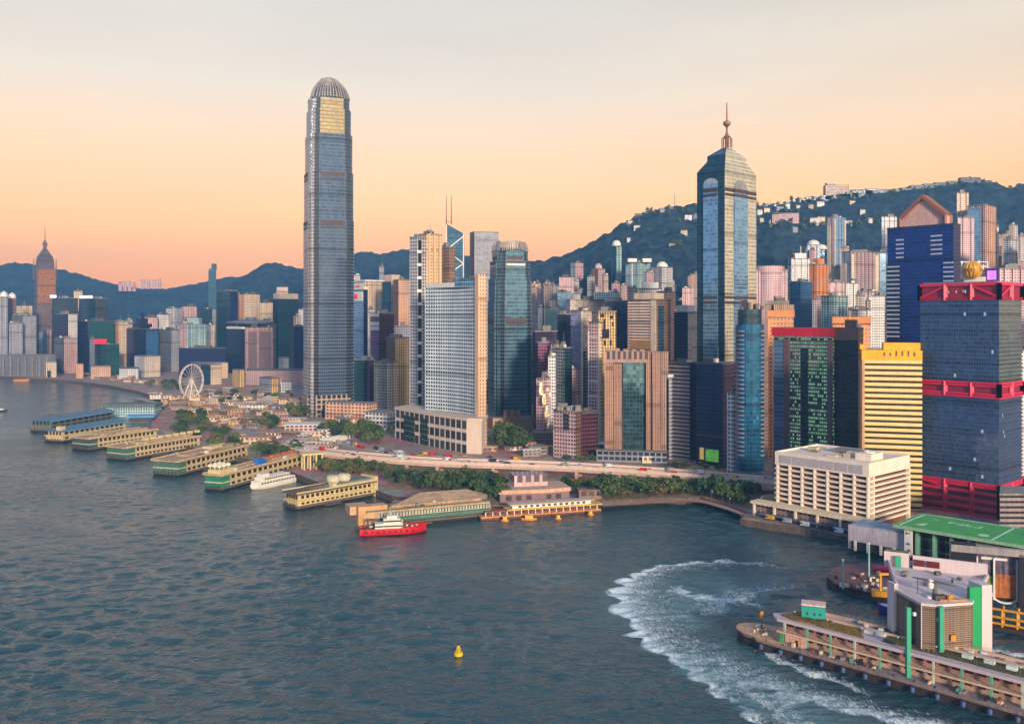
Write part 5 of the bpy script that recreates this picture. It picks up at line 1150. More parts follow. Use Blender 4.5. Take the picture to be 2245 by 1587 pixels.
for i in range(9):
    p_ = P(2 + (i % 3) * 5, 4 + (i // 3) * wd * .28, 15); MB().rev(p_, [(.3, 0), (.4, 1.6), (2.2, 2.0), (1.6, 3.4), (.01, 4.2)], 8).build('parasol', plain('white_parasol', alb(240, 230, 200, .8), .8), T)
slab(ln * .42, ln * .5, wd * .05, wd * .4, 12, 16.5, 'blue_cover', plain('blue_tarpaulin', alb(40, 110, 200, .8), .6))
for i in range(6): slab(ln * .5 + i * 9, ln * .5 + i * 9 + 4, wd * .4, wd * .7, 13.6, 15.5, 'terracotta_vent', plain('terracotta', alb(200, 110, 70), .8))
T, P, ln, wd, yaw, slab = pier('cream ferry pier with open gallery head and two round roof tanks, seventh from far end', (652, 1118), (600, 1110), (824, 1086), 11, CRM, plain('brown_grey_roof', alb(120, 100, 90), .85, var=.2), None, nwin=15)
slab(ln * .45, ln, 0, wd, 9.8, 12, 'upper_parapet', CRM); slab(ln * .5, ln * .97, 3, wd - 2, 12, 13, 'upper_roof', GREYR)
for q in (.52, .66): p_ = P(ln * q, wd * .5, 13); MB().rev(p_, [(4, 0), (4.6, 1), (4.6, 4), (3.4, 4.8), (.01, 4.8)], 12).build('cooling_tower', plain('cream_plant', alb(226, 216, 186), .7), T)
slab(ln * .42, ln * .47, -.8, 4, 9, 14, 'corner_turret', CRM); slab(ln - 2, ln + 1, -1, wd, 0, 14, 'landward_wall', CRM)
# long tan roofed pier with green gallery
T, P, ln, wd, yaw, slab = pier('long ferry pier with tan hipped roof and green striped gallery, beside the red ship', (806, 1158), (782, 1148), (1072, 1132), 10, plain('dull_green_wall', alb(96, 110, 100), .8), TANR, None, 'flat', 20)  # wall in one even dull green
slab(-6, 12, -1, wd * .5, 2.3, 13.5, 'head_block', plain('orange_cream_block', alb(226, 170, 120, .74), .8)); slab(-10, 2, wd * .3, wd + 3, 8, 13, 'head_wing', plain('peach_roof_wing', alb(220, 176, 140), .8))
STG = fc((206, 200, 180), (90, 110, 96), .5, .1, 0, .6); b = MB()
slab(6, ln + 1, -2.0, -1.0, 6, 8.6, 'striped_gallery', STG, bay=2, fl=3); slab(6, ln + 1, -2.4, -.8, 3.6, 5.6, 'green_gallery', GRN)
rb = MB()
for a0, a1, m_ in ((14, ln, 0),):
    q = [P(14, wd * .25, 10.8), P(ln, wd * .25, 10.8), P(ln - 8, wd * 1.5, 15), P(ln * .5, wd * 1.6, 15)]; rb.face(q); rb.face([P(14, wd * .25, 10.8), P(ln * .5, wd * 1.6, 15), P(30, wd * 1.2, 10.8)])
rb.face([P(ln, wd * .25, 10.8), P(ln + 6, wd * 1.3, 10.8), P(ln - 8, wd * 1.5, 15)]); rb.build('hipped_roof', TANR, T)
# open colonnade at the root of the sixth pier
cp = G(684, 1036); t_ = thing('pergola', 'tall white open colonnade at the landward end of the sixth pier', 'pergola', cp)
MB().box((cp.x, cp.y, 15), (19, 9, 1.6), .5).build('roof', CRM, t_)
for i in range(4):
    for j in (-1, 1):
        q = Vector((cp.x, cp.y)) + Vector((math.cos(.5), math.sin(.5))) * (-7.5 + 5 * i) + Vector((-math.sin(.5), math.cos(.5))) * 3.4 * j; MB().box((q.x, q.y, 2), (1.3, 1.3, 13), .5).build('column', CRM, t_)
# farthest grey roofed pier hall
q = Vector((PX(290, 1180), 1180)); t_ = thing('pier_hall', 'long grey green roofed hall behind the blue roofed piers', 'hall', (q.x, q.y, 0))
MB().box((q.x, q.y, 0), (66, 26, 13), .05).build('walls', o['tealw'], t_); MB().box((q.x, q.y, 13), (69, 29, 2.5), .05).build('roof', GREYR, t_)
q = G(312, 926); t_ = thing('canopy', 'low blue roofed pavilion at the root of the blue roofed piers', 'pavilion', (q.x, q.y, 0))
MB().box((q.x, q.y, 2), (26, 18, 5), .2).build('walls', DKW, t_); MB().box((q.x, q.y, 7), (32, 24, 2), .2).build('roof', plain('bright_blue_roof', alb(70, 150, 215, .8), .5), t_)
# maritime building: purple stone with a curved balcony
MS = plain('mauve_stone', alb(150, 118, 126), .8, var=.12); t_ = thing('waterfront_hall', 'mauve stone waterfront hall with a peach curved balcony and a block house behind', 'hall', G(1098, 1112))
a_, b_ = G(1096, 1112), G(1248, 1104); d = (b_ - a_).normalized(); n_ = Vector((-d.y, d.x, 0)); ln = (b_ - a_).length; pts = [a_, a_ + d * ln * .6 - n_ * 2, b_, b_ + n_ * 24, a_ + n_ * 26 + d * 8]
Pq = [(p.x, p.y) for p in pts]
MB().prism(Pq, 0, 11, 0, 1).build('walls', [MS, CONC], t_); MB().prism(grow(Pq, 1.2), 8.8, 11.4, 0, bottom=True).build('balcony', plain('peach_balcony', alb(228, 180, 152, .72), .75), t_)
q = a_ + d * ln * .5 + n_ * 18; MB().box((q.x, q.y, 11), (24, 16, 8), math.atan2(d.y, d.x), 0, 0, 6, 6).build('block_house', o['rosegrid'], t_)
for i in range(6):
    q = a_ + d * (6 + i * 7) - n_ * .9; MB().box((q.x, q.y, 4.5), (3.4, 1.6, 3), math.atan2(d.y, d.x)).build('window', DKW, t_)
# yellow floating landing
YL = plain('yellow_paint', alb(240, 190, 80, .78), .6, var=.2, scale=.5); YL2 = plain('orange_deck', alb(226, 150, 84, .76), .7, var=.3, scale=.6)  # plain yellow and orange paints
t_ = thing('floating_landing', 'long two level yellow and white floating landing moored along the quay', 'landing', G(1056, 1140)); a_, b_ = G(1054, 1141), G(1318, 1122); d = (b_ - a_).normalized(); n_ = Vector((-d.y, d.x, 0)); ln = (b_ - a_).length; yw = math.atan2(d.y, d.x)
def lb(s0, s1, t0, t1, z0, z1, nm, m_, par=None):
    q = [a_ + d * s0 + n_ * t0, a_ + d * s1 + n_ * t0, a_ + d * s1 + n_ * t1, a_ + d * s0 + n_ * t1]; return MB().prism([(p.x, p.y) for p in q], z0, z1, 0, bottom=True).build(nm, m_, par or t_)
lb(0, ln, 0, 11, -.5, 1.2, 'pontoon', plain('rust_hull', alb(120, 70, 56), .7)); lb(0, ln, 0, 10.5, 1.2, 2, 'lower_deck', YL2); lb(4, ln - 2, 3, 10, 2, 4.6, 'lower_cabin', plain('red_brown_cabin', alb(170, 84, 64), .7)); lb(18, ln + 1, 1, 10.5, 4.6, 5.3, 'upper_deck', YL); lb(22, ln - 6, 3, 9, 5.3, 7.6, 'upper_cabin', WHITE); lb(20, ln - 4, 1.5, 10, 7.6, 8.1, 'roof', plain('cream_cap', alb(226, 200, 178), .7))
for i in range(17):
    lb(3 + i * (ln - 6) / 16, 3.6 + i * (ln - 6) / 16, .3, .8, 2, 4.6, 'post', WHITE); lb(4.5 + i * (ln - 6) / 16, 6.8 + i * (ln - 6) / 16, 2.7, 3.2, 2.6, 4.0, 'window', DKW)
    if i > 4: lb(22 + (i - 4) * (ln - 30) / 13, 24 + (i - 4) * (ln - 30) / 13, 2.8, 3.3, 5.8, 7.1, 'window', DKW)
for k, (x, y) in enumerate(((1107, 1143), (1160, 1140), (1224, 1139), (1295, 1130))):
    p_ = G(x, y); f_ = thing('work_boat', ('smallest orange work boat moored at the near end of the yellow landing', 'large orange work boat moored at the middle of the yellow landing', 'orange float lying off the yellow landing, third along', 'orange work boat moored at the far end of the yellow landing')[k], 'boat', p_, 'orange boats at the yellow landing')
    w_ = (5, 10, 4, 4)[k]
    MB().rev((p_.x, p_.y, 0), [(.5, -.4), (1, .2), (1.06, 1.2)], 14, sx=w_ / 2, sy=1.3).build('hull', plain('orange_hull', alb(226, 140, 40, .8), .5), f_); MB().box((p_.x, p_.y, 1), (w_ * .5, 1.6, 2.0)).build('cabin', YL, f_); MB().bar((p_.x, p_.y, 3), (p_.x, p_.y, 5.5), .12).build('mast', DARK, f_)
# ------------------------------------------------------------ red ship
def hull_mesh(Lh, B, z0, z1, bow=.3, n=24, flare=1.15, sheer=.8):
    b = MB(); rows = []
    for k, (fz, fk) in enumerate(((z0, .82), (z0 + (z1 - z0) * .5, .96), (z1, 1.0))):
        r_ = []
        for i in range(n + 1):
            u = -1 + 2 * i / n; wv = B / 2 * fk * (1 if u < .2 else max(0.02, 1 - ((u - .2) / .8) ** 2.2)) * (1 if u > -.85 else .86); r_.append((u * Lh / 2 * (fk if u > 0 else 1), wv, fz + (sheer * max(0, u) ** 2 if k == 2 else 0)))
        rows.append(r_)
    for a, c in zip(rows, rows[1:]):
        for i in range(n):
            b.face([(a[i][0], -a[i][1], a[i][2]), (a[i + 1][0], -a[i + 1][1], a[i + 1][2]), (c[i + 1][0], -c[i + 1][1], c[i + 1][2]), (c[i][0], -c[i][1], c[i][2])])
            b.face([(a[i + 1][0], a[i + 1][1], a[i + 1][2]), (a[i][0], a[i][1], a[i][2]), (c[i][0], c[i][1], c[i][2]), (c[i + 1][0], c[i + 1][1], c[i + 1][2])])
    tt = rows[-1]
    for i in range(n): b.face([(tt[i][0], -tt[i][1], tt[i][2] - .5), (tt[i + 1][0], -tt[i + 1][1], tt[i + 1][2] - .5), (tt[i + 1][0], tt[i + 1][1], tt[i + 1][2] - .5), (tt[i][0], tt[i][1], tt[i][2] - .5)], 1)
    a = rows[0]
    for q in (0,):
        b.face([(rows[k][q][0], -rows[k][q][1], rows[k][q][2]) for k in range(3)] + [(rows[k][q][0], rows[k][q][1], rows[k][q][2]) for k in (2, 1, 0)])
    return b
def place(o_, loc, yaw):                   # child meshes were built about the world origin
    o_.location = Vector(loc); o_.rotation_euler = (0, 0, yaw)
pa, pb_ = G(788, 1173), G(936, 1166); ship = thing('fireboat', 'red hulled ship with a white wheelhouse moored beside the tan roofed pier', 'ship')
REDH = plain('red_hull', alb(206, 22, 40, .8), .4, var=.1); L0 = (pb_ - pa).length
hull_mesh(L0, 9.5, -.6, 4.2, sheer=1.6).build('hull', [REDH, plain('ship_deck', alb(150, 80, 76), .7)], ship)
MB().box((-3, 0, 3.7), (16, 6.6, 3)).build('deckhouse', WHITE, ship); MB().box((-1, 0, 6.7), (10, 5.4, 2.6)).build('wheelhouse', plain('cream_house', alb(236, 226, 200, .8), .6), ship)
MB().box((-1, 0, 9.3), (6, 4, 1.6)).build('bridge_top', WHITE, ship); MB().box((-.9, 0, 7.5), (10.2, 5.6, 1)).build('bridge_windows', DKW, ship); MB().box((-3, 0, 4.8), (16.2, 6.8, .9)).build('deckhouse_windows', DKW, ship)
MB().bar((-2, 0, 10.5), (-2, 0, 16), .22, 0, 6, .1).build('mast', WHITE, ship); MB().beam((-2, -1.6, 14), (-2, 1.6, 14), .15, .15).build('yardarm', WHITE, ship); MB().bar((-1, 0, 12.4), (14, 0, 7), .05, 0, 4).build('stay', DARK, ship)
hull_mesh(L0 * 1.004, 9.56, -.62, .5, sheer=0).build('boot_stripe', [plain('dark_boot', alb(70, 20, 30, .6), .6), DARK], ship)
for i in range(9): MB().rev((-16 + i * 3.4, -4.9, 2.4), [(.2, -.55), (.55, -.4), (.55, .4), (.2, .55)], 8, sy=.5).build('tyre_fender', DARK, ship)
for x, y in ((8, 1.5), (11, -1), (14, .6), (-13, 2)): MB().box((x, y, 3.7), (1.6, 1.2, 1.1), x).build('deck_box', plain('cream_house', alb(236, 226, 200, .8), .6), ship); MB().bar((5, 0, 3.7), (5, 0, 8.4), .9, 0, 10, .8).build('funnel', plain('cream_house', alb(236, 226, 200, .8), .6), ship)
MB().beam((-15, 0, 4), (-15, 0, 9), 1, 1).build('crane_post', DARK, ship); MB().beam((-16, 0, 9), (-8, 0, 8.4), .8, 1.2).build('crane_jib', DARK, ship)
for s_ in (-1, 1):
    f_ = MB()
    for i in range(14): f_.bar((4.5 + i * 1.0, s_ * 4.2 * (1 - max(0, (i - 6) / 14) ** 1.6), 3.9), (4.5 + i, s_ * 4.2 * (1 - max(0, (i - 6) / 14) ** 1.6), 5.3), .08)
    f_.build('rail', REDH, ship)
for x in (-17, -12): MB().rev((x, -3.2, 3.8), [(.9, 0), (1, .6), (.7, 1.2), (.01, 1.3)], 8).build('capstan', DARK, ship)
place(ship, ((pa + pb_) / 2), math.atan2((pb_ - pa).y, (pb_ - pa).x)); ship.location.z = 0
# white two deck ferry
pa, pb_ = G(548, 1075), G(640, 1055); fer = thing('white_ferry', 'white two deck passenger ferry moored beside the sixth pier', 'ferry'); L0 = (pb_ - pa).length
WS = plain('white_ship_paint', alb(238, 228, 216, .82), .45, var=.08); hull_mesh(L0, 11, -.5, 3.2).build('hull', [WS, WS], fer)
MB().box((-2, 0, 2.8), (L0 * .84, 9.6, 3)).build('lower_saloon', WS, fer); MB().box((-1, 0, 5.8), (L0 * .66, 8.6, 2.8)).build('upper_saloon', WS, fer); MB().box((L0 * .2, 0, 8.6), (7, 6, 2.2)).build('wheelhouse', WS, fer)
for k, (z_, ll, yy) in enumerate(((3.7, L0 * .8, 4.85), (6.6, L0 * .62, 4.35))):
    for i in range(12):
        for s_ in (-1, 1): MB().box((-2 - ll / 2 + ll * (i + .5) / 12, s_ * yy, z_), (ll / 12 * .6, .2, 1.2)).build('window', DKW, fer)
place(fer, ((pa + pb_) / 2), math.atan2((pa - pb_).y, (pa - pb_).x)); fer.location.z = 0
for k, (xa, ya, xb, yb, lab) in enumerate(((352, 1018, 410, 1000, 'small cream and green passenger ferry moored beside the fourth ochre pier'), (250, 988, 300, 976, 'small cream and green passenger ferry moored beside the third ochre pier'), (560, 1042, 610, 1026, 'green hulled ferry moored beside the fifth pier'))):
    pa, pb_ = G(xa, ya), G(xb, yb); fb_ = thing('small_ferry', lab, 'ferry'); L0 = min(34, (pb_ - pa).length); GH = plain('green_hull', alb(40, 110, 84, .7), .5, var=.15); hull_mesh(L0, 7, -.4, 2).build('hull', [GH, CONCD], fb_); MB().box((-1, 0, 1.6), (L0 * .76, 5.8, 2.2)).build('saloon', WS, fb_); MB().box((-1, 0, 3.8), (L0 * .6, 5.2, 2)).build('upper_deck', WS, fb_); MB().bar((2, 0, 5.8), (2, 0, 7.6), .6, 0, 8).build('funnel', GH, fb_)
    for i in range(8):
        for s_ in (-1, 1): MB().box((-1 - L0 * .36 + L0 * .72 * (i + .5) / 8, s_ * 2.92, 2.2), (L0 * .05, .2, .9)).build('window', DKW, fb_)
    place(fb_, (pa + pb_) / 2, math.atan2((pb_ - pa).y, (pb_ - pa).x)); fb_.location.z = 0
# buoy
p_ = G(1005, 1436); t_ = thing('buoy', 'small yellow navigation buoy floating alone on the open harbour', 'buoy', p_)
YB = plain('buoy_yellow', alb(236, 190, 20, .8), .5); MB().rev((p_.x, p_.y, 0), [(1.2, -.5), (1.75, .1), (1.75, .9), (1.5, 1.2), (.6, 1.3)], 16).build('float', YB, t_)
b = MB()
for i in range(4):
    a_ = i * math.pi / 2 + .4; b.bar((p_.x + 1.1 * math.cos(a_), p_.y + 1.1 * math.sin(a_), 1.2), (p_.x + .3 * math.cos(a_), p_.y + .3 * math.sin(a_), 3.8), .14)
b.bar((p_.x, p_.y, 1.2), (p_.x, p_.y, 3.8), .55, 0, 8, .3); b.build('cage', YB, t_); MB().bar((p_.x, p_.y, 3.8), (p_.x, p_.y, 4.7), .25, 0, 8).build('lantern', DARK, t_)
# small boat far left
for k, (x, y) in enumerate(((4, 902), (150, 826))):
    p_ = G(x, y) if k == 0 else G(48, 836); t_ = thing('motor_boat', ('small dark boat cutting a pale wake, far left on the water', 'yellow barge moored under the far left shore')[k], 'boat', p_)
    hull_mesh(16 if k == 0 else 30, 4 if k == 0 else 9, -.4, 2 if k == 0 else 4).build('hull', [DARK if k == 0 else YL2, DARK], t_); c_ = MB().box((-1, 0, 1.5), (6, 3, 2.5)).build('cabin', WHITE if k == 0 else YL, t_)
    for ch in t_.children: ch.location = (0, 0, 0); 
for t_ in [x for x in S.objects if x.name.startswith('motor_boat')]:
    for ch in t_.children: ch.data.transform(Matrix.Translation(t_.location))
# ------------------------------------------------------------ observation wheel
pw = G(420, 884); t_ = thing('observation_wheel', 'white observation wheel lit at its foot, standing by the bare shore', 'observation wheel', (pw.x, pw.y, 0))
rw = 24; hz = 33; yw = R(68); ux = Vector((math.cos(yw), math.sin(yw), 0)); un = Vector((-math.sin(yw), math.cos(yw), 0)); ctr = Vector((pw.x, pw.y, hz)); WW = plain('wheel_white', alb(240, 222, 210, .85), .5)
b = MB(); n_ = 40
for s_ in (-1.3, 1.3):
    ring = [ctr + un * s_ + (ux * math.cos(6.2832 * i / n_) + Vector((0, 0, 1)) * math.sin(6.2832 * i / n_)) * rw for i in range(n_)]
    for i in range(n_): b.bar(ring[i], ring[(i + 1) % n_], .55, 0, 4)
b.build('rim', WW, t_)
for i in range(20):
    a_ = 6.2832 * i / 20; e = ctr + (ux * math.cos(a_) + Vector((0, 0, 1)) * math.sin(a_)) * rw; MB().bar(ctr, e, .22, 0, 4).build('spoke', WW, t_)
    MB().rev((e.x, e.y, e.z - 2.6), [(.3, 0), (1.2, .6), (1.2, 1.9), (.3, 2.4)], 6).build('cabin', plain('cabin_pale', alb(226, 210, 214), .4), t_)
for s_ in (-1, 1):
    for k in (-1, 1): MB().bar(ctr + un * 2 * s_, Vector((pw.x, pw.y, 2)) + ux * 13 * k + un * 7 * s_, .9, 0, 6).build('leg', WW, t_)
MB().bar(ctr - un * 3, ctr + un * 3, 1.8, 0, 10).build('hub', WW, t_)
for i in range(5): q = Vector((pw.x, pw.y, 0)) + ux * (-16 + i * 8) - un * 8; MB().box((q.x, q.y, 3), (6, 5, 5), yw).build('ticket_hall', plain('warm_lit_hall', alb(250, 200, 160, .9), .6, emit=.25), t_)
# ------------------------------------------------------------ open ground, low buildings, roads
def road(name, label, pts, w, z, mat, thick=.0, kerb=True):
    b = MB(); P3 = [Vector((p.x, p.y, 0)) for p in pts]; fine = []
    for i in range(len(P3) - 1):
        p0, p1, p2, p3 = P3[max(0, i - 1)], P3[i], P3[i + 1], P3[min(len(P3) - 1, i + 2)]
        for k in range(8):
            t = k / 8; fine.append(.5 * ((2 * p1) + (-p0 + p2) * t + (2 * p0 - 5 * p1 + 4 * p2 - p3) * t * t + (-p0 + 3 * p1 - 3 * p2 + p3) * t ** 3))
    fine.append(P3[-1]); nr = []
    for i in range(len(fine)):
        d = (fine[min(i + 1, len(fine) - 1)] - fine[max(0, i - 1)]).normalized(); nr.append(Vector((-d.y, d.x, 0)))
    def strip(t0, t1, z0, m=0):
        for i in range(len(fine) - 1):
            a, c, e, f = fine[i] + nr[i] * t0, fine[i + 1] + nr[i + 1] * t0, fine[i + 1] + nr[i + 1] * t1, fine[i] + nr[i] * t1
            b.face([(q.x, q.y, z0) for q in (a, c, e, f)], m)
    def wallf(t0, z0, z1, m=0, flip=False):
        for i in range(len(fine) - 1):
            a, c = fine[i] + nr[i] * t0, fine[i + 1] + nr[i + 1] * t0; q = [(a.x, a.y, z0), (c.x, c.y, z0), (c.x, c.y, z1), (a.x, a.y, z1)]
            b.face(q[::-1] if flip else q, m)
    return b, fine, nr, strip, wallf
ASPH = plain('asphalt', alb(200, 180, 170, .66), .85, var=.25, scale=.25); PK = plain('parapet_concrete', alb(234, 200, 184, .78), .8, var=.12); MARK = plain('road_paint', alb(230, 225, 215, .8), .7); SOFF = plain('girder_concrete', alb(214, 178, 160, .74), .85, var=.15)
ZF = 11.5
fly = [G(x, y, ZF) for x, y in ((610, 972), (680, 986), (760, 996), (900, 1008), (1000, 1013), (1100, 1016), (1250, 1022), (1400, 1031), (1560, 1043), (1700, 1056), (1850, 1072), (2000, 1092))]
b, fine, nr, strip, wallf = road('flyover', '', fly, 24, ZF, None)
hwid = 9.5
T = thing('flyover', 'long pinkish elevated road curving along the waterfront above the trees', 'flyover', (fine[0].x, fine[0].y, 0))
strip(-hwid, hwid, ZF); b.build('carriageway', ASPH, T)
b, fine, nr, strip, wallf = road('', '', fly, 24, ZF, None)
wallf(-hwid, ZF - 2.6, ZF - .003); wallf(hwid, ZF - 2.6, ZF - .003, 0, True); strip(-hwid, hwid, ZF - 2.6); b.build('girder', SOFF, T)
for t0 in (-hwid, hwid, -.4):
    b, fine, nr, strip, wallf = road('', '', fly, 24, ZF, None); hh = 1.7 if t0 != -.4 else .9; w_ = .5
    wallf(t0 - w_, ZF - .5 if t0 != -.4 else ZF, ZF + hh); wallf(t0 + w_, ZF, ZF + hh, 0, True); strip(t0 - w_, t0 + w_, ZF + hh); b.build('parapet', PK, T)
for t0 in (-5.4, 4.9):
    b, fine, nr, strip, wallf = road('', '', fly, 24, ZF, None)
    for i in range(0, len(fine) - 1, 2):
        a, c, e, f = fine[i] + nr[i] * (t0 - .12), fine[i + 1] + nr[i + 1] * (t0 - .12), fine[i + 1] + nr[i + 1] * (t0 + .12), fine[i] + nr[i] * (t0 + .12); b.face([(q.x, q.y, ZF + .006) for q in (a, c, e, f)])
    b.build('lane_marking', MARK, T)
for i in range(4, len(fine) - 1, 5):
    for s_ in (-6, 6):
        q = fine[i] + nr[i] * s_; MB().box((q.x, q.y, LANDZ - .2), (2.4, 2.4, ZF - 2.6 - LANDZ + .2), math.atan2(nr[i].y, nr[i].x)).build('pier_column', SOFF, T)
flyp, flyn = fine, nr
# street along the foot of the towers and a plaza street on the open ground
for nm, pts, w_ in (('road', ((520, 955), (640, 958), (760, 975), (860, 995), (1000, 1003), (1150, 1008), (1320, 1014)), 7), ('road', ((300, 872), (420, 900), (560, 905), (660, 886)), 6), ('road', ((470, 930), (600, 940), (720, 950), (800, 965)), 5), ('promenade', ((860, 1099), (1000, 1104), (1160, 1108), (1330, 1104), (1450, 1098), (1535, 1098), (1600, 1114), (1640, 1128)), 4)):
    b, fine, nr, strip, wallf = road(nm, '', [G(x, y, LANDZ) for x, y in pts], w_, LANDZ, None); strip(-w_, w_, LANDZ + .02); oo = b.build(nm, ASPH if nm == 'road' else plain('promenade_paving', alb(206, 150, 122, .7), .85, var=.15), None); oo['kind'] = 'structure'
    for s_ in (-1, 1):
        b, fine, nr, strip, wallf = road(nm, '', [G(x, y, LANDZ) for x, y in pts], w_, LANDZ, None); strip(s_ * (w_ + .35) - .3, s_ * (w_ + .35) + .3, LANDZ + .15); wallf(s_ * (w_ + .35) - .3, LANDZ, LANDZ + .15); wallf(s_ * (w_ + .35) + .3, LANDZ, LANDZ + .15, 0, True); oo = b.build('kerb', CONC, None); oo['kind'] = 'structure'
# low clutter on the open ground: pavilions, sheds, marquees
PCOL = [('cream', (230, 196, 160)), ('pinkish', (222, 186, 172)), ('white', (236, 226, 220)), ('grey', (150, 142, 146)), ('terracotta', (200, 146, 118)), ('brown', (128, 96, 88)), ('tan', (204, 160, 116))]
def shed(px, py, w_, d_, h_, ci, roofc, yaw, nm, lbl, grp):
    p = G(px, py, LANDZ); s_ = thing(nm, lbl, 'low building', (p.x, p.y, LANDZ), grp); c_ = PCOL[ci]
    MB().box((p.x, p.y, LANDZ), (w_, d_, h_), yaw, 0, 0, 4, 3.5).build('walls', fc(c_[1], (84, 72, 76), .5, .5, 0, .6, wk=.7), s_)
    MB().box((p.x, p.y, LANDZ + h_), (w_ + 1.4, d_ + 1.4, .7), yaw).build('roof', plain('shed_roof_' + PCOL[roofc][0], alb(*PCOL[roofc][1], .68), .85, var=.2, scale=.3), s_)
zones = [('on open ground behind the piers', ((400, 880), (660, 868), (660, 935), (470, 950)), 88), ('on the shore by the observation wheel', ((330, 868), (520, 850), (540, 880), (390, 900)), 40), ('between tallest skyscraper and hotel', ((710, 885), (870, 880), (880, 935), (760, 955)), 36), ('between the piers and elevated road', ((480, 960), (700, 950), (760, 985), (620, 990)), 26), ('on the far left shore', ((100, 818), (340, 835), (400, 850), (240, 834)), 20), ('under towers beside the elevated road', ((1060, 975), (1220, 980), (1210, 1004), (1060, 998)), 10)]
for zn, qd, k in zones:
    for i in range(k):
        u, v = rnd.random(), rnd.random(); x = (1 - v) * ((1 - u) * qd[0][0] + u * qd[1][0]) + v * ((1 - u) * qd[3][0] + u * qd[2][0]); y = (1 - v) * ((1 - u) * qd[0][1] + u * qd[1][1]) + v * ((1 - u) * qd[3][1] + u * qd[2][1])
        ci = rnd.randrange(7); ri = rnd.choice((0, 1, 2, 3, 6, 4)); shed(x, y, rnd.uniform(7, 22), rnd.uniform(5, 12), rnd.uniform(2.5, 7.5), ci, ri, rnd.uniform(-.5, .5), 'pavilion', 'low ' + PCOL[ci][0] + ' building with ' + PCOL[ri][0] + ' roof, ' + zn, 'low ' + PCOL[ci][0] + ' buildings with ' + PCOL[ri][0] + ' roofs ' + zn)
# named low pieces
def block(nm, lbl, cat, px, py, w_, d_, h_, yaw, m_, top=None, z=LANDZ):
    p = G(px, py, z); t = thing(nm, lbl, cat, (p.x, p.y, z)); MB().box((p.x, p.y, z), (w_, d_, h_), yaw, 0, 0, 5, 4).build('walls', m_, t); MB().box((p.x, p.y, z + h_), (w_ + 1, d_ + 1, .8), yaw).build('roof', top or CONC, t); return t
t = block('retail_block', 'peach shopping block with a dark arched glass end beside the tallest skyscraper', 'building', 770, 918, 60, 22, 20, -.35, o['peach'])
p = G(722, 920); MB().rev((p.x, p.y + 8, 3), [(13, 0), (13, 8), (9, 16), (.01, 19)], 14).build('glass_dome', o['navy'], t)
block('podium_hall', 'round white canopied hall at the foot of the tallest skyscraper', 'building', 672, 943, 44, 26, 7, .1, o['rosegrid'], WHITE)
block('terrace_block', 'white and cream terraced block left of the hotel podium', 'building', 842, 938, 34, 26, 18, -.5, o['white'])
block('roof_canopy', 'pale domed market roof behind the hotel forecourt', 'building', 858, 872, 50, 22, 12, .2, o['cream'], WHITE)
block('long_canopy', 'long white covered walkway rising toward the trees by the hotel', 'canopy', 735, 968, 44, 3, 5, R(62), WHITE, WHITE)
block('ramp_wall', 'grey sloping ramp wall at the foot of the pillar tower', 'ramp', 1385, 1012, 60, 8, 9, -.2, o['grey'])
block('white_kiosk', 'white roofed kiosk on the ramp by the pillar tower', 'building', 1318, 992, 16, 12, 8, -.2, o['white'], WHITE)
block('gate_house', 'small peach gate house standing beside the elevated road', 'building', 1417, 1014, 8, 6, 5, 0, o['cream'], WHITE)
block('curved_canopy', 'white curved footbridge canopy right of the hotel trees', 'footbridge', 1180, 956, 46, 3, 6, -.55, WHITE, WHITE)
block('market_shed', 'brown roofed shelter among the harbour trees by the quay', 'shelter', 1292, 1092, 16, 8, 6, .1, o['brown'], plain('red_brown_roof', alb(150, 104, 92), .8))
# lamp posts on the promenade
for i, (x, y) in enumerate(((1350, 1102), (1405, 1098), (1450, 1096), (1500, 1094), (1560, 1102), (1600, 1118))):
    p = G(x, y, LANDZ); t = thing('street_lamp', 'slim grey street lamp on the quayside promenade before the trees', 'street lamp', (p.x, p.y, LANDZ), 'lamps along the promenade'); MB().bar((p.x, p.y, LANDZ), (p.x, p.y, 11), .14, 0, 6, .09).build('post', STEEL, t); MB().box((p.x, p.y - .8, 10.9), (.5, 1.8, .25)).build('lamp_head', WHITE, t)
# ------------------------------------------------------------ cars
def car_mesh(col, van):
    m_ = plain('car_paint_%d_%d_%d' % col, alb(*col, .8), .35, var=.03); b = MB(); L_, W_, h0 = (5.4, 2, 2.3) if van else (4.4, 1.8, .85)
    b.box((0, 0, .35), (L_, W_, h0), 0, 0)
    if not van:
        lo, hi = rect(-.2, 0, 2.6, 1.7), rect(-.25, 0, 1.7, 1.45); b.loft(lo, 1.2, hi, 1.7, 1); b.face([(p[0], p[1], 1.7) for p in hi], 0)
    else: b.box((1.9, 0, 1.3), (1.7, 2.04, .8), 0, 1)
    for x in (-1.4, 1.4):
        for y in (-.8, .8): b.bar((x, y - .12, .33), (x, y + .12, .33), .33, 2, 8)
    o_ = b.build('car', [m_, DKW, DARK]); return o_
CARC = [((220, 40, 50), 'red'), ((232, 232, 232), 'white'), ((50, 54, 62), 'dark'), ((170, 172, 178), 'silver'), ((226, 170, 60), 'yellow')]
protos = []
for c_, nm in CARC:
    for van in (False, True):
        q = car_mesh(c_, van); tag(q, nm + (' van' if van else ' car') + ' driving on the pinkish elevated road', 'van' if van else 'car', nm + (' vans' if van else ' cars') + ' on the elevated road'); q.name = 'van' if van else 'car'; protos.append(q)
used = set(); seglen = [0]
for a_, b_ in zip(flyp, flyp[1:]): seglen.append(seglen[-1] + (b_ - a_).length)
def on_fly(s_):
    for i in range(len(flyp) - 1):
        if seglen[i + 1] >= s_: t = (s_ - seglen[i]) / (seglen[i + 1] - seglen[i]); return flyp[i].lerp(flyp[i + 1], t), nr_lerp(i, t)
    return flyp[-1], flyn[-1]
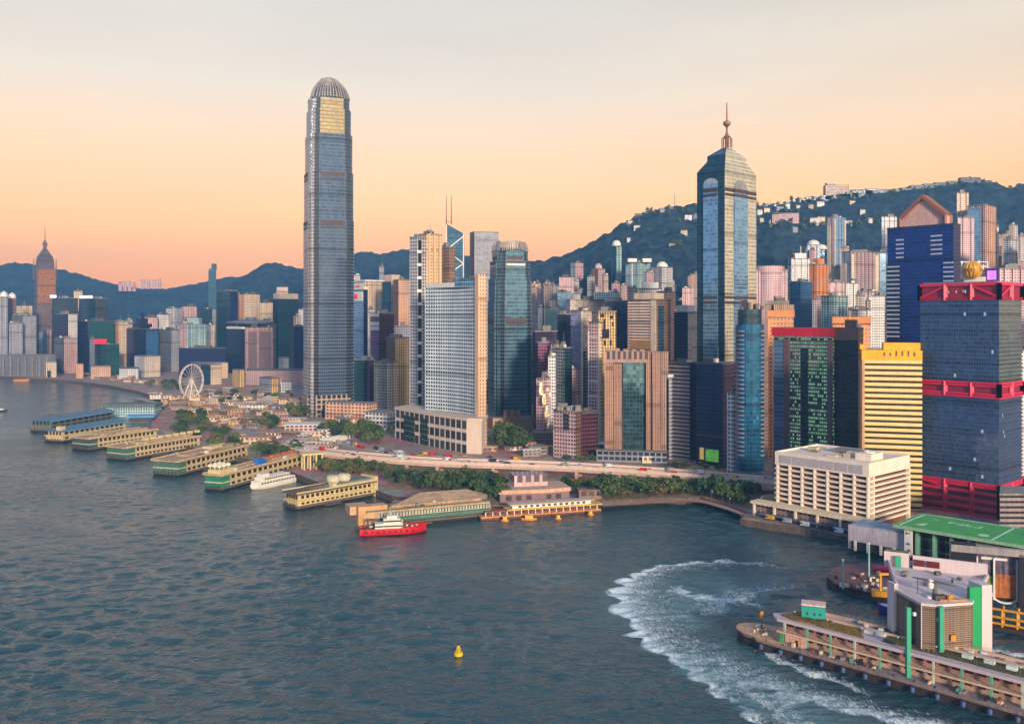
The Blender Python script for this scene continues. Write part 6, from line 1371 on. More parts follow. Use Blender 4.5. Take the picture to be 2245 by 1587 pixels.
def nr_lerp(i, t): return flyn[i].lerp(flyn[i + 1], t)
for lane in (-7.2, -3.4, 2.6, 6.6):
    s_ = rnd.uniform(4, 20)
    while s_ < seglen[-1] - 90:
        p, n_ = on_fly(s_); k = rnd.randrange(10) if rnd.random() < .6 else rnd.choice((2, 3, 6, 7)); q = protos[k]
        if k in used: q = q.copy(); COL.objects.link(q)
        used.add(k); q.location = (p.x + n_.x * lane, p.y + n_.y * lane, ZF + .01); q.rotation_euler = (0, 0, math.atan2(-n_.x, n_.y) + (math.pi if lane > 0 else 0)); s_ += rnd.uniform(18, 60)
for pts, k_, lb_ in ((((640, 957), (760, 974), (860, 994), (1000, 1002), (1140, 1007)), 34, 'on the street at the foot of the hotel'), (((330, 880), (420, 899), (560, 904), (650, 888)), 16, 'on the road across the open ground'), (((490, 932), (600, 940), (720, 950), (790, 963)), 16, 'on the street behind the piers')):
    gp = [G(x, y, LANDZ) for x, y in pts]
    for i in range(k_):
        j = rnd.randrange(len(gp) - 1); t = rnd.random(); p = gp[j].lerp(gp[j + 1], t); d = (gp[j + 1] - gp[j]).normalized(); s_ = rnd.choice((-3.4, 3.4)); kk = rnd.randrange(10); q = protos[kk].copy(); COL.objects.link(q)
        q.location = (p.x - d.y * s_, p.y + d.x * s_, LANDZ + .03); q.rotation_euler = (0, 0, math.atan2(d.y, d.x) + (math.pi if s_ > 0 else 0)); nm = CARC[kk // 2][1]; v_ = ' van' if kk % 2 else ' car'; q['label'] = nm + v_ + ' ' + lb_; q['group'] = nm + v_ + 's ' + lb_
# ------------------------------------------------------------ trees
def leafmat(name, c0, c1):
    m, n, l, p = newmat(name); p.inputs['Roughness'].default_value = .8; p.inputs['Specular IOR Level'].default_value = .2
    oi = n.new('ShaderNodeObjectInfo'); t = n.new('ShaderNodeTexCoord'); z = n.new('ShaderNodeTexNoise'); z.inputs['Scale'].default_value = .55; z.inputs['Detail'].default_value = 4; l.new(t.outputs['Object'], z.inputs['Vector'])
    f = _math(n, l, 'ADD', (_math(n, l, 'MULTIPLY', (z.outputs[0], 1.5)), _math(n, l, 'SUBTRACT', (_math(n, l, 'MULTIPLY', (oi.outputs['Random'], .7)), .75))))
    x = n.new('ShaderNodeMix'); x.data_type = 'RGBA'; x.clamp_factor = True; x.inputs[6].default_value = c0; x.inputs[7].default_value = c1; l.new(f, x.inputs[0]); l.new(x.outputs[2], p.inputs['Base Color']); return m
LEAF = leafmat('leaves', (.02, .055, .034, 1), (.11, .14, .05, 1)); LEAFO = leafmat('olive_leaves', (.08, .08, .03, 1), (.2, .15, .06, 1)); LEAFB = leafmat('bright_leaves', (.04, .075, .03, 1), (.17, .2, .07, 1)); BARK = plain('bark', alb(92, 74, 66), .9)
def tree_mesh(seed, r=5.5, h=11, nclump=22, per=26):
    q = random.Random(seed); b = MB(); cl = []
    for i in range(nclump):
        a_, e = q.uniform(0, 6.283), q.uniform(-.35, 1); rr = r * q.uniform(.45, 1) * math.sqrt(max(.1, 1 - max(0, e) ** 2)); cl.append((rr * math.cos(a_), rr * math.sin(a_), h * .62 + e * h * .36 + q.uniform(-.5, .5), q.uniform(1.3, 2.3)))
    for cx_, cy_, cz_, cr_ in cl:
        for k in range(per):
            d = Vector((q.gauss(0, 1), q.gauss(0, 1), q.gauss(0, .8))).normalized() * cr_ * q.uniform(.55, 1.05); p_ = Vector((cx_, cy_, cz_)) + d; n_ = (d.normalized() + Vector((q.gauss(0, .5), q.gauss(0, .5), q.gauss(.3, .5)))).normalized(); u = n_.orthogonal().normalized(); w_ = n_.cross(u); s_ = q.uniform(.35, .75)
            b.face([p_ + u * s_ + w_ * s_ * .5, p_ - u * s_ * .3 + w_ * s_, p_ - u * s_ - w_ * s_ * .6, p_ + u * s_ * .4 - w_ * s_])
    t = MB(); t.bar((0, 0, 0), (.1, .1, h * .45), .32, 0, 7, .2)
    for cx_, cy_, cz_, cr_ in cl[:6]: t.bar((.1, .1, h * .4), (cx_ * .7, cy_ * .7, cz_), .14, 0, 5, .05)
    return b, t
TREES = []
for sd_ in range(6):
    b, t = tree_mesh(100 + sd_, q_r := (5.2, 6, 4.6, 5.6, 6.4, 4.2)[sd_], (10, 11, 11.5, 9.5, 12, 10)[sd_]); r_ = thing('tree', '', 'tree'); m_ = LEAFO if sd_ == 3 else LEAFB if sd_ in (1, 5) else LEAF
    b.build('crown', m_, r_); t.build('trunk', BARK, r_); TREES.append(r_)
fresh = set(range(6)); tpos = []
def grove(poly_px, n_, label, group, sc=(.75, 1.15), z=LANDZ, mind=5.0, kinds=(0, 1, 2, 4, 5, 0, 1, 4, 3)):
    c_ = 0; tries = 0
    ps = [G(x, y, z) for x, y in poly_px]; x0, x1 = min(p.x for p in ps), max(p.x for p in ps); y0, y1 = min(p.y for p in ps), max(p.y for p in ps)
    def inside(x, y):
        r_ = False
        for i in range(len(ps)):
            a, b_ = ps[i], ps[i - 1]
            if (a.y > y) != (b_.y > y) and x < (b_.x - a.x) * (y - a.y) / (b_.y - a.y) + a.x: r_ = not r_
        return r_
    while c_ < n_ and tries < n_ * 60:
        tries += 1; x, y = rnd.uniform(x0, x1), rnd.uniform(y0, y1)
        if not inside(x, y) or any((x - a) ** 2 + (y - b_) ** 2 < mind ** 2 for a, b_ in tpos): continue
        k = rnd.choice(kinds); s_ = rnd.uniform(*sc); tpos.append((x, y)); src = TREES[k]
        lb_ = ('olive brown' if k == 3 else 'bright green' if k in (1, 5) else 'dark green') + ' ' + label
        if k in fresh: fresh.discard(k); src.location = (x, y, z); src.rotation_euler = (0, 0, rnd.uniform(0, 6)); src.scale = (s_, s_, s_ * rnd.uniform(.9, 1.1)); src['label'] = lb_; src['group'] = ('olive ' if k == 3 else 'bright green ' if k in (1, 5) else 'dark green ') + group
        else: copy_thing(src, (x, y, z), rnd.uniform(0, 6), (s_, s_, s_ * rnd.uniform(.85, 1.1)), lb_, ('olive ' if k == 3 else 'bright green ' if k in (1, 5) else 'dark green ') + group)
        c_ += 1
grove(((1220, 1074), (1330, 1074), (1500, 1074), (1660, 1086), (1640, 1114), (1540, 1092), (1440, 1092), (1340, 1098), (1250, 1080)), 78, 'bushy tree in the park between the quay and the elevated road', 'trees in the quayside park', (.5, 1.25), mind=6.2, kinds=(0, 1, 2, 4, 5, 0, 1, 4, 3, 3))
grove(((850, 1054), (980, 1062), (1100, 1066), (1110, 1092), (1090, 1106), (1060, 1096), (940, 1082), (860, 1068)), 50, 'bushy tree behind the tan roofed pier', 'trees behind the tan roofed pier', (.55, 1.3), mind=6, kinds=(0, 2, 4, 0, 2, 1))
grove(((700, 1022), (850, 1036), (850, 1046), (700, 1040)), 26, 'bushy tree beside the cream star shaped pier', 'trees beside the cream pier', (.7, 1.0), mind=4, kinds=(0, 1, 3, 3, 4))
grove(((560, 995), (655, 990), (660, 1014), (580, 1012)), 18, 'tree at the root of the sixth pier', 'trees at the root of the sixth pier', (.8, 1.1), mind=5)
grove(((350, 950), (440, 925), (540, 975), (530, 996), (460, 985), (400, 970)), 26, 'tree at the landward end of the ochre piers', 'trees at the landward end of the ochre piers', (.7, 1.05), mind=6)
grove(((385, 918), (455, 915), (470, 935), (390, 935)), 12, 'tall tree behind the blue pavilion', 'tall trees behind the blue pavilion', (.8, 1.1), mind=7)
grove(((690, 935), (790, 945), (870, 960), (860, 978), (780, 972), (700, 955)), 30, 'tree in the dense row left of the hotel podium', 'trees left of the hotel podium', (.9, 1.3), mind=5, kinds=(0, 1, 2, 4, 5))
grove(((1085, 962), (1160, 962), (1165, 992), (1090, 992)), 16, 'tree in the dense clump right of the hotel', 'trees right of the hotel', (1.2, 1.6), mind=6, kinds=(0, 1, 2, 4, 5))
grove(((630, 905), (668, 905), (668, 918), (634, 918)), 7, 'tree at the left foot of the tallest skyscraper', 'trees at the foot of the tallest skyscraper', (1.0, 1.3), mind=6)
grove(((480, 870), (640, 862), (640, 880), (480, 890)), 11, 'small tree on the open ground beyond the observation wheel', 'trees beyond the observation wheel', (.7, 1.1), mind=9)
grove(((330, 842), (420, 850), (400, 862), (320, 850)), 11, 'small tree on the grass near the observation wheel', 'trees on the grass near the wheel', (.8, 1.2), mind=9)
grove(((560, 925), (620, 925), (620, 945), (560, 945)), 9, 'tree standing among the low pavilions', 'trees among the low pavilions', (.9, 1.2), mind=7)
grove(((1240, 1012), (1320, 1014), (1320, 1018), (1240, 1016)), 3, 'tree before the maroon wing', 'trees before the maroon wing', (.7, .9), mind=8, kinds=(0, 1))
mtb = MB(); mq_ = random.Random(3)
def mt_put(x, y, z, s_):
    for k in range(12):
        a_ = mq_.uniform(0, 6.28); c_ = Vector((x + 3.2 * s_ * math.cos(a_) * mq_.random(), y + 3.2 * s_ * math.sin(a_), z + s_ * mq_.uniform(2.5, 9)))
        for q in range(9):
            d = Vector((mq_.gauss(0, 1), mq_.gauss(0, 1), mq_.gauss(0, .8))).normalized(); u = d.orthogonal().normalized(); w_ = d.cross(u); p_ = c_ + d * 1.7 * s_; e_ = s_ * mq_.uniform(.6, 1.1); mtb.face([p_ + u * e_ + w_ * e_ * .5, p_ - u * e_ * .3 + w_ * e_, p_ - u * e_ - w_ * e_ * .6, p_ + u * e_ * .4 - w_ * e_])
mt = [(x + rnd.uniform(-26, 26), y + rnd.uniform(-1, 12)) for x, y in hs for _ in range(3)] + [(1420 + i * 15, 0) for i in range(55)]
for x, y in mt:
    if y:
        for Y in range(1300, 2345, 15):
            if PEAK(x, Y) > PZ(y, Y): break
    else: Y = 2335 + rnd.uniform(-25, 8)
    mt_put(PX(x, Y), Y, PEAK(x, Y) - 1.5, rnd.uniform(.8, 1.5))
mo_ = mtb.build('mountain_trees', LEAF); mo_['kind'] = 'stuff'; mo_['label'] = 'dark trees among the houses and along the crest of the mountain'
grove(((1460, 1022), (1590, 1030), (1590, 1036), (1460, 1028)), 10, 'shrubby tree at the foot of the purple office', 'trees at the foot of the purple office', (.4, .6), mind=6, kinds=(0, 1))
# ============================================================ WHITE BLOCK ON THE QUAY (near right)
t49 = R(49); Lq, Rq = Vector((-math.cos(t49), math.sin(t49), 0)), Vector((math.sin(t49), math.cos(t49), 0))
C = Vector((205.5, 525, 0)); wq, dq = 62, 50; nL, nR = -Rq, -Lq
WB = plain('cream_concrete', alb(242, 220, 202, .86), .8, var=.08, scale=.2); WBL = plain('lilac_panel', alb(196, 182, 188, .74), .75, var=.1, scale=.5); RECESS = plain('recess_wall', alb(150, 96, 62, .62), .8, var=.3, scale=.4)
T = thing('hotel_block', 'white quayside block with a grid of deep window bays under a blank attic', 'office block', C)
ztop = 43.5; zat_ = 37
def qp(s_, t_, z=0): return C + Lq * s_ + Rq * t_ + Vector((0, 0, z))       # s along the left face, t along the right face
def qbox(s0, s1, t0, t1, z0, z1, nm, m_, par=None, **k):
    q = [qp(s0, t0), qp(s0, t1), qp(s1, t1), qp(s1, t0)]; return MB().prism([(p.x, p.y) for p in q], z0, z1, 0, bottom=True, **k).build(nm, m_, par or T)
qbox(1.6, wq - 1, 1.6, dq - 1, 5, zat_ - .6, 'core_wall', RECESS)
qbox(0, wq, 0, dq, zat_, ztop, 'attic', WB)
for i in range(6): s0 = 3.8 + i * 9.3; qbox(s0, s0 + 8.6, -.22, .4, zat_ + .7, ztop - .9, 'attic_panel', WBL)
nfl = 9; fh = (zat_ - 9.5) / nfl
for i in range(nfl + 1):
    z = 9.5 + i * fh; qbox(-.3, wq, -.3, dq, z - .55, z + .55, 'floor_band', WB)
for i in range(8):
    s0 = wq * (i + .0) / 7.3 + .3; qbox(s0, s0 + 1.0, -.6, 1.6, 4, zat_, 'mullion_pier', WB)
for t0 in (4.5, dq - 1.5): qbox(-.5, 1.6, t0, t0 + 1.2, 4, zat_, 'mullion_pier', WB)
GLW = plain('brown_window_glass', alb(104, 66, 46, .7), .15, .3, var=.4, scale=.6)
for f in range(nfl):
    for i in range(8):
        s0 = wq * i / 7.3 + 1.3; s1 = min(wq - .5, wq * (i + 1) / 7.3 + .3)
        if s1 - s0 < 1: continue
        qbox(s0 + .4, s1 - .4, 1.3, 1.7, 9.5 + f * fh + 1.2, 9.5 + (f + 1) * fh - .9, 'window', GLW)
    qbox(1.3, 1.7, 6.5, dq - 3, 9.5 + f * fh + 1.2, 9.5 + (f + 1) * fh - .9, 'window', GLW)
# roof with plant
qbox(.6, wq - .6, .6, dq - .6, ztop - .8, ztop - .2, 'roof_deck', plain('stained_roof', alb(136, 128, 104), .9, var=.5, scale=.12))
for e in ((0, wq, 0, .6), (0, wq, dq - .6, dq), (0, .6, .6, dq - .6), (wq - .6, wq, .6, dq - .6)): qbox(*e, ztop + .001, ztop + 1.1, 'parapet', WB)
for i in range(10):
    s0, t0 = rnd.uniform(14, wq - 12), rnd.uniform(8, dq - 14); qbox(s0, s0 + rnd.uniform(2, 7), t0, t0 + rnd.uniform(2, 5), ztop - .2, ztop + rnd.uniform(.8, 2.6), 'roof_plant', rnd.choice((CONC, plain('pale_green_plant', alb(140, 160, 140), .7), OCH, WHITE)))
qbox(6, 16, 14, 28, ztop - .2, ztop + 4, 'plant_room', WB); MB().rev(qp(11, 21, ztop + 4), [(3.6, 0), (3.6, .8), (2.4, .8), (2.4, .2)], 14).build('fan_drum', WHITE, T); qbox(20, 40, 30, 40, ztop - .2, ztop + 2.5, 'plant_room', CONC)
# podium arcade
qbox(-2.5, wq + 12, -9, .0, 11.4, 13, 'arcade_beam', plain('warm_cream', alb(244, 220, 186, .76), .8)); qbox(-2, wq + 10, -6, -.4, 3.2, 11.4, 'arcade_wall', fc((196, 160, 150), (96, 76, 84), .4, .5, 0, .5), bay=3, fl=4)  # beam in a plain warm cream
for i in range(6): s0 = -2 + i * 14.6; qbox(s0, s0 + 1.2, -8.8, -7.6, 2, 11.4, 'arcade_column', WB)
qbox(-4, wq + 16, -14, -6.2, 3.21, 4.3, 'quay_terrace', plain('terrace_paving', alb(128, 110, 120), .8, var=.25)); qbox(-3, wq + 4, -11.5, -6.5, 6.2, 6.9, 'awning', plain('slate_awning', alb(110, 112, 140), .6))
# curved ramp at its left end
b = MB(); cc = qp(wq + 2, 12); ang0 = math.atan2(Lq.y, Lq.x)
for i in range(16):
    a0, a1 = ang0 - 1.6 + i * 2.4 / 16, ang0 - 1.6 + (i + 1) * 2.4 / 16
    def pr_(r_, a, z): return (cc.x + r_ * math.cos(a), cc.y + r_ * math.sin(a), z)
    for r0, r1, z0, z1 in ((13, 13.6, 4, 13), ): b.face([pr_(r1, a0, z0), pr_(r1, a1, z0), pr_(r1, a1, z1), pr_(r1, a0, z1)]); b.face([pr_(r0, a1, z0), pr_(r0, a0, z0), pr_(r0, a0, z1), pr_(r0, a1, z1)]); b.face([pr_(r0, a0, z1), pr_(r1, a0, z1), pr_(r1, a1, z1), pr_(r0, a1, z1)])
b.build('curved_ramp', plain('warm_cream', alb(244, 220, 186, .76), .8), T)
for i, (s_, c_) in enumerate(((-1, (150, 60, 60)), (12, (200, 196, 200)), (20, (90, 90, 110)), (34, (226, 220, 214)), (46, (70, 76, 100)), (58, (200, 160, 90)))):
    q = copy_thing(protos[(1, 3, 5, 3, 7, 9)[i]], qp(s_, -11.6, 4.31), math.atan2(Lq.y, Lq.x)); q['label'] = ('first', 'second', 'third', 'fourth', 'fifth', 'sixth')[i] + ' vehicle along the quay terrace, counted from the right, below the white block'; q['group'] = 'vehicles below the white block'

# ============================================================ FERRY TERMINAL WITH GREEN DECK
GD_ = plain('green_deck_paint', alb(70, 172, 84, .8), .7, var=.14, scale=.15); zd = 20
A0, B0, C0 = G(1957, 1149, zd), G(2012, 1124, zd), G(2248, 1196, zd)
ud = (C0 - A0).normalized(); vd = Vector((-ud.y, ud.x, 0)); Ld_, Wd_ = (C0 - A0).length + 40, 39
T = thing('ferry_terminal', 'ferry terminal with a wide green painted roof deck on green columns', 'ferry terminal', (A0.x, A0.y, 0))
def tp(s_, t_, z=0): q = A0 + ud * s_ + vd * t_; return Vector((q.x, q.y, z))
def tbox(s0, s1, t0, t1, z0, z1, nm, m_, par=None, **k):
    q = [tp(s0, t0), tp(s1, t0), tp(s1, t1), tp(s0, t1)]; return MB().prism([(p.x, p.y) for p in q], z0, z1, 0, bottom=True, **k).build(nm, m_, par or T)
tbox(0, Ld_, 0, Wd_, zd - 1.6, zd - .02, 'deck_edge', plain('pale_green_edge', alb(160, 200, 160, .72), .7)); tbox(.6, Ld_, .6, Wd_ - .6, zd - .02, zd + .02, 'deck_surface', GD_)
LN = plain('deck_line', alb(206, 226, 206, .85), .7)
def line(pts, w_, nm='deck_line', m_=LN):
    b = MB()
    for a_, c_ in zip(pts, pts[1:]):
        a_, c_ = tp(*a_, zd + .026), tp(*c_, zd + .026); d = (c_ - a_).normalized(); n_ = Vector((-d.y, d.x, 0)) * w_ / 2; b.face([a_ - n_, c_ - n_, c_ + n_, a_ + n_])
    b.build(nm, m_, T)
line(((3, 2), (3, 37), (50, 37)), 1.2); line(((48, 1), (48, 38)), 1.2)
yw_ = math.atan2(ud.y, ud.x)
marks(6, 5.2, tp(24, 25, zd + .03), (0, 0, yw_), LN, T, 'deck_marks', .004, 5)
b = MB(); b.face([tp(8, 8, zd + .026), tp(12.5, 8, zd + .026), tp(12.5, 16, zd + .026)]); b.build('deck_triangle', LN, T)
q = tp(42, 8, zd + .026); b = MB(); b.face([(q.x + 2.6 * math.cos(6.283 * i / 16), q.y + 2.6 * math.sin(6.283 * i / 16), zd + .026) for i in range(16)]); b.build('deck_circle', LN, T)
GRYP = plain('grey_louvre', alb(100, 120, 104), .7)
for s0, t0 in ((56, 22), (63, 14)): tbox(s0, s0 + 12, t0, t0 + 3, zd + .02, zd + .5, 'roof_louvre', GRYP)
tbox(8, Ld_, 8, Wd_ - 2, 1.2, zd - 1.62, 'hall', fc((60, 58, 72), (44, 44, 62), .12, .2, .3, .2), bay=4, fl=5)
for i in range(8): s0 = 10 + i * 8.5; tbox(s0, s0 + 1.1, 4.5, 5.6, 1.5, zd - 1.6, 'green_column', plain('pale_green_column', alb(120, 180, 150, .75), .6))
for i in range(8): s0 = 10 + i * 8.5; tbox(s0 - .05, s0 + 1.15, 7.5, 7.98, 2, zd - 1.63, 'green_mullion', plain('pale_green_column', alb(120, 180, 150, .75), .6))
tbox(5.5, 9.5, 1.4, 2.2, 5, zd - 1.63, 'sign_board', WHITE)
sg = marks(6, 2.1, tp(7.5, 1.25, 11.5), (R(90), R(90), yw_), DARK, T, 'sign_marks')
tbox(0, Ld_, -6, 4, 0, 1.8, 'apron', plain('grey_apron', alb(176, 170, 186), .8)); tbox(20, Ld_, -14, -6, 0, 6, 'lilac_annex', plain('lilac_wall', alb(206, 190, 202, .7), .8)); 
for i in range(5): tbox(24 + i * 8, 30 + i * 8, -14.15, -13.9, 2.6, 5, 'red_window', plain('dark_red_window', alb(120, 40, 48), .4))
tbox(40, Ld_, -2, 3, 13, 17, 'balcony', plain('grey_balcony', alb(170, 160, 160), .8)); tbox(-26, 6, 4, 22, 2, 15, 'lilac_wing', plain('lilac_wall', alb(206, 190, 202, .7), .8)); tbox(-24, 4, 3.7, 4.05, 2.2, 6.5, 'dark_arcade', DKW)
tbox(-25, 5, 5, 21, 15, 15.6, 'wing_roof', plain('grey_blue_roof', alb(150, 170, 190), .7, var=.3, scale=.4))
for i in range(4): tbox(-22 + i * 7, -20.8 + i * 7, 2.2, 3.2, 1.8, 7, 'white_column', WHITE)
# dark media wall with curved white openings
M0 = at(2085, 1192, 398); T = thing('media_wall', 'black wall with white rimmed arched openings showing grass and timber, at the right edge', 'billboard', (M0.x, M0.y, 0)); BLK = plain('black_wall', alb(36, 32, 50, .7), .4)
um = Vector((.93, -.37, 0)); vm_ = Vector((.37, .93, 0)); yw2 = math.atan2(um.y, um.x)
def mp3(s_, t_, z): q = M0 + um * s_ + vm_ * t_; return Vector((q.x, q.y, z))
def mbox(s0, s1, t0, t1, z0, z1, nm, m_):
    q = [mp3(s0, t0, 0), mp3(s1, t0, 0), mp3(s1, t1, 0), mp3(s0, t1, 0)]; return MB().prism([(p.x, p.y) for p in q], z0, z1, 0, bottom=True).build(nm, m_, T)
ztm = PZ(1192, 398)
mbox(0, 10, 0, 6, ztm - 24, ztm, 'dark_panel', BLK); mbox(26, 34, -1, 6, ztm - 26, ztm - 2, 'dark_panel', BLK); mbox(8, 40, 4, 7, ztm - 24, ztm - 3, 'back_wall', BLK); mbox(0, 44, -1, 1.5, ztm - 3, ztm, 'top_beam', plain('grey_balcony', alb(170, 160, 160), .8)); mbox(34, 60, 0, 5, ztm - 22, ztm - 6, 'pale_panel', o['white']); mbox(34, 60, -.4, 0, ztm - 18, ztm - 14, 'dark_strip', BLK)
GRS = plain('grass_mural', alb(120, 150, 70, .8), .8, var=.5, scale=.5); TIM = plain('timber_mural', alb(180, 100, 44, .8), .7, var=.4, scale=.6); 
def arch(s0, s1, z0, z1, m_, nm, k=.5):
    b = MB(); pts = [(s0, z1), (s1, z1), (s1, z0 + (z1 - z0) * k)]; n_ = 7
    for i in range(n_ + 1): a_ = math.pi / 2 * i / n_; pts.append((s1 - (s1 - s0) * (1 - math.cos(a_)) , z0 + (z1 - z0) * k * (1 - math.sin(a_)))) 
    f = [mp3(s_, 3.4, z) for s_, z in pts]; g = [mp3(s_, 4.0, z) for s_, z in pts]; b.face(f[::-1]); b.face(g)
    for i in range(len(f)): j = (i + 1) % len(f); b.face([f[i], g[i], g[j], f[j]])
    b.build(nm, m_, T)
mbox(10, 17, 3, 3.9, ztm - 22, ztm - 13, 'grass_picture', GRS); mbox(17, 26, 2.8, 3.9, ztm - 22, ztm - 12, 'timber_picture', TIM); mbox(10, 26, 3.2, 3.95, ztm - 12, ztm - 4, 'dark_picture', plain('slate_picture', alb(110, 100, 124), .4, var=.6, scale=.4)); mbox(12, 22, 2.6, 3.1, ztm - 6, ztm - 5, 'white_rail', WHITE)
for s0 in (10, 16.6, 25.4): mbox(s0, s0 + .7, 1.8, 3.2, ztm - 23, ztm - 5, 'white_rib', WHITE)
for s0, s1, z0 in ((10, 16.6, 23), (16.6, 26, 24)):
    b = MB(); pp = None
    for i in range(9):
        a_ = math.pi * i / 8; p = mp3((s0 + s1) / 2 - (s1 - s0) / 2 * math.cos(a_), 2.4, ztm - z0 + 3 - 3 * math.sin(a_))
        if pp: b.beam(pp, p, .8, .7)
        pp = p
    b.build('white_arch', WHITE, T)

# ============================================================ LONG PIER WITH THE VENTILATION BUILDING (foreground)
dP, nP = Vector((.71, -.704, 0)), Vector((.704, .71, 0)); O0 = Vector((95, 355, 0))
def fp(s_, t_, z=0): q = O0 + dP * s_ + nP * t_; return Vector((q.x, q.y, z))
T = thing('pier', 'long two level pier with a rounded prow and planted roof, in the foreground', 'pier', O0)
def pbox(s0, s1, t0, t1, z0, z1, nm, m_, par=None, **k):
    q = [fp(s0, t0), fp(s1, t0), fp(s1, t1), fp(s0, t1)]; return MB().prism([(p.x, p.y) for p in q], z0, z1, 0, bottom=True, **k).build(nm, m_, par or T)
def outline(m, s1=150, t1=24):
    pts = [fp(s1, -m)]; pts = [fp(0, -m)]
    c_ = (-1, t1 * .42)
    q = [(0, -m), (s1, -m), (s1, t1 + m), (8, t1 + m)]
    for i in range(9): a_ = math.pi / 2 + math.pi * i / 8 * .98; q.append((-1.5 + (12.5 + m) * math.cos(a_) * 1.0, t1 * .42 + (t1 * .36 + m) * math.sin(a_)))
    return [(fp(*p).x, fp(*p).y) for p in q]
DK = plain('rust_deck', alb(212, 166, 136, .76), .85, var=.3, scale=.35); DKE = plain('dark_fender_wall', alb(64, 52, 54, .6), .8, var=.3, scale=.4)
MB().prism(outline(-.6), -2, 3.0, 0).build('pile_wall', DKE, T); MB().prism(outline(0), 3.0, 4.0, 0, 1, True).build('deck', [plain('kerb_timber', alb(150, 122, 116, .66), .8, var=.2), DK], T)
pbox(10, 150, .1, 7, 4.004, 4.03, 'side_apron', plain('mauve_apron', alb(164, 146, 150, .7), .85, var=.25, scale=.4))
s_r0 = 4; FAS = plain('lilac_fascia', alb(216, 192, 202, .74), .7, var=.08, scale=.3); CRE = plain('cream_slab', alb(232, 190, 160, .74), .75, var=.1)
pbox(s_r0 + 3, 150, 3.0, 21, 7.7, 8.3, 'middle_slab', CRE)
pbox(s_r0 + 8, 150, 6.5, 19, 4.03, 7.7, 'lower_rooms', fc((200, 160, 140), (110, 70, 62), .4, .4, .1, .4), bay=4, fl=4); pbox(s_r0 + 4, 150, 7, 18.5, 8.3, 11.7, 'upper_rooms', fc((170, 124, 110), (70, 52, 56), .3, .35, .2, .3), bay=4, fl=3.5)
RP = [(s_r0 - 1.5, 8.5), (s_r0 + 3, 3.6), (150, 3.6), (150, 22), (s_r0 + 8, 22)]
MB().prism([(fp(*p).x, fp(*p).y) for p in RP], 11.7, 12.5, 0, bottom=True).build('roof', FAS, T)
# roof: raised pale edges and planted strips
pbox(s_r0 + 3, 150, 3.3, 4.4, 12.5, 12.9, 'roof_upstand', FAS)
pbox(s_r0 + 14, 150, 15.5, 16.6, 12.5, 13.3, 'roof_kerb', CRE); pbox(s_r0 + 10, 150, 20.6, 22.1, 12.5, 13.4, 'roof_kerb', CRE)
GREENR = plain('dry_planting', alb(150, 112, 36, .75), .95, var=.6, scale=.9, bump=.6); OLV = plain('olive_planting', alb(96, 90, 50, .7), .95, var=.5, scale=.8, bump=.6)
MB().prism([(fp(*p).x, fp(*p).y) for p in ((s_r0 + 2, 8.6), (s_r0 + 8, 6.4), (s_r0 + 21, 7.6), (s_r0 + 20, 15), (s_r0 + 7, 19.5))], 12.5, 13.0, 0).build('planted_bed', GREENR, T); MB().prism([(fp(*p).x, fp(*p).y) for p in ((s_r0 + 18, 6.2), (s_r0 + 36, 6.2), (s_r0 + 31, 14.6), (s_r0 + 22, 14.6))], 12.5, 12.9, 0).build('planted_bed', GREENR, T); pbox(46, 78, 8, 15, 12.5, 12.9, 'planted_bed', OLV); pbox(78, 150, 7.5, 15, 12.5, 12.9, 'planted_bed', OLV)
for i, (s_, t_) in enumerate(((38, 11), (42, 11.5), (72, 11), (79, 11), (86, 10.5))): pbox(s_, s_ + 3.2, t_, t_ + 1.8, 12.9, 14.0, 'skylight', plain('pale_skylight', alb(220, 226, 224, .8), .4))
TEAL = plain('sea_green_paint', alb(96, 176, 150, .76), .6, var=.1)
for i in range(12):
    s_ = 10 + i * 9.2
    if 52 < s_ < 64: continue
    p = fp(s_, 3.9); MB().box((p.x, p.y, 4.0), (.7, .7, 7.7), R(-45)).build('column', TEAL if i % 3 else plain('pale_column', alb(200, 206, 190), .6), T)
pbox(8.5, 10, 2.6, 3.2, 4.03, 7.6, 'green_sign', plain('green_sign', alb(80, 160, 100, .78), .5)); pbox(10.5, 19, 3.2, 3.9, 4.03, 7.5, 'peach_kiosk', plain('peach_kiosk', alb(236, 176, 150, .78), .7, var=.3, scale=.8)); pbox(15, 15.9, 3.0, 3.3, 4.1, 6.4, 'dark_door', DKW)
# prow fittings
MB().bar(fp(-3.5, 10.5, 4), fp(-3.5, 10.5, 9.5), .22).build('signal_post', DARK, T); p = fp(-3.5, 10.5, 8.6); MB().rev(p, [(.3, 0), (.8, .6), (.9, 2), (.5, 2.8), (.01, 3)], 8).build('orange_lantern', plain('orange_paint', alb(236, 150, 24, .8), .5), T)
for i in range(14): p = fp(rnd.uniform(-7, 1), rnd.uniform(5, 15), 4); MB().box((p.x, p.y, 4), (rnd.uniform(.6, 1.6), rnd.uniform(.6, 1.4), rnd.uniform(.4, 1.3)), rnd.uniform(0, 3)).build('deck_fitting', rnd.choice((WHITE, OCH, CRE, DKW)), T)
for e in ((2, 12, 15.5, 15.7), (-3, 14, .3, .45)): pbox(*e, 4.9, 5.0, 'rail', CRE)
b = MB()
for i in range(15): b.bar(fp(i * .9, .4, 4), fp(i * .9, .4, 5), .05)
b.build('rail_posts', CRE, T)
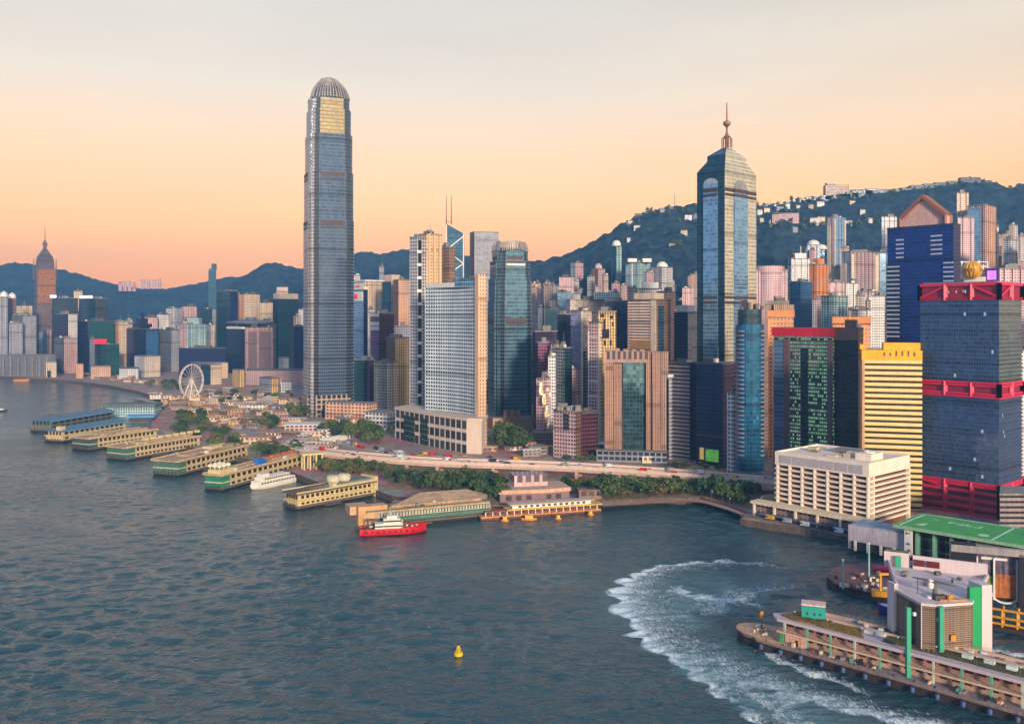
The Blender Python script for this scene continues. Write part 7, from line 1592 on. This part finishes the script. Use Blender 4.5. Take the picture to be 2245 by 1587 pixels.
for t_, z0_, s0_ in ((3.45, 12.5, 6), (22.0, 13.4, 16), (2.9, 8.3, 8)):
    b = MB()
    for i in range(int((140 - s0_) / 2.2)): b.bar(fp(s0_ + i * 2.2, t_, z0_), fp(s0_ + i * 2.2, t_, z0_ + 1.05), .05, 0, 4)
    for hz_ in (.55, 1.05): b.beam(fp(s0_, t_, z0_ + hz_), fp(140, t_, z0_ + hz_), .07, .07)
    b.build('railing', plain('grey_rail', alb(170, 160, 158), .5), T)
for i in range(26):
    s_ = rnd.uniform(30, 120); t_ = rnd.uniform(16.8, 20.2); pbox(s_, s_ + rnd.uniform(.6, 2.2), t_, t_ + rnd.uniform(.6, 1.4), 12.5, 12.5 + rnd.uniform(.4, 1.5), 'roof_unit', rnd.choice((CONC, CONCD, WHITE, STEEL)))
for i in range(30):
    s_ = rnd.uniform(14, 120); pbox(s_, s_ + rnd.uniform(.5, 1.8), rnd.uniform(1.2, 2.2), rnd.uniform(2.6, 5.2), 4.03, 4.03 + rnd.uniform(.4, 1.8), 'quay_crate', rnd.choice((OCH, CRE, DKW, CONC, plain('rust_box', alb(150, 84, 60), .8), TEAL)))
for i in range(16): p = fp(4 + i * 7, .5, 4.0); MB().rev(p, [(.22, 0), (.2, .5), (.34, .55), (.3, .75), (.01, .8)], 8).build('bollard', DARK, T)
for i in range(9): p = fp(14 + i * 13, 4.2, 12.9); MB().bar(p, p + Vector((0, 0, 4)), .07, 0, 5).build('lamp_pole', STEEL, T); MB().box((p.x, p.y, 16.8), (.5, .9, .18)).build('lamp_head', WHITE, T)
# fenders
FB = plain('blue_fender', alb(64, 86, 140, .75), .6); fproto = None
for i in range(12):
    p = fp(2.5 + i * 8.2, -.75, 1.9)
    if fproto is None:
        fproto = thing('fender', '', 'fender', p, 'round fenders hung along the foreground pier'); m_ = MB(); m_.rev((p.x, p.y, p.z - 1), [(.1, -.1), (.75, .1), (.85, .9), (.75, 1.7), (.1, 1.9)], 10); m_.build('drum', FB, fproto); MB().bar((p.x, p.y, p.z), (p.x + .2, p.y + .3, 3.6), .08).build('chain', DARK, fproto); q = fproto
    else: q = copy_thing(fproto, p)
    q['label'] = 'round blue fender hanging on the foreground pier wall above the water'
tealh = thing('teal_roof_cabin', 'teal cabin with a pale pink roof, perched on the pier roof', 'cabin', fp(17, 14, 12.9)); TL = plain('teal_cabin', alb(30, 156, 146, .8), .6, var=.1)
p = fp(17, 13.5); MB().rev((p.x, p.y, 12.9), [(1.6, 0), (2.0, .8)], 10).build('stand', TL, tealh); MB().prism(rect(p.x, p.y, 8.6, 5.6, R(-20)), 13.7, 18.3, 0, bottom=True).build('walls', TL, tealh); MB().prism(rect(p.x, p.y, 9.0, 6.0, R(-20)), 18.3, 18.8, 0, bottom=True).build('roof', plain('pink_white_roof', alb(236, 196, 186, .8), .6, var=.2, scale=.5), tealh)
yq = R(-20); 
for k in (-2.2, .4, 2.4): q = Vector((p.x + math.cos(yq) * k + math.sin(yq) * 2.85, p.y + math.sin(yq) * k - math.cos(yq) * 2.85)); MB().box((q.x, q.y, 14.8), (.6, .2, .9), yq).build('porthole', DKW, tealh)
# the building rising from the pier
BV = thing('ventilation_building', 'angular brick tower with tall green pillars and pink roof terrace, on the foreground pier', 'building', (150, 330, 4))
BRICK = fc((170, 140, 116), (50, 42, 48), .3, .34, .05, .5, wk=.66); PKW = plain('pink_white_render', alb(228, 206, 208, .76), .8, var=.06, scale=.3); EMR = plain('emerald_panel', alb(20, 160, 92, .8), .5, var=.08)
V0, V1, V2, V3, V4, V5 = (141.7, 336), (143.8, 320.5), (148.6, 318.6), (162, 321.4), (183, 351), (152, 368)
zr = 28.0
b = MB(); b.loft([V0, V1, V2, V3, V4, V5], -1, [V0, V1, V2, V3, V4, V5], zr, 0, .55, .75); b.build('brick_walls', BRICK, BV)
MB().prism(grow([V0, V1, V2, V3, V4, V5], .3), zr, zr + .9, 0, bottom=True).build('roof_terrace', PKW, BV)
def vb(p0, p1, out, thk, z0, z1, nm, m_):
    a_, c_ = Vector(p0), Vector(p1); d = (c_ - a_).normalized(); n_ = Vector((d.y, -d.x)); q = [a_ + n_ * out, c_ + n_ * out, c_ + n_ * (out - thk), a_ + n_ * (out - thk)]
    if (q[1] - q[0]).cross(q[2] - q[0]) < 0: q = q[::-1]
    return MB().prism([(p_.x, p_.y) for p_ in q], z0, z1, 0, bottom=True).build(nm, m_, BV)
def lp(a_, c_, t): return (a_[0] + (c_[0] - a_[0]) * t, a_[1] + (c_[1] - a_[1]) * t)
# lower stair block coming forward, with stone ribs
vb(lp(V1, V2, .0), lp(V1, V2, 1.0), 1.2, 1.4, 4.03, 12, 'base_ribs', fc((190, 160, 140), (46, 40, 46), .3, .1, 0, .6))
for t in (0, .33, .66, 1): c_ = lp(V1, V2, t); MB().box((c_[0], c_[1] - 1.4, 4.03), (.35, .5, 9), 0).build('stone_rib', CRE, BV)
MB().bar((V1[0], V1[1] - .1, 4), (V1[0], V1[1] - .1, zr), .22, 0, 6).build('corner_bead', PKW, BV)
for px, z1 in ((1991, 28.2), (2063, 28.6)):
    q = Vector((PX(px, 317.5), 317.5)); MB().box((q.x, q.y, 4.03), (1.55, 1.3, z1 - 4.03), .1).build('green_pillar', plain('sea_green_pillar', alb(44, 160, 124, .8), .55, var=.08), BV)
for t0, t1, e in ((.52, .78, (V0, V1)), (.02, .12, (V2, V3))): vb(lp(*e, t0), lp(*e, t1), .12, .5, 4.1, zr - 1.2, 'dark_slot', plain('dark_slot', alb(34, 40, 52, .7), .4))
for (px, py, m_) in ((2004, 1345, WHITE), (2058, 1357, WHITE)): p = at(px, py, 318.6); MB().box((p.x, p.y, p.z - .6), (1.1, .9, 1.1), .3).build('vent_box', m_, BV)
p = at(2090, 1398, 318.9); MB().box((p.x, p.y, p.z - 1.0), (1.9, .4, 2.0), .18).build('orange_plate', plain('orange_paint', alb(236, 150, 24, .8), .5), BV)
# right hand panels
a_, c_ = (162.0, 324.2), (166.6, 325.2); vb(a_, c_, 1.0, 1.4, 9.5, 33.4, 'emerald_wall', EMR); vb((166.9, 325.4), (171, 326.2), 1.0, 7, 6, 33.8, 'pink_pier', PKW); vb((161, 324), (166.7, 325.3), .4, 6, 4.2, 9.5, 'base_wall', plain('dark_slot', alb(34, 40, 52, .7), .4))
# left edge, parapets and the raised rear wall above the roof
vb((140.6, 340), (141.6, 336.2), .8, 1.0, 4.1, 31, 'white_edge', PKW); vb(V5, V0, .35, .8, zr + .9, zr + 3.2, 'side_parapet', PKW); vb((153.6, 365.6), (155.6, 364.9), .4, .8, zr + .9, 33.4, 'green_strip', plain('sea_green_pillar', alb(44, 160, 124, .8), .55, var=.08))
vb((183, 351), (160, 364), .3, 1.0, zr + .9, 34.2, 'rear_wall', PKW); vb(V4, (176, 341), .3, .8, zr + .9, zr + 2.4, 'side_parapet', PKW)
for u0, u1 in ((.62, .8), (.83, .98)):
    a0, a1 = lp((182, 350.4), (159.4, 363.2), u0), lp((182, 350.4), (159.4, 363.2), u1); vb(a1, a0, .5, .6, zr + 2.4, zr + 4.8, 'dark_red_window', plain('dark_red_window', alb(120, 40, 48), .4))
MB().prism([(150.5, 369), (158.6, 364.6), (160.6, 368.4), (153, 373)], zr + .5, 34.6, 0, 1, True).build('roof_garden', [PKW, plain('green_brown_roof', alb(120, 130, 90), .9, var=.6, scale=1.2)], BV)
for i in range(9): c_ = (rnd.uniform(150, 172), rnd.uniform(336, 356)); MB().box((c_[0], c_[1], zr + .9), (rnd.uniform(.7, 2.2), rnd.uniform(.7, 1.8), rnd.uniform(.5, 1.6)), rnd.uniform(0, 1)).build('roof_unit', rnd.choice((CONC, WHITE, STEEL, CONCD)), BV)
b = MB()
for a_, c_ in ((V0, V1), (V1, V2), (V2, V3)):
    n2 = int(math.hypot(c_[0] - a_[0], c_[1] - a_[1]) / 1.3)
    for k in range(n2 + 1): q = lp(a_, c_, k / n2); b.bar((q[0], q[1] + .2, zr + .9), (q[0], q[1] + .2, zr + 2), .05, 0, 4)
    b.beam((a_[0], a_[1] + .2, zr + 2), (c_[0], c_[1] + .2, zr + 2), .08, .08)
b.build('railing', plain('grey_rail', alb(170, 160, 158), .5), BV)
# roof terrace: wing canopy, vents, beam
w0, w1 = at(2000, 1266, 331), at(2100, 1288, 327); b = MB(); n_ = 10; top, bot = [], []
mid_ = (w0 + w1) / 2; du = (w1 - w0); dn = Vector((.15, 1, 0)) * 1.5
up = [w0 + du * (i / n_) + dn * math.sin(math.pi * i / n_) for i in range(n_ + 1)]; lo = [w0 + du * (i / n_) - dn * math.sin(math.pi * i / n_) for i in range(n_ + 1)]
pts = lo + up[::-1][1:-1]; zo = Vector((0, 0, .5)); b.face(pts); b.face([p + zo for p in pts][::-1])
for i in range(len(pts)): j = (i + 1) % len(pts); b.face([pts[i], pts[j], pts[j] + zo, pts[i] + zo])
b.build('wing_canopy', plain('dark_grey_wing', alb(96, 92, 96), .5), BV)
for q, zt_ in ((.12, 0), (.5, 0)): p = w0 + du * q; MB().bar((p.x, p.y, zr + .9), (p.x, p.y, p.z), .22 if q == .12 else .9, 0, 8).build('canopy_post', plain('grey_post', alb(120, 116, 112), .6), BV)
for px, py, r_ in ((2040, 1275, 1.0), (2039, 1310, 1.3)): p = at(px, py, 326 if py > 1300 else 329); MB().rev((p.x, p.y, p.z - 1), [(r_, -1.2), (r_ * 1.1, 0), (r_, 1.6), (.01, 2.1)], 12).build('white_vent', WHITE, BV)
p = at(2060, 1316, 324); MB().box((p.x, p.y, zr + .9), (4.2, 2.2, 1.7), .1).build('generator', plain('dark_plant', alb(84, 72, 72), .6), BV)
a_, c_ = at(2060, 1322, 322.3), at(2120, 1326, 322.6); MB().beam((a_.x, a_.y, zr + 1.2), (c_.x, c_.y, zr + 1.2), .8, .6).build('orange_beam', plain('ochre_paint', alb(206, 140, 50, .8), .6), BV); p = at(2083, 1316, 322.6); MB().box((p.x, p.y, zr + .9), (2.4, .7, 2.2), .5).build('orange_hoist', plain('ochre_paint', alb(206, 140, 50, .8), .6), BV)

# ---- second pontoon behind it, with poles, yellow gantry, purple boat
PT = thing('pontoon', 'rounded rusty pontoon crowded with fittings, behind the foreground pier', 'pontoon', G(1880, 1290)); cp = [G(x, y, 0) for x, y in ((1812, 1278), (1822, 1262), (1850, 1250), (1905, 1246), (1965, 1256), (2010, 1290), (1985, 1330), (1940, 1322), (1880, 1306), (1830, 1294))]
Pq = [(p.x, p.y) for p in reversed(cp)]; area = sum(a[0] * c[1] - c[0] * a[1] for a, c in zip(Pq, Pq[1:] + Pq[:1]))
if area < 0: Pq = Pq[::-1]
MB().prism(Pq, -1, 3.2, 0, 1).build('deck', [DKE, plain('plum_deck', alb(136, 92, 96, .66), .85, var=.4, scale=.7)], PT)
for i in range(34):
    x, y = rnd.uniform(1826, 1945), rnd.uniform(1258, 1304)
    if y > 1268 + (x - 1826) * .38 + 12: continue
    p = G(x, y, 3.2); MB().box((p.x, p.y, 3.2), (rnd.uniform(.8, 2.6), rnd.uniform(.8, 2), rnd.uniform(.5, 2)), rnd.uniform(0, 3)).build('deck_fitting', rnd.choice((CRE, WHITE, DKW, OCH, plain('plum_box', alb(120, 80, 92), .8))), PT)
for k, (x, y, yt) in enumerate(((1848, 1290, 1228), (1905, 1262, 1192))):
    p = G(x, y, 3.2); t = thing('mooring_pole', ('shorter', 'taller')[k] + ' pale green mooring pole on the rusty pontoon', 'pole', (p.x, p.y, 3.2)); MB().bar((p.x, p.y, 3.2), (p.x, p.y, PZ(yt, p.y)), .5, 0, 8).build('shaft', plain('pale_green_pole', alb(150, 190, 186, .75), .6), t); MB().bar((p.x, p.y, PZ(yt, p.y)), (p.x, p.y, PZ(yt, p.y) + .5), .62, 0, 8).build('cap', WHITE, t)
p = G(1935, 1252, 3.2); t = thing('life_raft', 'bright crimson covered life raft on the rusty pontoon', 'raft', (p.x, p.y, 3.2)); MB().rev((p.x, p.y, 4.6), [(.01, -1.4), (.7, -1.2), (1, 0), (.8, 1.0), (.01, 1.5)], 14, sx=5.4, sy=2).build('cover', plain('crimson_cover', alb(240, 40, 100, .8), .5), t, True); MB().box((p.x, p.y, 3.2), (6, 2, .6)).build('cradle', DKW, t)
p = G(1942, 1306, 3.2); t = thing('gantry', 'yellow steel loading gantry on the rusty pontoon', 'gantry', (p.x, p.y, 3.2)); YG = plain('gantry_yellow', alb(220, 150, 30, .8), .5, var=.2, scale=.6)
MB().box((p.x, p.y, 3.2), (12, 5, 2.4), -.3).build('base', YG, t)
for k in (-2.4, 2.4): MB().box((p.x + k, p.y, 5.6), (.9, .9, 7)).build('post', YG, t)
MB().box((p.x, p.y, 12.6), (6.4, 1, 1)).build('crossbeam', YG, t)
pa = G(1950, 1346); t = thing('moored_boat', 'purple hulled boat moored between the foreground pier and the pontoon', 'boat'); hull_mesh(16, 7, -.5, 3.4).build('hull', [plain('purple_hull', alb(96, 30, 170, .8), .5), WHITE], t); MB().box((-1, 0, 2.9), (7, 4.6, 2)).build('cabin', WHITE, t); t.location = (pa.x + 3, pa.y, 0); t.rotation_euler = (0, 0, R(150))
p = G(2222, 1392); t = thing('jetty_frame', 'yellow steel framed jetty on the water at the right edge', 'jetty', p); 
MB().box((p.x + 4, p.y + 4, .2), (26, 9, 1.6), -.6).build('deck', DKE, t)
for k in range(5):
    for q in (-3, 3): c_ = Vector((p.x + 4, p.y + 4)) + Vector((math.cos(-.6), math.sin(-.6))) * (-11 + k * 5.5) + Vector((.565, .825)) * q; MB().box((c_.x, c_.y, 1.8), (.7, .7, 7)).build('post', YG, t)
for z_ in (3, 5.6, 8.8): MB().beam(Vector((p.x + 4, p.y + 4, z_)) - Vector((math.cos(-.6), math.sin(-.6), 0)) * 12 - Vector((.565, .825, 0)) * 3, Vector((p.x + 4, p.y + 4, z_)) + Vector((math.cos(-.6), math.sin(-.6), 0)) * 12 - Vector((.565, .825, 0)) * 3, .8, .8).build('rail_beam', YG, t)

# ============================================================ WAKE FOAM
def interp_lin(xs, ys_, x):
    for i in range(len(xs) - 1):
        if x <= xs[i + 1]: return ys_[i] + (ys_[i + 1] - ys_[i]) * (x - xs[i]) / (xs[i + 1] - xs[i])
    return ys_[-1]
def foam(name, pts, seed, dens, mat=None):
    """a lacy sheet of foam on the water: pts = (px, py, half width near side, half width far side, strength); the strength and the edge fade sit in a mesh attribute"""
    P3 = [G(x, y) for x, y, *_ in pts]; fine, wa, wb, stg = [], [], [], []
    for i in range(len(P3) - 1):
        p0, p1, p2, p3 = P3[max(0, i - 1)], P3[i], P3[i + 1], P3[min(len(P3) - 1, i + 2)]
        for k in range(30):
            t = k / 30; fine.append(.5 * ((2 * p1) + (-p0 + p2) * t + (2 * p0 - 5 * p1 + 4 * p2 - p3) * t * t + (-p0 + 3 * p1 - 3 * p2 + p3) * t ** 3)); l0, l1 = pts[i], pts[i + 1]; wa.append(l0[2] + (l1[2] - l0[2]) * t); wb.append(l0[3] + (l1[3] - l0[3]) * t); stg.append(l0[4] + (l1[4] - l0[4]) * t)
    fine.append(P3[-1]); wa.append(pts[-1][2]); wb.append(pts[-1][3]); stg.append(pts[-1][4]); K = [-1, -.8, -.6, -.3, 0, .3, .6, .85, 1]; V = [0, .62, 1, .9, .72, .5, .36, .2, 0]; fq = random.Random(seed); K0, V0_ = K, V; K = [-1 + 2 * z / 36 for z in range(37)]; V = [interp_lin(K0, V0_, z) for z in K]
    lobe = []
    while len(lobe) < len(fine) + 9:
        m_ = fq.randint(10, 32); h_ = fq.uniform(.3, 1.2); lobe += [.55 + h_ * math.sin(math.pi * (z + .5) / m_) for z in range(m_)]
    vs, fs, at_ = [], [], []
    for i, p in enumerate(fine):
        d = (fine[min(i + 1, len(fine) - 1)] - fine[max(0, i - 1)]).normalized(); n_ = Vector((-d.y, d.x, 0)); e = min(1, i / 16, (len(fine) - 1 - i) / 16)
        for k, v in zip(K, V):
            q = p + n_ * (k * (wa[i] * lobe[i] if k < 0 else wb[i])); vs.append((q.x, q.y, 0)); at_.append(v * stg[i] * e)
    m = len(K); xa_ = np.array([v[0] for v in vs]); ya_ = np.array([v[1] for v in vs]); za_ = swell(xa_, ya_, ya_ * .0024) + .10 + seed * .012; vs = [(a, b_, c_) for a, b_, c_ in zip(xa_, ya_, za_)]
    for i in range(len(fine) - 1):
        for k in range(m - 1): a = i * m + k; fs.append((a, a + 1, a + m + 1, a + m))
    me = bpy.data.meshes.new(name); me.from_pydata(vs, [], fs); att = me.attributes.new('cover', 'FLOAT', 'POINT'); att.data.foreach_set('value', at_); me.materials.append(mat or FOAM); ob = bpy.data.objects.new(name, me); COL.objects.link(ob); ob['kind'] = 'stuff'; return ob
FOAM, n, l, p = newmat('foam'); p.inputs['Base Color'].default_value = (.74, .80, .82, 1); p.inputs['Roughness'].default_value = .8
at_n = n.new('ShaderNodeAttribute'); at_n.attribute_name = 'cover'; tcf = n.new('ShaderNodeTexCoord')
def nzf(sc_, det, dist, rot=0, sx_=1, sy_=1):
    mp_ = n.new('ShaderNodeMapping'); mp_.inputs['Rotation'].default_value = (0, 0, R(rot)); mp_.inputs['Scale'].default_value = (sx_, sy_, 1); l.new(tcf.outputs['Object'], mp_.inputs[0]); z = n.new('ShaderNodeTexNoise'); z.inputs['Scale'].default_value = sc_; z.inputs['Detail'].default_value = det; z.inputs['Distortion'].default_value = dist; z.inputs['Roughness'].default_value = .68; l.new(mp_.outputs[0], z.inputs['Vector']); return z.outputs[0]
tot = _math(n, l, 'ADD', (_math(n, l, 'MULTIPLY', (nzf(.3, 9, 1.8), .58)), _math(n, l, 'MULTIPLY', (nzf(1.3, 6, 1.2, -35, 1, .26), .52))))
cov = _math(n, l, 'ADD', (tot, _math(n, l, 'MULTIPLY', (at_n.outputs['Fac'], .36))))
mrf = n.new('ShaderNodeMapRange'); mrf.inputs[1].default_value = .72; mrf.inputs[2].default_value = .98; l.new(cov, mrf.inputs[0])
fin = _math(n, l, 'MULTIPLY', (mrf.outputs[0], _math(n, l, 'MINIMUM', (_math(n, l, 'MULTIPLY', (at_n.outputs['Fac'], 4)), 1)))); l.new(fin, p.inputs['Alpha'])
foam('wake_foam', [(1820, 1256, 3, 6, .4), (1740, 1246, 4, 9, .6), (1660, 1238, 5, 12, .75), (1560, 1236, 6, 16, .85), (1460, 1246, 7, 20, .95), (1412, 1262, 7, 26, 1.1), (1386, 1290, 8, 30, 1.25), (1384, 1326, 8, 34, 1.3), (1410, 1368, 8, 34, 1.25), (1440, 1406, 9, 32, 1.15), (1496, 1442, 9, 28, 1.1), (1548, 1478, 9, 20, 1.1), (1600, 1520, 6, 12, .95), (1625, 1545, 4, 6, .7)], 0, 1)
foam('wake_foam', [(1700, 1336, 4, 6, .6), (1620, 1322, 6, 12, .9), (1545, 1312, 6, 14, 1.2), (1490, 1302, 6, 12, 1.2), (1478, 1276, 4, 8, .8)], 1, 1)
foam('wake_foam', [(1500, 1390, 14, 14, .55), (1600, 1440, 16, 16, .72), (1720, 1495, 16, 16, .85), (1840, 1535, 14, 13, .95), (1960, 1566, 11, 11, 1.0), (2090, 1592, 9, 9, .9), (2180, 1615, 8, 8, .8)], 2, 1)
foam('wake_foam', [(1630, 1405, 4, 5, .7), (1740, 1455, 6, 6, .95), (1840, 1490, 6, 6, .9), (1950, 1535, 5, 5, .6)], 3, 1)
foam('wake_foam', [(1636, 1536, 5, 5, .85), (1665, 1572, 6, 6, 1.0), (1700, 1612, 6, 6, .8)], 4, 1)
CHURN, n, l, p = newmat('churned_water'); p.inputs['Base Color'].default_value = (.20, .42, .48, 1); p.inputs['Roughness'].default_value = .35
at_n = n.new('ShaderNodeAttribute'); at_n.attribute_name = 'cover'; tcf = n.new('ShaderNodeTexCoord')
l.new(_math(n, l, 'MULTIPLY', (_math(n, l, 'MULTIPLY', (nzf(.09, 6, 2.2), 1.1)), _math(n, l, 'MULTIPLY', (at_n.outputs['Fac'], .62)))), p.inputs['Alpha'])
foam('churned_water', [(1450, 1400, 22, 30, .6), (1440, 1330, 26, 34, .9), (1520, 1285, 30, 34, .9), (1640, 1275, 26, 30, .8), (1760, 1285, 16, 22, .5)], 5, 1, CHURN)
foam('churned_water', [(1470, 1390, 20, 22, .7), (1600, 1470, 24, 24, .9), (1740, 1540, 26, 22, .95), (1860, 1600, 22, 18, .9), (1960, 1650, 16, 14, .6)], 8, 1, CHURN)
foam('wake_foam', [(1490, 1352, 12, 16, .7), (1590, 1306, 16, 18, .8), (1720, 1280, 14, 16, .6), (1820, 1290, 8, 10, .3)], 9, 1)
foam('wake_foam', [(1610, 1476, 10, 12, .6), (1740, 1560, 14, 12, .75), (1850, 1620, 14, 12, .7)], 10, 1)
foam('wake_foam', [(2130, 1420, 3, 3, .9), (2200, 1425, 4, 5, 1.1), (2270, 1445, 5, 6, 1.1), (2330, 1470, 5, 5, .8)], 6, 1)
foam('wake_foam', [(-20, 900, 4, 4, .5), (8, 898, 4, 4, .7), (30, 896, 3, 3, .3)], 7, 1)
# ============================================================ AIR
hz = MB(); hz.box((0, 2450, -3.1), (14000, 6900, 530)); HAZE, n, l, p = newmat('haze'); n.remove(p)
pv = n.new('ShaderNodeVolumePrincipled'); pv.inputs['Color'].default_value = (.22, .56, 1.0, 1); pv.inputs['Density'].default_value = 1.1e-4; pv.inputs['Anisotropy'].default_value = .2
l.new(pv.outputs[0], n['Material Output'].inputs['Volume']); ho = hz.build('haze', HAZE); ho['kind'] = 'stuff'
